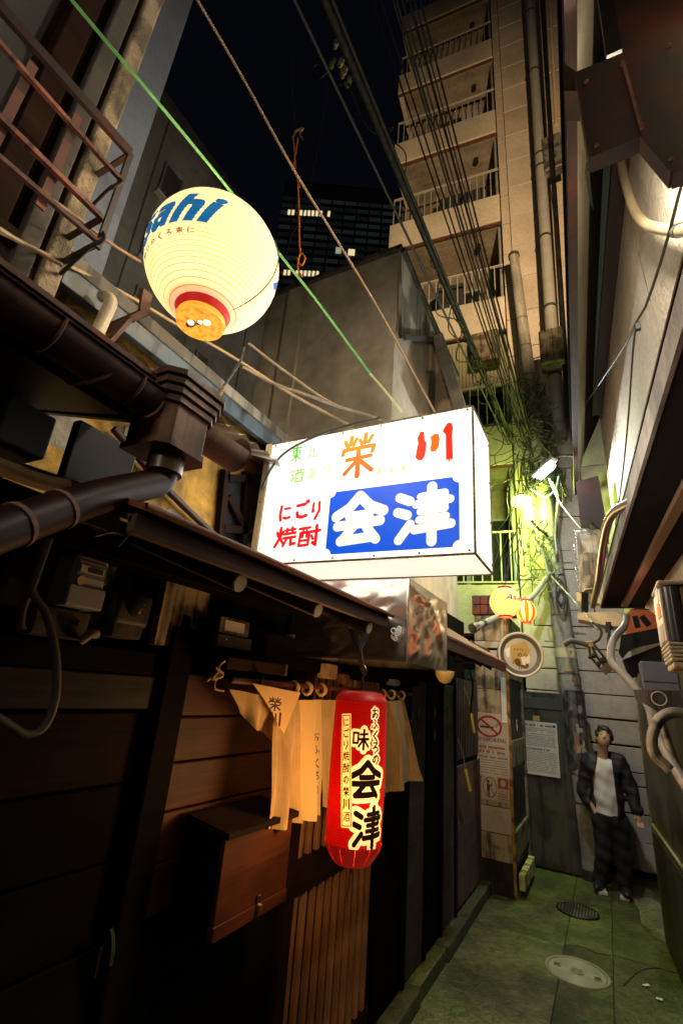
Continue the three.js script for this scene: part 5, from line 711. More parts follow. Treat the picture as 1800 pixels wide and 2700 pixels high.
{ // louvred shutter and yellow tags on the shop before the corner
  const t = thing('louvre_shutter', 'dark ribbed shutter beside the tiled corner', 'shutter'); obj('case', bx(-1.36, -1.3, 0.12, 2.0, -4.85, -5.85), mat.blackWood, t); for (let k = 0; k < 14; k++) obj('rib', rbx(-1.3, -1.275, 1.25, 1.98, -4.9 - k * 0.066, -4.94 - k * 0.066, 0.004), M(0.03, 0.028, 0.024, { roughness: 0.5 }), t); obj('lower_panel', rbx(-1.3, -1.27, 0.12, 1.2, -4.9, -5.84, 0.006), mat.soffit, t);
  for (const [u0, v0, u1, v1, lb] of [[1237, 1880, 1250, 1932, 'yellow tag hung beside the smoking ban notice'], [1222, 2030, 1240, 2085, 'slanting yellow tag hung below the ribbed shutter']]) { const g = thing('yellow_tag', lb, 'tag', 'yellow tags'), p = X(u0, v0, -1.2), q = X(u1, v1, -1.2); obj('tag', plate([p, V(p.x, p.y, p.z - 0.09), V(q.x, q.y, q.z - 0.02), V(q.x, q.y, q.z + 0.07)], V(0.006, 0, 0)), mat.yellowPlastic, g); obj('string', tube([p.clone().add(V(0, 0, -0.04)), p.clone().add(V(-0.01, 0.1, -0.03)), p.clone().add(V(-0.06, 0.25, -0.02))], 0.004, 12, 5), mat.hemp, g); }
  const w = thing('cable', 'loose cables drooping along the wall beneath the second eave', 'cable'); for (const p of [[[1235, 1690], [1290, 1720], [1270, 1745], [1200, 1745]], [[1245, 1690], [1255, 1715], [1235, 1740]], [[1238, 1770], [1246, 1810], [1240, 1880]]]) obj('cable', tube(p.map(([u, v]) => X(u, v, -1.05)), 0.01, 24, 6), mat.darkCable, w);
}
{ // round hanging sign
  const t = thing('round_sign', 'round shop sign with a cat silhouette and dark ring frame', 'sign'), c = Z(1370, 1726, -5.5), r = 0.222, dep = 0.07, yaw = 0.3;
  const map = canvas(512, 512, (g) => { g.fillStyle = '#a9aaa0'; g.fillRect(0, 0, 512, 512); g.fillStyle = '#a88c50'; g.beginPath(); g.moveTo(110, 120); g.lineTo(330, 50); g.lineTo(420, 190); g.lineTo(330, 300); g.lineTo(220, 430); g.lineTo(120, 400); g.closePath(); g.fill(); g.fillStyle = '#d8d4c8'; g.beginPath(); g.moveTo(20, 190); g.lineTo(100, 150); g.lineTo(90, 300); g.lineTo(50, 320); g.closePath(); g.fill(); g.beginPath(); g.moveTo(260, 300); g.lineTo(400, 260); g.lineTo(390, 380); g.lineTo(300, 440); g.closePath(); g.fill();
    g.fillStyle = '#5e3f1c'; g.beginPath(); g.ellipse(215, 380, 46, 62, -0.3, 0, 7); g.fill(); g.beginPath(); g.ellipse(300, 440, 62, 26, 0.2, 0, 7); g.fill(); g.beginPath(); g.arc(352, 420, 27, 0, 7); g.fill(); g.beginPath(); g.moveTo(332, 404); g.lineTo(330, 372); g.lineTo(352, 394); g.moveTo(360, 396); g.lineTo(380, 374); g.lineTo(378, 410); g.fill(); g.lineCap = g.lineJoin = 'round'; g.strokeStyle = '#5e3f1c'; g.lineWidth = 12; g.beginPath(); g.moveTo(190, 336); g.quadraticCurveTo(140, 350, 150, 410); g.moveTo(226, 430); g.lineTo(234, 478); g.moveTo(250, 440); g.lineTo(262, 474); g.stroke();
    g.strokeStyle = '#3a2614'; glyph(g, K.no, 205, 225, 84, 70); glyph(g, K.ra, 300, 215, 80, 84); g.lineWidth = 6; for (const [x, y] of [[160, 168], [200, 172], [240, 168], [280, 172]]) { g.beginPath(); g.moveTo(x, y); g.lineTo(x + 24, y + 2); g.lineTo(x + 8, y + 26); g.moveTo(x + 12, y + 10); g.lineTo(x + 26, y + 24); g.stroke(); } });
  const put = (g) => g.rotateX(Math.PI / 2).rotateY(yaw).translate(c.x, c.y, c.z);
  obj('drum', put(lathe([[r, -dep / 2], [r + 0.008, -dep / 2], [r + 0.008, dep / 2], [r, dep / 2], [r - 0.016, dep / 2], [r - 0.016, dep / 2 - 0.012]], 56)), mat.cream, t); obj('inner_ring', put(lathe([[r - 0.016, dep / 2 - 0.012], [r - 0.056, dep / 2 - 0.02]], 56)), M(0.03, 0.032, 0.032, { roughness: 0.4 }), t); obj('back', put(lathe([[0.0001, -dep / 2], [r, -dep / 2]], 56)), mat.greyMetal, t);
  const f = new THREE.CircleGeometry(r - 0.054, 56).translate(0, 0, dep / 2 - 0.021).rotateY(yaw).translate(c.x, c.y, c.z); obj('face', f, printed(map, { roughness: 0.25 }), t); obj('arm', cyl(c.clone().add(V(-r, 0.05, 0)), V(-1.2, c.y + 0.05, -5.6), 0.014), mat.blackMetal, t);
}
{ // steel fence panel and house rules poster behind the corner
  const t = thing('steel_fence', 'dark green metal fence between the tiled corner and the pole', 'fence'), z = -7.08; obj('sheet', rbx(-1.05, -0.42, 0.02, 1.95, z - 0.04, z, 0.006), M(0.05, 0.055, 0.035, { tx: 'grime', s: 1, roughness: 0.6 }), t); obj('header', rbx(-1.04, -0.5, 1.75, 1.88, z, z + 0.015, 0.004), M(0.05, 0.05, 0.045), t);
  const q = Z(1415, 1894, z); obj('header_badge', bx(q.x - 0.05, q.x + 0.03, q.y - 0.03, q.y + 0.03, z + 0.015, z + 0.02), M(0.35, 0.25, 0.08), t);
  const p = thing('rules_poster', 'white printed rules poster on the dark green panel', 'poster'), a = Z(1371, 2036, z), b = Z(1462, 1907, z), map = sheetOf(512, 768, (g) => { g.fillStyle = '#d2cac6'; g.fillRect(0, 0, 512, 768); lines(g, 70, 46, 380, 1, 40, 22, '#2c2624', 61); g.fillStyle = '#2c2624'; g.fillRect(20, 34, 36, 36); g.fillRect(456, 34, 36, 36); lines(g, 24, 100, 460, 3, 22, 7, '#5a504c', 63); lines(g, 24, 180, 460, 1, 22, 11, '#a0564a', 65); lines(g, 24, 214, 460, 7, 22, 7, '#5a504c', 67); lines(g, 90, 396, 330, 1, 22, 17, '#2c2624', 69); lines(g, 24, 440, 460, 13, 23, 6, '#6a5a56', 71); });
  obj('sheet', label2d(V(a.x, a.y, z + 0.02), V(b.x + 0.02, a.y, z + 0.02), V(a.x, b.y, z + 0.021)), printed(map), p);
}

// ---------- utility pole, lamps, arm ----------
const poleAt = (y) => V(-0.3 - 0.047 * y, y, -7.16);
{
  const t = thing('utility_pole', 'leaning concrete utility pole wrapped in cables and stickers', 'pole'); obj('shaft', cyl(poleAt(-0.03), poleAt(9.6), 0.135, 0.085, 28), mat.pole, t); obj('cap', cyl(poleAt(9.6), poleAt(9.66), 0.1, 0.1, 24), mat.greyMetal, t); obj('base_collar', cyl(poleAt(-0.02), poleAt(0.1), 0.15, 0.146, 28), M(0.08, 0.075, 0.06, { tx: 'lampGreen', s: 2 }), t);
  const band = poleAt(2.46), bm = canvas(512, 96, (g) => { g.fillStyle = '#cfc7a0'; g.fillRect(0, 0, 512, 96); g.fillStyle = '#2a2418'; g.font = 'bold 52px sans-serif'; for (const x of [30, 286]) { g.fillText('7', x, 66); g.beginPath(); g.arc(x + 90, 48, 16, 0, 7); g.fill(); } }); const bg = new THREE.CylinderGeometry(0.128, 0.1285, 0.12, 36, 1, true).translate(band.x, band.y, band.z); obj('number_band', bg, printed(bm), t);
  for (const y of [0.75, 1.05, 2.2, 2.95, 3.5, 4.05, 6.3, 6.9, 7.5, 8.1]) { const q = poleAt(y), r = mix(0.135, 0.085, y / 9.6) + 0.003; obj('strap', new THREE.CylinderGeometry(r, r, 0.02, 28, 1, true).translate(q.x, y, q.z), mat.greyMetal, t); }
  const ribbed = new THREE.CylinderGeometry(0.138, 0.14, 0.9, 28, 1, true); ribbed.translate(poleAt(1.55).x, 1.55, -7.16); obj('anti_poster_wrap', ribbed, M(0.12, 0.12, 0.12, { tx: 'grime', s: 3, roughness: 0.4 }), t);
  const cols = [[0.6, 0.57, 0.52], [0.5, 0.25, 0.2], [0.65, 0.6, 0.5], [0.1, 0.1, 0.11], [0.6, 0.55, 0.25], [0.45, 0.44, 0.45], [0.55, 0.3, 0.28]];
  for (let k = 0; k < 34; k++) { const y = 0.85 + 1.5 * hash(k, 1, 19) + (k < 6 ? 0.2 : 0), a = 0.35 + rr(-0.75, 0.75), w = 0.15 + 0.4 * hash(k, 2, 19), h = 0.03 + 0.1 * hash(k, 3, 19), q = poleAt(y), g = new THREE.CylinderGeometry(0.142 + k * 0.0002, 0.142 + k * 0.0002, h, 5, 1, true, a, w); g.translate(q.x, y, q.z); obj('sticker', g, M(...cols[k % 7], { tx: 'grime', s: 5 }), t); }
  for (let k = 0; k < 12; k++) { const y = 2.6 + k * 0.42, q = poleAt(y), s = k % 2 ? 1 : -1; obj('step_bolt', cyl(q, q.clone().add(V(s * 0.24, 0.01, 0.02)), 0.009), mat.greyMetal, t); }
  for (const [u0, v0, u1, v1] of [[1415, 905, 1470, 930]]) { const q = Z(1440, 920, -6.95); obj('transformer', rbx(q.x - 0.1, q.x + 0.25, q.y - 0.35, q.y + 0.3, q.z - 0.2, q.z + 0.12, 0.03), M(0.16, 0.15, 0.12, { tx: 'grime', s: 2 }), t); }
  // arm carrying the small lanterns
  const arm = thing('pipe_arm', 'grey pipe arm reaching from the pole across to the tiled corner', 'pipe'), a0 = Z(1448, 1512, -6.95), a1 = Z(1388, 1585, -6.4), a2 = Z(1255, 1652, -5.4); obj('pipe', tube([a0, a1, a2], 0.034, 40, 12), mat.greyPaint, arm); obj('flange', cyl(a2, a2.clone().add(a2.clone().sub(a1).normalize().multiplyScalar(0.08)), 0.055), mat.greyMetal, arm); obj('coupling', cyl(a2.clone().lerp(a1, 0.1), a2.clone().lerp(a1, 0.14), 0.042), mat.greyMetal, arm);
}
{ // white tube lamp and greenish lamp on the pole
  const t = thing('tube_lamp', 'bright white tube lamp bracketed off the brown eave board', 'lamp'), a = Z(1419, 1258, -5.2), b = Z(1451, 1228, -5.12), d = b.clone().sub(a).normalize(), m = new THREE.MeshStandardMaterial({ color: lin(0.9, 0.9, 0.9), emissive: lin(0.9, 0.97, 1), emissiveIntensity: 5 });
  obj('lens', cyl(a, b, 0.045, 0.05, 18), m, t); obj('end_cap', new THREE.SphereGeometry(0.05, 16, 12).translate(b.x, b.y, b.z), m, t); obj('housing', bar(a.clone().add(V(0, 0.055, -0.015)).addScaledVector(d, -0.06), b.clone().add(V(0, 0.055, -0.015)).addScaledVector(d, 0.06), 0.1, 0.03), mat.greyPaint, t); obj('arm', tube([b.clone().add(V(0, 0.06, -0.02)), b.clone().add(V(0.1, 0.1, 0)), V(-0.06, 4.34, -5.15)], 0.014, 20, 8), mat.greyMetal, t);
  point('tube_lamp_light', lin(0.9, 0.96, 1), 12, a.clone().lerp(b, 0.5), 2);
  const s = thing('pole_lamp', 'glaring yellow green lamp clamped to the pole', 'lamp'), q = Z(1374, 1322, -6.75), gm = new THREE.MeshStandardMaterial({ color: lin(0.9, 0.95, 0.6), emissive: lin(0.85, 1, 0.35), emissiveIntensity: 5 });
  obj('bulb', new THREE.SphereGeometry(0.115, 20, 14).scale(1.25, 0.85, 1).translate(q.x, q.y, q.z), gm, s); obj('neck', cyl(q.clone().add(V(0.1, -0.08, 0)), q.clone().add(V(0.11, -0.3, 0)), 0.05, 0.045), new THREE.MeshStandardMaterial({ color: lin(0.7, 0.75, 0.45), emissive: lin(0.85, 1, 0.4), emissiveIntensity: 1.4 }), s); obj('collar', lathe([[0.03, 0.12], [0.06, 0.11], [0.07, 0.075], [0.066, 0.07]], 24, q), M(0.4, 0.42, 0.3, { side: THREE.DoubleSide }), s); obj('arm', tube([q.clone().add(V(0.11, -0.3, 0)), q.clone().add(V(0.2, -0.4, -0.1)), poleAt(q.y - 0.45)], 0.02, 16, 8), mat.greyMetal, s);
  point('pole_lamp_light', lin(0.72, 1, 0.13), 19, q.clone().add(V(0, -0.02, 0.03)), 3);
}
{ // warm street lamp out of sight over the roof opposite; it lights the block
  const t = thing('street_lamp', 'warm sodium floodlight on a curved arm above the stucco house roof', 'street lamp'), q = V(0.95, 7.6, -2.4); obj('post', tube([V(2.6, 0.0, -2.2), V(2.6, 6, -2.2), V(2.5, 7.3, -2.25), V(1.8, 7.8, -2.35), q.clone().add(V(0.1, 0.08, 0))], 0.05, 40, 10), mat.greyMetal, t); obj('head', bar(q.clone().add(V(0.02, -0.02, 0.06)), q.clone().add(V(0.12, -0.1, 0.3)), 0.2, 0.16), mat.greyPaint, t); obj('lens', new THREE.SphereGeometry(0.09, 16, 12).scale(1.5, 0.6, 1).translate(q.x, q.y, q.z), new THREE.MeshStandardMaterial({ color: lin(0.9, 0.7, 0.4), emissive: lin(1, 0.6, 0.22), emissiveIntensity: 4 }), t);
  const sl = new THREE.SpotLight(lin(1, 0.68, 0.36), 150, 0, 0.68, 0.4); sl.position.copy(q); sl.target.position.set(-1.0, 10.7, -7.5); sl.castShadow = true; sl.shadow.radius = 4; sl.name = 'street_lamp_light'; scene.add(sl, sl.target);
}
{ // tangle of cables where the lines meet the pole
  const t = thing('cable_tangle', 'dense tangle of cables and vines around the pole below the lines', 'cables'), c0 = poleAt(5.5);
  for (let k = 0; k < 60; k++) { const y = rr(4.7, 6.5), q = poleAt(y), p = []; let a = rr(0, 6.28), r = rr(0.12, 0.3); for (let i = 0; i < 6; i++) { a += rr(0.3, 1.3); p.push(V(q.x + Math.cos(a) * r, y + rr(-0.25, 0.25), q.z + 0.1 + Math.sin(a) * r * 0.8)); } obj('cable', tube(p, rr(0.005, 0.012), 30, 5), [mat.darkCable, mat.greyCable, mat.greyCable][k % 3], t); }
  for (let k = 0; k < 26; k++) { const q = Z(rr(1385, 1445), rr(1390, 1520), -6.9), p = [q]; for (let i = 0; i < 5; i++) p.push(p[i].clone().add(V(rr(-0.1, 0.1), rr(-0.16, 0.1), rr(-0.05, 0.08)))); obj('vine', tube(p, rr(0.005, 0.011), 20, 5), mat.vine, t); }
  for (const pts of [[[1455, 1270], [1470, 1310], [1462, 1400], [1466, 1460]], [[1390, 1380], [1420, 1430], [1440, 1500], [1445, 1520]], [[1378, 1340], [1392, 1380], [1412, 1410], [1410, 1460]], [[1400, 1290], [1440, 1310], [1465, 1285], [1472, 1255]]]) obj('hose', tube(pts.map(([u, v]) => Z(u, v, -6.85)), 0.016, 30, 8), pts[0][0] === 1400 ? M(0.2, 0.32, 0.5) : mat.paleRope, t);
  for (let k = 0; k < 30; k++) { const u = rr(1290, 1400), v = mix(980, 1200, (u - 1290) / 110) + rr(-30, 90), q = Z(u, v, -6.7), p = [q]; let a = rr(0, 6.28); for (let i = 0; i < 5; i++) { a += rr(-1.2, 1.2); p.push(p[i].clone().add(V(Math.cos(a) * 0.14, Math.sin(a) * 0.16 - 0.05, rr(-0.06, 0.06)))); } obj('stray_wire', tube(p, rr(0.004, 0.008), 24, 4), mat.darkCable, t); }
  for (let k = 0; k < 9; k++) { const a = Z(rr(1340, 1400), rr(1180, 1240), -6.7), b = Z(rr(1290, 1400), rr(1480, 1560), -6.5 + rr(-0.2, 0.2)); obj('drop_wire', tube(wob(sag(a, b, rr(0, 0.15), 6), 0.05), 0.006, 30, 4), mat.darkCable, t); }
  const co = thing('cable_coil', 'coil of spare black cable hung on the pole', 'cable'), q = Z(1478, 1565, -6.9); for (let k = 0; k < 5; k++) obj('turn', new THREE.TorusGeometry(0.09 + k * 0.008, 0.008, 6, 28).scale(0.55, 1.5, 1).rotateY(0.3 + k * 0.1).translate(q.x + rr(-0.02, 0.02), q.y + rr(-0.04, 0.02), q.z + k * 0.012), mat.darkCable, co);
}

// ---------- lines overhead ----------
{
  const far = (u, v, z = -6.95) => Z(u, v, z), line = (name, label, cat, a, b, r, m, opt = {}) => { const t = thing(name, label, cat, opt.group), s = a.clone().lerp(b, -(opt.ext ?? 0.35)); obj('strand', tube(sag(s, b, opt.sag ?? 0.03, 8), r, 40, opt.rad ?? 7), m, t); return t; };
  const tk = line('overhead_line', 'thick bundled overhead cable with insulators running to the pole', 'cable', Y(858, 0, 6.9), far(1348, 1165), 0.034, M(0.05, 0.045, 0.04, { roughness: 0.6, tx: 'grime', s: 6 }), { sag: 0.02 });
  for (let k = 0; k < 13; k++) { const a = Y(858, 0, 6.9), b = far(1348, 1165), q = a.clone().lerp(b, 0.42 + k * 0.045); obj('hanger_ring', new THREE.TorusGeometry(rr(0.05, 0.1), 0.005, 5, 16).rotateY(rr(0, 3)).rotateX(rr(-0.5, 0.5)).translate(q.x, q.y - 0.05, q.z), mat.darkCable, tk); }
  { const a = Y(858, 0, 6.9), b = far(1348, 1165), at = (u, v) => onPlane(u, v, a.clone().lerp(b, 0.2), V(0, 0, 1)); for (const [u, v, h, m] of [[887, 112, 0.16, mat.white], [872, 172, 0.2, mat.pale], [905, 190, 0.14, mat.white], [918, 215, 0.12, mat.pale], [898, 165, 0.1, mat.white]]) { const p = at(u, v); obj('insulator', lathe([[0.012, -h / 2], [0.035, -h / 2 + 0.015], [0.022, -h / 4], [0.04, 0], [0.022, h / 4], [0.035, h / 2 - 0.015], [0.012, h / 2]], 14).rotateZ(-0.35).translate(p.x, p.y, p.z), m, tk); } obj('jumper', tube([[862, 175], [835, 168], [822, 190], [845, 204], [870, 185], [885, 222], [915, 220], [928, 238]].map(([u, v]) => at(u, v)), 0.012, 50, 6), mat.greyCable, tk); obj('jumper', tube([[925, 235], [948, 300], [985, 350], [1035, 335], [1022, 360], [1066, 400], [1068, 450], [1050, 490]].map(([u, v], i) => onPlane(u, v, a.clone().lerp(b, 0.2 + i * 0.035), AZ)), 0.008, 60, 6), mat.greyCable, tk); }
  const two = [[878, 0, 1355, 1170, 0.014, 6.9], [782, 0, 1340, 1172, 0.012, 6.2], [1048, 0, 1385, 1150, 0.012, 8], [1060, 0, 1390, 1155, 0.008, 8], [1080, 0, 1395, 1150, 0.014, 8.4], [1095, 0, 1400, 1160, 0.008, 8.4], [1108, 0, 1402, 1150, 0.011, 8.6], [1038, 0, 1380, 1160, 0.01, 8], [985, 0, 1370, 1150, 0.01, 9], [1005, 0, 1375, 1160, 0.01, 9]];
  const lb = ['thin overhead wire running beside the thick bundled cable', 'slack overhead wire hanging below the thick bundled cable'];
  two.forEach(([u, v, u1, v1, r, y], i) => line('overhead_wire', i < 2 ? lb[i] : 'overhead wire crossing before the apartment balconies to the pole', 'cable', Y(u, v, y), far(u1, v1), r, i > 7 ? mat.darkCable : mat.greyCable, { group: i < 2 ? undefined : 'wires crossing before the balconies', sag: 0.02 + 0.03 * (i % 3) }));
  for (let k = 0; k < 7; k++) { const a = Y(858, 0, 6.9), b = far(1348, 1165), q0 = a.clone().lerp(b, 0.45 + k * 0.07), q1 = a.clone().lerp(b, 0.58 + k * 0.06); obj('loose_loop', tube([q0, q0.clone().lerp(q1, 0.3).add(V(rr(-0.15, 0.05), -rr(0.15, 0.4), 0)), q0.clone().lerp(q1, 0.7).add(V(rr(-0.1, 0.1), -rr(0.1, 0.35), 0)), q1], 0.007, 30, 5), mat.darkCable, tk); }
  // wires across the alley near the lantern
  const gz = V(-1.06, 3.47, -0.868), g1 = Z(1060, 1098, -1.72).add(V(0, 0.02, 0)); const gr = thing('green_rope', 'green plastic rope carrying the big globe lantern', 'rope'), s0 = Y(190, 0, 3.62).lerp(gz, -0.6), mid = onPlane(745, 680, gz.clone().lerp(g1, 0.35), AZ), mid2 = onPlane(840, 800, gz.clone().lerp(g1, 0.55), AZ), mid3 = onPlane(975, 985, gz.clone().lerp(g1, 0.82), AZ); obj('rope', tube([s0, Y(190, 0, 3.62), Y(400, 250, 3.54), onPlane(598, 492, gz, AZ), mid, mid2, mid3], 0.0055, 90, 7), mat.greenRope, gr); obj('rope_end', tube([mid3, mid3.clone().lerp(g1, 0.5).add(V(0, 0.004, 0)), g1], 0.0055, 20, 7), mat.paleRope, gr);
  const near = (u, v, t, a, b) => onPlane(u, v, a.clone().lerp(b, t), AZ);
  const W = (name, label, cat, p, q, pix, r, m) => { const t = thing(name, label, cat), n = pix.length - 1; obj('strand', tube(pix.map(([u, v], i) => (i === 0 ? p : i === n ? q : near(u, v, i / n, p, q))), r, 70, 6), m, t); return t; };
  const p1 = Y(515, -10, 4.6), q1 = Z(1150, 1095, -2.0); W('brown_wire', 'long brown wire crossing the sky above the big globe lantern', 'wire', p1, q1, [[515, -10], [640, 205], [770, 440], [880, 620], [1000, 820], [1150, 1095]], 0.006, mat.brownCable);
  const p2 = X(-30, 595, -1.12), q2 = Z(925, 1128, -1.66).add(V(0, 0.01, 0)); W('hemp_rope', 'frayed hemp rope stretched behind the globe lantern to the box sign', 'rope', p2, q2, [[-30, 595], [160, 690], [330, 775], [470, 858], [620, 945], [770, 1040], [925, 1128]], 0.006, mat.hemp);
  const p3 = Z(655, 905, -1.1), q3 = Z(1005, 1112, -1.7).add(V(0, 0.01, 0)); W('hemp_rope', 'hemp cord sagging from the globe lantern to the box sign', 'rope', p3, q3, [[655, 905], [760, 985], [880, 1065], [950, 1122]], 0.005, mat.hemp); W('hemp_rope', 'knotted hemp cord resting on the top of the box sign', 'rope', Z(640, 968, -1.2), q3, [[640, 968], [720, 1010], [820, 1045], [880, 1068], [960, 1092], [1005, 1112]], 0.006, M(0.32, 0.26, 0.2, { tx: 'cloth', s: 8, roughness: 0.9 }));
  const p4 = X(0, 415, -1.12), q4 = X(370, 690, -1.2); W('brown_wire', 'brown wire tied along the foot of the window railing', 'wire', X(-20, 590, -1.1), X(165, 700, -1.14), [[-20, 590], [60, 640], [165, 700]], 0.005, mat.hemp); W('brown_wire', 'brown wire leaving the window railing towards the globe lantern', 'wire', p4, q4, [[0, 415], [100, 500], [200, 570], [290, 640], [370, 690]], 0.005, mat.brownCable);
  // orange cord
  const zc = -1.9, oc = thing('dangling_cord', 'twisted orange cord dangling from a thin wire against the night sky', 'cord'); obj('cord', tube([[772, 360], [776, 395], [778, 440], [785, 480], [788, 560], [790, 650], [795, 668]].map(([u, v]) => Z(u, v, zc)), 0.006, 50, 6), mat.orange, oc); obj('cord', tube([[785, 365], [780, 400], [774, 440], [783, 470], [791, 495]].map(([u, v]) => Z(u, v, zc + 0.02)), 0.005, 40, 6), mat.orange, oc); obj('knot', tube([[795, 668], [785, 685], [795, 700], [804, 680], [792, 668], [785, 705], [796, 730], [786, 722]].map(([u, v]) => Z(u, v, zc)), 0.006, 50, 6), mat.orange, oc); obj('frayed_end', tube([[775, 358], [780, 345], [800, 338], [790, 350], [798, 368]].map(([u, v]) => Z(u, v, zc)), 0.009, 30, 6), mat.brownCable, oc); obj('wire', tube([[774, -20], [770, 150], [770, 255], [779, 335]].map(([u, v]) => Z(u, v, zc)), 0.0045, 40, 6), mat.greyCable, oc);
  const th = thing('thin_wire', 'thin slack wire hanging down past the office tower', 'wire'); obj('strand', tube([[866, 195], [858, 270], [832, 420], [800, 560], [770, 620], [752, 680]].map(([u, v]) => Z(u, v, -2.6)), 0.005, 60, 6), mat.greyCable, th);
}
// ---------- stucco house opposite ----------
{
  const t = thing('stucco_house', 'beige stucco house with a dark shutter housing and brown eave board', 'house'), z0 = 1.4, z1 = -5.9, w = (z, y, off) => V(rwx(z, off), y, z);
  obj('upper_wall', plate([w(z0, 2.45, 0), w(z1, 2.45, 0), w(z1, 6.0, 0), w(z0, 6.0, 0)], V(0.3, 0, 0)), mat.beigeStucco, t);
  obj('hairline_joint', bar(R(1680, 660, -0.002), R(1740, 900, -0.002), 0.004, 0.003, AX), mat.greyStucco, t);
  const e0 = Y(1480, 170, 4.3), e1 = Y(1510, 1305, 4.3), s0 = e0.clone().lerp(e1, -0.65); e0.copy(s0);
  obj('eave_board', bar(s0.clone().add(V(0.035, 0.06, 0)), e1.clone().add(V(0.035, 0.06, 0)), 0.045, 0.13), mat.brownMetal, t);
  const zz = e1.z + 0.05; obj('soffit', plate([V(s0.x + 0.06, 4.42, s0.z), V(e1.x + 0.06, 4.42, zz), w(zz, 5.6, 0), w(s0.z, 5.6, 0)], V(0, 0.03, 0)), M(0.34, 0.31, 0.24, { tx: 'plaster', s: 0.8 }), t);
  obj('roof', plate([V(s0.x + 0.0, 4.47, s0.z), V(e1.x + 0.0, 4.47, zz - 0.05), w(zz - 0.05, 6.6, 0.6), w(s0.z, 6.6, 0.6)], V(0, 0.05, 0)), mat.blackMetal, t);
  const sh = part('shutter_housing', t), a = 2.2, b = -5.6; obj('box', plate([w(a, 5.05, -0.1), w(b, 5.05, -0.1), w(b, 5.05, -0.001), w(a, 5.05, -0.001)], V(0, 0.45, 0)), M(0.03, 0.022, 0.02, { roughness: 0.5 }), sh); obj('green_track', plate([w(a, 5.06, -0.16), w(b - 0.05, 5.06, -0.16), w(b - 0.05, 5.06, -0.105), w(a, 5.06, -0.105)], V(0, 0.4, 0)), mat.greenFrame, sh);
  obj('strut', bar(w(-2.2, 4.7, -0.3), w(-3.4, 5.3, -0.14), 0.05, 0.05), mat.greenFrame, t);
  obj('end_hood', plate([[1517, 1270], [1576, 1254], [1604, 1416], [1560, 1375], [1528, 1372]].map(([u, v]) => Z(u, v, -5.2)), V(0, 0, -0.25)), mat.brownMetal, t);
  obj('end_louvre', plate([[1553, 1374], [1580, 1372], [1584, 1396], [1553, 1394]].map(([u, v]) => Z(u, v, -5.3)), V(0, 0, -0.1)), M(0.2, 0.26, 0.22), t);
  // lower awning
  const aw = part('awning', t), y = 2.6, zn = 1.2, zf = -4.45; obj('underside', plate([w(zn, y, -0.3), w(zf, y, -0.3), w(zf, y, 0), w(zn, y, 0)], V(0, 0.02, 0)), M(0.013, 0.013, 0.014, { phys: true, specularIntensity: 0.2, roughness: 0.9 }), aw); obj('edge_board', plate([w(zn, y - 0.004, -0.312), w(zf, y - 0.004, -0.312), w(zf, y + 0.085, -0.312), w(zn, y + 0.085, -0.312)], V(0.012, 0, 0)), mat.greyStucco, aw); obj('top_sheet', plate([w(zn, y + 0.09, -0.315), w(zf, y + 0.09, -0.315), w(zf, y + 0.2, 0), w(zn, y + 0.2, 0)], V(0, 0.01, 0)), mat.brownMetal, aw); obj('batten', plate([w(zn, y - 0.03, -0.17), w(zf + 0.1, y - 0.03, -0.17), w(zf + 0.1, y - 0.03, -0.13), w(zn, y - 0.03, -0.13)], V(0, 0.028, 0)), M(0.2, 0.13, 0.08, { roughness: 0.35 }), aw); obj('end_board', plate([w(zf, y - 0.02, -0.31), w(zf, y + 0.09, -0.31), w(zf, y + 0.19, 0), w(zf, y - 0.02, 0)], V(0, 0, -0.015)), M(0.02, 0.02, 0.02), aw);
  obj('gutter_rail', tube([w(-2.2, y + 0.04, -0.29), w(-2.5, y + 0.09, -0.345), w(-2.9, y + 0.08, -0.36), w(-3.6, y + 0.02, -0.36), w(-4.35, y - 0.02, -0.37)], 0.022, 40, 10), M(0.16, 0.1, 0.08, { metalness: 0.6, roughness: 0.3 }), aw);
  // lower wall: dark steel cladding
  const lw = thing('steel_clad_wall', 'dark brown steel-clad ground floor wall below the black awning', 'wall'), mb = M(0.075, 0.06, 0.05, { tx: 'grime', s: 0.9, roughness: 0.42 });
  for (let k = 0; k < 7; k++) { const za = 1.4 - k * 1.021, zb = za - 1.015; obj('cladding_panel', plate([w(za, 0.02, 0), w(zb, 0.02, 0), w(zb, 2.44, 0), w(za, 2.44, 0)], V(0.2, 0, 0)), mb, lw); }
  obj('edge_strip', bar(w(-5.76, 0.02, -0.006), w(-5.76, 2.2, -0.006), 0.02, 0.02), mat.chrome, lw); const r0 = R(1715, 2165), r1 = R(1800, 2290); obj('rail', bar(w(1.0, r0.y, -0.01), w(-5.7, r0.y, -0.01), 0.015, 0.018), M(0.3, 0.26, 0.2, { roughness: 0.4 }), lw); obj('plinth', plate([w(1.4, 0.02, -0.015), w(-5.75, 0.02, -0.015), w(-5.75, r0.y - 0.05, -0.015), w(1.4, r0.y - 0.05, -0.015)], V(0.014, 0, 0)), M(0.04, 0.036, 0.03, { roughness: 0.5, tx: 'grime', s: 1 }), lw);
}
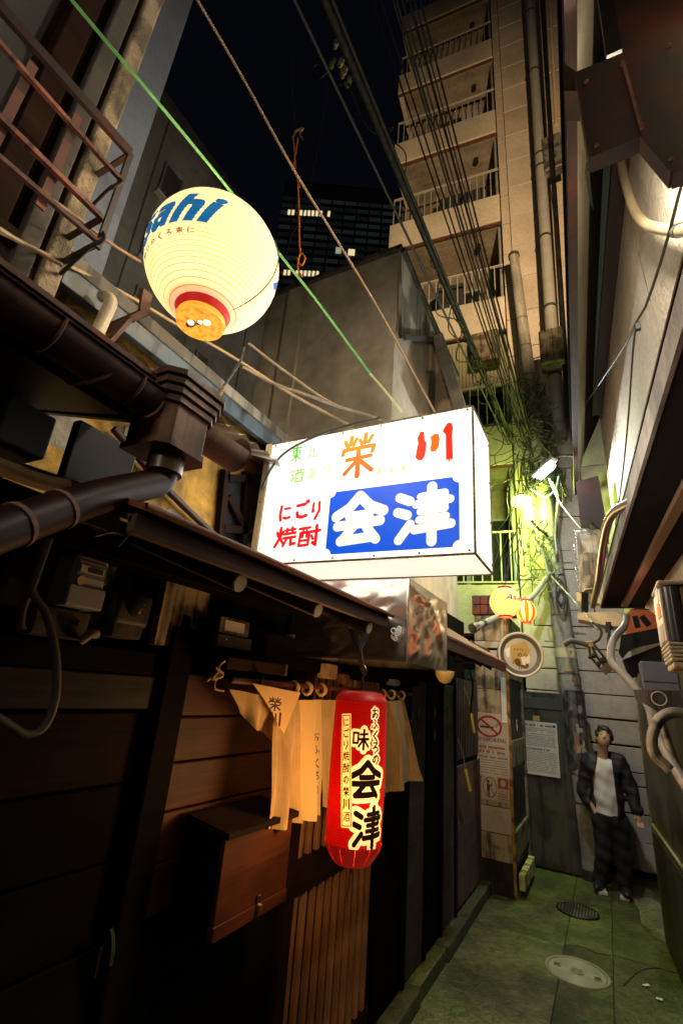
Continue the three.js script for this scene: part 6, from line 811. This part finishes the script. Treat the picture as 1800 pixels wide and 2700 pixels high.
{ // rusty hanging board at the top
  const t = thing('rusty_board', 'rust brown metal signboard with a pointed lower edge under the eave', 'signboard'), z = -1.15, P = [[1520, 188], [1556, 408], [1690, 352], [1772, 448], [1880, 415], [1880, 40]].map(([u, v]) => Z(u, v, z)); obj('face_sheet', plate(P, V(0, 0, -0.045)), mat.brownMetal, t);
  const rim = (a, b) => obj('rim', bar(a, b, 0.014, 0.05, AZ), mat.brownMetal, t); for (let i = 0; i < 4; i++) { const o = V(0, -0.008, -0.022); rim(P[i].clone().add(o), P[i + 1].clone().add(o)); }
  for (const [u, v] of [[1545, 215], [1572, 385], [1690, 330], [1768, 420], [1640, 170], [1760, 120]]) { const q = Z(u, v, z + 0.004); obj('bolt', new THREE.SphereGeometry(0.007, 8, 6).translate(q.x, q.y, q.z), mat.rust, t); }
  obj('seam', bar(Z(1640, 160, z + 0.003), Z(1692, 345, z + 0.003), 0.008, 0.006, AZ), mat.rust, t);
  obj('side_flange', plate([[1482, 165], [1520, 190], [1524, 240], [1486, 240]].map(([u, v]) => Z(u, v, z - 0.03)), V(0, 0, -0.1)), mat.brownMetal, t);
  const up = thing('upper_cladding', 'dark brown metal cladding above the rusty signboard', 'cladding'); obj('sheet', plate([[1620, 150], [1590, -40], [1900, -60], [1900, 40]].map(([u, v]) => Z(u, v, -1.35)), V(0, 0, -0.08)), mat.brownMetal, up); obj('edge', bar(Z(1618, 150, -1.34), Z(1588, -40, -1.34), 0.03, 0.05), mat.blackMetal, up);
  const wl = thing('wall_lamp', 'small wall lamp behind the rusty signboard washing the stucco', 'lamp'), lp = Z(1628, 300, -1.5); obj('shade', lathe([[0.02, 0.1], [0.05, 0.075], [0.085, 0.03], [0.083, 0.026]], 24, lp), mat.greyPaint, wl); obj('bulb', new THREE.SphereGeometry(0.045, 18, 12).translate(lp.x, lp.y + 0.01, lp.z), new THREE.MeshStandardMaterial({ color: lin(1, 0.95, 0.85), emissive: lin(1, 0.86, 0.64), emissiveIntensity: 4 }), wl); obj('arm', tube([lp.clone().add(V(0, 0.1, 0)), lp.clone().add(V(0.08, 0.16, 0)), V(rwx(lp.z), lp.y + 0.12, lp.z)], 0.012, 16, 8), mat.blackMetal, wl); point('wall_lamp_light', lin(1, 0.88, 0.68), 7, lp.clone().add(V(0, -0.02, 0)), 2);
  const uw = thing('far_window', 'dark window with a pale sill high beside the brown eave board', 'window'), q = A(1520, 85, 0.0); obj('pane', plate([[1492, 60], [1548, 28], [1552, 105], [1494, 130]].map(([u, v]) => A(u, v, 0.06)), APZ.clone().multiplyScalar(0.03)), mat.darkGlass, uw); obj('frame', bar(A(1494, 134, 0.09), A(1552, 108, 0.09), 0.06, 0.06), mat.pale, uw);
  for (const [pts, off, r, lb] of [[[[1606, 330], [1628, 400], [1650, 490], [1672, 555], [1700, 590], [1740, 603], [1795, 608], [1840, 606]], -0.07, 0.024, 'beige pipe curving along the stucco wall below the rusty signboard'], [[[1520, -60], [1540, 0], [1560, 80], [1580, 160]], -0.12, 0.03, 'beige pipe rising behind the rusty signboard']]) { const p = thing('beige_pipe', lb, 'pipe'); obj('pipe', tube(pts.map(([u, v]) => R(u, v, off)), r, 60, 14), mat.creamPipe, p); const e = pts[pts.length - 2], f = R(...e, off), g = R(...pts[pts.length - 3], off); obj('clamp', cyl(f.clone().lerp(g, 0.25), f.clone().lerp(g, 0.05), r + 0.004), mat.greyMetal, p); }
  const vt = thing('wall_vent', 'small white slotted vent on the stucco wall', 'vent'), p = R(1797, 760, -0.012); obj('frame', rbx(p.x - 0.012, p.x + 0.01, p.y - 0.055, p.y + 0.055, p.z - 0.03, p.z + 0.05, 0.004), mat.white, vt); for (let k = 0; k < 4; k++) obj('slot', bx(p.x - 0.014, p.x - 0.0125, p.y - 0.04 + k * 0.026, p.y - 0.028 + k * 0.026, p.z - 0.02, p.z + 0.04), mat.black, vt);
  const c1 = thing('cable', 'black cable slanting down across the stucco wall', 'cable'), C1 = [[1830, 380], [1800, 470], [1750, 660], [1700, 810], [1678, 845], [1640, 920], [1560, 1040], [1520, 1095], [1490, 1140], [1478, 1170]]; obj('cable', tube(C1.map(([u, v], i) => R(u, v, i < 6 ? -0.06 - 0.02 * i : -0.16 - 0.035 * (i - 5))), 0.0065, 80, 6), mat.darkCable, c1); obj('clip', rbx(-0.012, 0.012, -0.02, 0.02, -0.012, 0.012, 0.004).translate(...R(1680, 862, -0.15).toArray()), mat.black, c1);
  const c2 = thing('cable', 'black cable dropping down the stucco wall from the slanting one', 'cable'); obj('cable', tube([[1678, 850], [1668, 920], [1655, 1100], [1640, 1250], [1628, 1340], [1616, 1420]].map(([u, v]) => R(u, v, -0.12)), 0.0055, 60, 6), mat.darkCable, c2);
  const c3 = thing('cord', 'pale cord stretched from the tube lamp to the air conditioner', 'cord'); obj('cord', tube([Z(1446, 1262, -5.3), Z(1475, 1325, -5.3), Z(1528, 1393, -5.25)], 0.008, 30, 6), mat.paleRope, c3); const c4 = thing('cord', 'green cord tied between the pole and the wall bracket', 'cord'); obj('cord', tube([Z(1452, 1520, -6.6), Z(1490, 1560, -6), Z(1530, 1605, -5.2), Z(1575, 1660, -5)], 0.009, 30, 6), mat.mint, c4);
}
{ // air conditioner, duct and shelf at the wall end
  const t = thing('air_conditioner', 'pale grey air conditioner unit high on the wall end', 'air conditioner'), z = -5.25, a = Z(1514, 1398, z), b = Z(1612, 1580, z); obj('casing', rbx(a.x, b.x + 0.02, b.y, a.y, z - 0.28, z, 0.02), mat.acWhite, t); obj('front_panel', rbx(a.x + 0.05, a.x + 0.2, b.y + 0.06, a.y - 0.05, z, z + 0.012, 0.006), M(0.5, 0.5, 0.42, { tx: 'grime', s: 2, roughness: 0.5 }), t); obj('grip', bx(a.x + 0.06, a.x + 0.17, a.y - 0.1, a.y - 0.07, z + 0.012, z + 0.016), mat.greyPaint, t); for (let k = 0; k < 6; k++) obj('louvre', bx(a.x + 0.23, b.x, b.y + 0.2 + k * 0.06, b.y + 0.225 + k * 0.06, z, z + 0.01), mat.greyPaint, t); obj('badge', bx(a.x + 0.27, a.x + 0.3, a.y - 0.17, a.y - 0.155, z + 0.002, z + 0.006), mat.black, t);
  const du = thing('duct_pipe', 'short grey duct with an open round end beside the air conditioner', 'duct'), d0 = Z(1552, 1466, -4.9), d1 = Z(1561, 1556, -4.8); obj('pipe', cyl(d1, d0, 0.068, 0.068, 24, true), M(0.4, 0.36, 0.28, { side: THREE.DoubleSide, roughness: 0.5, tx: 'grime', s: 2 }), du); obj('lip', new THREE.TorusGeometry(0.068, 0.006, 6, 28).rotateX(Math.PI / 2).translate(d1.x, d1.y, d1.z), mat.cream, du); obj('inner_plug', cyl(d0.clone().lerp(d1, 0.3), d0.clone().lerp(d1, 0.32), 0.064), mat.black, du);
  const tn = thing('wire_garland', 'string of small bead-like wire twists down the edge of the air conditioner', 'wire'); for (let k = 0; k < 18; k++) { const q = Z(1513 + 4 * Math.sin(k) + k * 0.6, 1400 + k * 10, z + 0.02); obj('bead', new THREE.SphereGeometry(0.011, 8, 6).scale(1, 1.4, 1).translate(q.x, q.y, q.z), mat.chrome, tn); }
  const sf = thing('wall_shelf', 'pale steel shelf bracketed under the air conditioner', 'shelf'), s0 = Z(1521, 1616, -5.1), s1 = Z(1642, 1648, -4.7); obj('tray', plate([[1521, 1616], [1625, 1612], [1655, 1650], [1610, 1652], [1522, 1632]].map(([u, v]) => Z(u, v, -5.1)), V(0, 0, -0.25)), mat.cream, sf); obj('post', bar(Z(1541, 1562, -5.15), Z(1541, 1616, -5.15), 0.05, 0.06), mat.blackMetal, sf); obj('upper_tray', plate([[1518, 1563], [1575, 1568], [1590, 1592], [1520, 1584]].map(([u, v]) => Z(u, v, -5.15)), V(0, 0, -0.15)), M(0.6, 0.55, 0.35), sf);
}
{ // cables, brackets and small signs at head height
  const off = -0.26, T1 = thing('terminal_cluster', 'cluster of cable joints hanging from a grey hose', 'cables'), z = -4.6, H = (u, v) => Z(u, v, z); obj('hose', tube([[1486, 1700], [1505, 1690], [1530, 1695], [1550, 1702]].map((p) => H(...p)), 0.022, 24, 10), M(0.1, 0.09, 0.09), T1); for (const p of [[[1552, 1705], [1556, 1730], [1575, 1755], [1583, 1765]], [[1560, 1705], [1572, 1730], [1590, 1752], [1596, 1760]], [[1565, 1700], [1585, 1725], [1600, 1745], [1606, 1752]]]) obj('lead', tube(p.map((q) => H(...q)), 0.011, 20, 6), mat.darkCable, T1); for (const [u, v] of [[1556, 1732], [1566, 1728], [1576, 1750], [1586, 1740], [1592, 1742]]) obj('joint', new THREE.SphereGeometry(0.022, 8, 6).translate(...H(u, v).toArray()), mat.darkCable, T1); obj('box', bar(H(1588, 1772), H(1612, 1750), 0.07, 0.06), M(0.2, 0.17, 0.1), T1); obj('ring', new THREE.TorusGeometry(0.03, 0.008, 6, 16).translate(...H(1552, 1702).toArray()), mat.yellowPlastic, T1); obj('curl', tube([[1562, 1696], [1578, 1685], [1584, 1668], [1578, 1655], [1560, 1640]].map((q) => H(...q)), 0.012, 24, 6), mat.greyCable, T1);
  const wp = thing('white_conduit', 'white conduit winding down past the black awning bracket', 'conduit'), zz = -2.9, G = (u, v, d = 0) => Z(u, v, zz + d); obj('conduit', tube([[1650, 1625], [1645, 1650], [1620, 1680], [1610, 1710], [1612, 1745], [1640, 1775], [1680, 1820], [1712, 1870], [1725, 1920], [1770, 2010], [1830, 2110]].map(([u, v], i) => G(u, v, i * 0.08)), 0.017, 80, 12), M(0.42, 0.38, 0.33, { roughness: 0.4, tx: 'plaster', s: 1 }), wp); obj('wire', tube([[1606, 1640], [1604, 1700], [1610, 1755], [1660, 1800], [1720, 1880]].map(([u, v]) => G(u, v, 0.06)), 0.008, 40, 6), mat.darkCable, wp); obj('wire', tube([[1600, 1640], [1598, 1665], [1612, 1650]].map(([u, v]) => G(u, v, 0.05)), 0.009, 20, 6), mat.darkCable, wp);
  const w2 = thing('white_conduit', 'thin white conduit running down beside the grey elbow pipe', 'conduit'); obj('conduit', tube([[1730, 1870], [1750, 1930], [1790, 2040], [1840, 2150]].map(([u, v]) => Z(u, v, -2.2)), 0.014, 40, 10), mat.whitePVC, w2);
  const el = thing('elbow_pipe', 'thick grey elbow pipe bulging from the steel-clad wall', 'pipe'); obj('pipe', tube([[1800, 1880], [1765, 1880], [1735, 1900], [1718, 1945], [1724, 1990], [1750, 2015], [1765, 2030]].map(([u, v]) => Z(u, v, -1.9)), 0.016, 50, 14), mat.whitePVC, el);
  const bk = thing('iron_bracket', 'black cast iron bracket holding the awning lamp', 'bracket'); obj('arm', plate([[1636, 1675], [1735, 1655], [1745, 1690], [1690, 1702], [1660, 1712], [1640, 1735], [1630, 1720]].map(([u, v]) => Z(u, v, -3.2)), V(0, 0, -0.06)), mat.blackMetal, bk); obj('stay', bar(Z(1680, 1655, -3.2), Z(1672, 1625, -3.2), 0.03), mat.blackMetal, bk); obj('stay', bar(Z(1710, 1650, -3.2), Z(1690, 1625, -3.2), 0.03), mat.blackMetal, bk); obj('lower_arm', plate([[1640, 1740], [1740, 1700], [1745, 1760], [1660, 1790]].map(([u, v]) => Z(u, v, -3.3)), V(0, 0, -0.06)), mat.blackMetal, bk);
  const ol = thing('orange_lantern', 'dim orange paper lantern half hidden behind the iron bracket', 'lantern'), oc = Z(1690, 1650, -3.75), om = new THREE.MeshStandardMaterial({ color: lin(0.22, 0.06, 0.03), roughness: 0.9, emissive: lin(1, 0.22, 0.06), emissiveIntensity: 0.14 }); obj('paper_shell', lathe(lanternShell(0.11, 0.2, 12, 0.05), 32, oc), om, ol); for (const s of [-1, 1]) obj('rim', lathe([[0.05, -0.008], [0.056, 0.006], [0.046, 0.008], [0.046, -0.008]], 24, oc.clone().add(V(0, s * 0.1, 0))), mat.black, ol); point('orange_lantern_light', lin(1, 0.3, 0.14), 0.1, oc.clone().add(V(0, -0.05, -0.02)), 2);
  const sp = thing('steel_plate', 'dark steel bracket plate with a round hole on the steel-clad wall', 'plate'); { const P = [[1668, 1818], [1830, 1822], [1830, 1890], [1745, 1884], [1705, 1860], [1676, 1846]].map(([u, v]) => Z(u, v, -1.95)), o = P[0], shp = new THREE.Shape(P.map((p) => new THREE.Vector2(p.x - o.x, p.y - o.y))), hc = Z(1736, 1842, -1.95), hole = new THREE.Path(); hole.absarc(hc.x - o.x, hc.y - o.y, 0.02, 0, 6.2832); shp.holes.push(hole); const g = new THREE.ExtrudeGeometry(shp, { depth: 0.008, bevelEnabled: false, curveSegments: 20 }); g.translate(o.x, o.y, o.z - 0.008); obj('plate', wuv(g), M(0.12, 0.1, 0.1, { tx: 'grime', s: 4, roughness: 0.5 }), sp); obj('hole_rim', new THREE.TorusGeometry(0.021, 0.002, 6, 24).translate(hc.x, hc.y, hc.z), mat.cream, sp); }
  const gb = thing('junction_box', 'blue grey junction box behind the yellow and black lamp sign', 'box'), q = Z(1735, 1785, -2.4); obj('body', rbx(q.x - 0.06, q.x + 0.07, q.y - 0.06, q.y + 0.06, q.z - 0.08, q.z, 0.008), M(0.1, 0.105, 0.13, { roughness: 0.5 }), gb); obj('hinge', bx(q.x - 0.07, q.x - 0.06, q.y - 0.03, q.y + 0.01, q.z - 0.03, q.z - 0.01), mat.chrome, gb); obj('lid_line', bx(q.x - 0.055, q.x + 0.065, q.y - 0.022, q.y - 0.018, q.z, q.z + 0.002), mat.black, gb);
}
{ // yellow and black upright lamp sign
  const t = thing('lamp_sign', 'upright box sign with a yellow face black band and ribbed cream foot', 'sign'), z = -1.75, a = Z(1722, 1548, z), b = Z(1830, 1765, z), yt = a.y + 0.02, yb = Z(1775, 1762, z).y, x0 = a.x + 0.012, x1 = x0 + 0.19, d = 0.2, ym = mix(yb, yt, 0.3);
  obj('side_panel', rbx(x0, x0 + 0.01, ym, yt - 0.02, z - d, z - 0.012, 0.004), M(0.5, 0.42, 0.34, { roughness: 0.4 }), t); obj('core', rbx(x0 + 0.008, x1, ym, yt - 0.012, z - d, z - 0.016, 0.008), M(0.1, 0.09, 0.08), t); obj('black_band', cyl(V(x0 + 0.032, ym, z - 0.012), V(x0 + 0.032, yt - 0.02, z - 0.012), 0.022, 0.022, 20), M(0.025, 0.022, 0.022, { roughness: 0.25 }), t); obj('yellow_face', rbx(x0 + 0.052, x1, ym, yt - 0.016, z - 0.016, z, 0.006), M(0.5, 0.28, 0.02, { tx: 'grime', s: 3, roughness: 0.45 }), t); obj('top_cap', rbx(x0 - 0.004, x1 + 0.004, yt - 0.016, yt, z - d, z + 0.012, 0.008), mat.creamPipe, t);
  for (let k = 0; k < 5; k++) obj('foot_rib', rbx(x0 + 0.002 + k * 0.001, x1, ym - 0.012 - k * 0.011, ym - 0.003 - k * 0.011, z - d, z + 0.008 - k * 0.001, 0.003), mat.cream, t); obj('foot', rbx(x0 + 0.01, x1, yb, ym - 0.058, z - d + 0.01, z, 0.008), M(0.6, 0.52, 0.38, { tx: 'grime', s: 3 }), t); obj('orange_plate', bx(x0 - 0.002, x0, mix(ym, yt, 0.42), mix(ym, yt, 0.64), z - 0.11, z - 0.03), M(0.65, 0.26, 0.06), t); obj('clear_pane', bx(x0 - 0.0018, x0, mix(ym, yt, 0.68), mix(ym, yt, 0.92), z - 0.11, z - 0.03), M(0.6, 0.58, 0.55, { roughness: 0.2 }), t); obj('number_plate', bx(x0 - 0.002, x0, mix(ym, yt, 0.02), mix(ym, yt, 0.3), z - 0.12, z - 0.03), M(0.4, 0.34, 0.24), t); obj('post', rbx(x0 + 0.06, x0 + 0.1, yb - 0.5, yb, z - 0.12, z - 0.08, 0.004), mat.brownMetal, t); obj('wall_arm', bar(V(x0 + 0.1, mix(yb, yt, 0.6), z - 0.1), V(rwx(z - 0.1), mix(yb, yt, 0.6), z - 0.1), 0.03), mat.blackMetal, t);
}
// ---------- person by the pole ----------
{
  const zp = -6.84, J = (u, v, dz = 0) => Z(u, v, zp).add(V(0, 0, dz));
  const cap = (p, a, b, ra, rb) => { const ab = b.clone().sub(a), t = clamp(p.clone().sub(a).dot(ab) / ab.lengthSq()); return p.distanceTo(a.clone().addScaledVector(ab, t)) - mix(ra, rb, t); };
  const smin = (a, b, k) => { const h = clamp(0.5 + 0.5 * (b - a) / k); return mix(b, a, h) - k * h * (1 - h); };
  const ell = (p, c, M3, r) => { const q = p.clone().sub(c).applyMatrix3(M3); const k0 = V(q.x / r.x, q.y / r.y, q.z / r.z).length(), k1 = V(q.x / r.x ** 2, q.y / r.y ** 2, q.z / r.z ** 2).length(); return k1 < 1e-9 ? -1 : k0 * (k0 - 1) / k1; };
  function march(f, lo, hi, N) {
    const mc = new MarchingCubes(N, mat.skin, false, false, 120000); mc.isolation = 0; const c = lo.clone().add(hi).multiplyScalar(0.5), h = hi.clone().sub(lo).multiplyScalar(0.5), p = V();
    for (let k = 0; k < N; k++) for (let j = 0; j < N; j++) for (let i = 0; i < N; i++) { p.set(c.x + (i - N / 2) / (N / 2) * h.x, c.y + (j - N / 2) / (N / 2) * h.y, c.z + (k - N / 2) / (N / 2) * h.z); mc.field[i + j * N + k * N * N] = -f(p); }
    mc.update(); const n = mc.count ?? mc.geometry.drawRange.count, pos = mc.positionArray.slice(0, n * 3); for (let i = 0; i < n; i++) { pos[i * 3] = c.x + pos[i * 3] * h.x; pos[i * 3 + 1] = c.y + pos[i * 3 + 1] * h.y; pos[i * 3 + 2] = c.z + pos[i * 3 + 2] * h.z; }
    let g = new THREE.BufferGeometry(); g.setAttribute('position', new THREE.BufferAttribute(pos, 3)); g = mergeVertices(g, 1e-4); g.computeVertexNormals(); return g;
  }
  const t = thing('person', 'person in a dark open jacket and white shirt standing with head tipped back', 'person');
  const head = J(1591, 1944, 0.03), neck = J(1586, 1984, -0.01), chest = J(1588, 2035, -0.01), belly = J(1600, 2100, 0), hip = J(1606, 2150, -0.01);
  const shL = J(1550, 2006, -0.02), elL = J(1536, 2085, -0.02), wrL = J(1568, 2138, 0.03), shR = J(1630, 2006, -0.02), elR = J(1662, 2080, -0.03), wrR = J(1677, 2138, 0.02);
  const hpL = J(1588, 2165), knL = J(1590, 2255, 0.03), anL = J(1580, 2325, 0.0), hpR = J(1627, 2165), knR = J(1645, 2255, 0.03), anR = J(1646, 2335, 0.02);
  anL.y = 0.085; anR.y = 0.085;
  const up = V(0.18, 1, -0.38).normalize(), fwd0 = V(0.05, 0.3, 1), sd = up.clone().cross(fwd0).normalize(), fw = sd.clone().cross(up).normalize(), H3 = new THREE.Matrix3().set(sd.x, sd.y, sd.z, up.x, up.y, up.z, fw.x, fw.y, fw.z), hd = (a, b, c) => head.clone().addScaledVector(sd, a).addScaledVector(up, b).addScaledVector(fw, c);
  const headF = (p) => { let d = ell(p, hd(0, 0.015, -0.012), H3, V(0.08, 0.106, 0.098)); d = smin(d, ell(p, hd(0, -0.055, 0.03), H3, V(0.05, 0.058, 0.05)), 0.04); d = smin(d, cap(p, hd(0, 0.005, 0.078), hd(0, -0.028, 0.098), 0.009, 0.013), 0.014); d = smin(d, cap(p, hd(-0.02, -0.06, 0.07), hd(0.02, -0.06, 0.07), 0.009, 0.009), 0.012); d = smin(d, cap(p, hd(-0.045, 0.022, 0.068), hd(0.045, 0.022, 0.068), 0.008, 0.008), 0.015); for (const s of [-1, 1]) { d = smin(d, ell(p, hd(s * 0.076, -0.012, -0.01), H3, V(0.012, 0.03, 0.02)), 0.008); d = Math.max(d, -ell(p, hd(s * 0.03, 0.004, 0.086), H3, V(0.014, 0.006, 0.01))); } return d; };
  const hand = (p, w, dir, s) => { let d = cap(p, w, w.clone().addScaledVector(dir, 0.075), 0.026, 0.03); for (let k = 0; k < 4; k++) { const o = w.clone().addScaledVector(dir, 0.09).add(V((k - 1.5) * 0.017, 0, 0)), m = o.clone().addScaledVector(dir, 0.035).add(V(0, 0, 0.012)); d = Math.min(d, smin(cap(p, o, m, 0.0095, 0.009), cap(p, m, m.clone().addScaledVector(dir, 0.028 - 0.006 * Math.abs(k - 1.5)).add(V(0, 0, 0.018)), 0.009, 0.008), 0.006)); } const th = w.clone().addScaledVector(dir, 0.03).add(V(s * 0.026, 0, 0.012)); return Math.min(d, cap(p, th, th.clone().addScaledVector(dir, 0.05).add(V(s * 0.016, 0, 0.02)), 0.011, 0.009)); };
  const torso = (p, k) => { let d = cap(p, chest.clone().add(V(-0.1, 0.06, 0)), chest.clone().add(V(0.1, 0.06, 0)), 0.085 + k, 0.085 + k); d = smin(d, cap(p, chest, belly, 0.135 + k, 0.125 + k), 0.08); d = smin(d, cap(p, belly, hip, 0.125 + k, 0.135 + k), 0.06); return d; };
  const leg = (p, a, b, c, k) => smin(cap(p, a, b, 0.082 + k, 0.056 + k), cap(p, b, c, 0.056 + k, 0.045 + k), 0.03), arm = (p, a, b, c, k) => smin(cap(p, a, b, 0.052 + k, 0.042 + k), cap(p, b, c, 0.042 + k, 0.03 + k), 0.02);
  const dR = wrR.clone().sub(elR).normalize(), dL = wrL.clone().sub(elL).normalize();
  const bodyF = (p) => { let d = smin(headF(p), cap(p, head.clone().addScaledVector(up, -0.06).addScaledVector(fw, -0.02), neck.clone().add(V(0, -0.05, 0)), 0.05, 0.056), 0.03); d = smin(d, torso(p, -0.025), 0.04); d = smin(d, arm(p, shL, elL, wrL, -0.012), 0.03); d = smin(d, arm(p, shR, elR, wrR, -0.012), 0.03); d = Math.min(d, hand(p, wrR, dR, -1)); d = Math.min(d, hand(p, wrL, dL, 1)); d = smin(d, leg(p, hpL, knL, anL, -0.014), 0.03); d = smin(d, leg(p, hpR, knR, anR, -0.014), 0.03); return d; };
  obj('body', march(bodyF, V(-0.62, -0.02, -7.12), V(0.36, 1.76, -6.6), 112), mat.skin, t);
  const fold = (p) => 0.004 * Math.sin(p.y * 46 + p.x * 22) + 0.003 * Math.sin(p.x * 60 - p.y * 20);
  obj('shirt', march((p) => Math.max(torso(p, -0.006) + fold(p) * 0.8, p.y - (neck.y - 0.035), hip.y - 0.06 - p.y), V(-0.45, 0.6, -7.1), V(0.25, 1.6, -6.62), 72), mat.shirt, t);
  obj('trousers', march((p) => Math.max(smin(smin(smin(leg(p, hpL, knL, anL, 0.022), leg(p, hpR, knR, anR, 0.022), 0.01), cap(p, hpL, hpR, 0.1, 0.1), 0.04), cap(p, hip, hip.clone().add(V(0, -0.02, 0)), 0.128, 0.128), 0.04) + fold(p), p.y - hip.y - 0.02, 0.03 - p.y), V(-0.5, -0.02, -7.12), V(0.3, 1.1, -6.62), 84), mat.trousers, t);
  const collar = neck.clone().add(V(0, -0.02, 0));
  obj('jacket', march((p) => { let d = smin(torso(p, 0.026), arm(p, shL, elL, wrL, 0.03), 0.04); d = smin(d, arm(p, shR, elR, wrR, 0.03), 0.04); d = smin(d, cap(p, shL.clone().add(V(0.03, 0.015, 0)), shR.clone().add(V(-0.03, 0.015, 0)), 0.062, 0.062), 0.04); d = smin(d, cap(p, collar.clone().add(V(-0.07, -0.01, -0.02)), collar.clone().add(V(0.07, -0.01, -0.02)), 0.045, 0.045), 0.03); d += fold(p) + 0.002 * Math.sin(p.y * 75); const cx = chest.x + (chest.y - p.y) * -0.12 + 0.0, w = 0.065 + clamp((neck.y - p.y) * 0.14, 0, 0.075); d = Math.max(d, -Math.max(Math.abs(p.x - (cx + 0.01)) - w, zp + 0.02 - p.z)); d = Math.max(d, -(cap(p, neck.clone().add(V(0, -0.06, 0.02)), head, 0.07, 0.1))); return Math.max(d, hip.y - 0.12 - p.y); }, V(-0.62, 0.62, -7.14), V(0.36, 1.62, -6.6), 88), mat.jacket, t);
  obj('hair', march((p) => { let d = ell(p, hd(0, 0.028, -0.024), H3, V(0.098, 0.112, 0.108)) + 0.005 * Math.sin(p.x * 90 + p.y * 60) ; d = smin(d, cap(p, hd(-0.05, 0.09, 0.06), hd(0.03, 0.05, 0.09), 0.022, 0.012), 0.02); d = smin(d, cap(p, hd(0.02, 0.095, 0.06), hd(0.075, 0.02, 0.06), 0.024, 0.014), 0.02); const q = p.clone().sub(hd(0, -0.03, 0.1)).applyMatrix3(H3); return Math.max(d, -(V(q.x / 0.062, q.y / 0.088, q.z / 0.09).length() - 1) * 0.06, -(p.clone().sub(hd(0, -0.06, -0.02)).dot(up))); }, head.clone().add(V(-0.16, -0.16, -0.18)), head.clone().add(V(0.16, 0.17, 0.18)), 56), mat.hair, t);
  for (const s of [-1, 1]) { obj('eyelid', cyl(hd(s * 0.018, 0.004, 0.081), hd(s * 0.044, 0.006, 0.073), 0.0035), mat.hair, t); obj('eyebrow', cyl(hd(s * 0.016, 0.028, 0.083), hd(s * 0.05, 0.03, 0.07), 0.004), mat.hair, t); }
  obj('lips', cyl(hd(-0.018, -0.06, 0.079), hd(0.018, -0.06, 0.079), 0.0045), M(0.38, 0.13, 0.1), t);
  for (const [a, s] of [[anL, -0.15], [anR, 0.08]]) { const sh = part('shoe', t), g = march((p) => { const q = p.clone().sub(V(a.x, 0.05, a.z)); const r = V(q.x * Math.cos(s) - q.z * Math.sin(s), q.y, q.x * Math.sin(s) + q.z * Math.cos(s)); return Math.max(smin(ell(r, V(0, 0.0, 0.07), new THREE.Matrix3(), V(0.05, 0.048, 0.14)), cap(r, V(0, 0.06, -0.01), V(0, 0.0, -0.01), 0.048, 0.05), 0.03), -0.035 - r.y); }, V(a.x - 0.12, -0.01, a.z - 0.14), V(a.x + 0.12, 0.16, a.z + 0.26), 40); obj('upper', g, M(0.015, 0.015, 0.016, { roughness: 0.5 }), sh); const so = new THREE.BoxGeometry(0.085, 0.022, 0.25); so.translate(0, 0.0125, 0.06); so.rotateY(-s); so.translate(a.x, 0.002, a.z); obj('sole', so, M(0.5, 0.46, 0.38), sh); }
}
finish();
renderer.render(scene, camera);
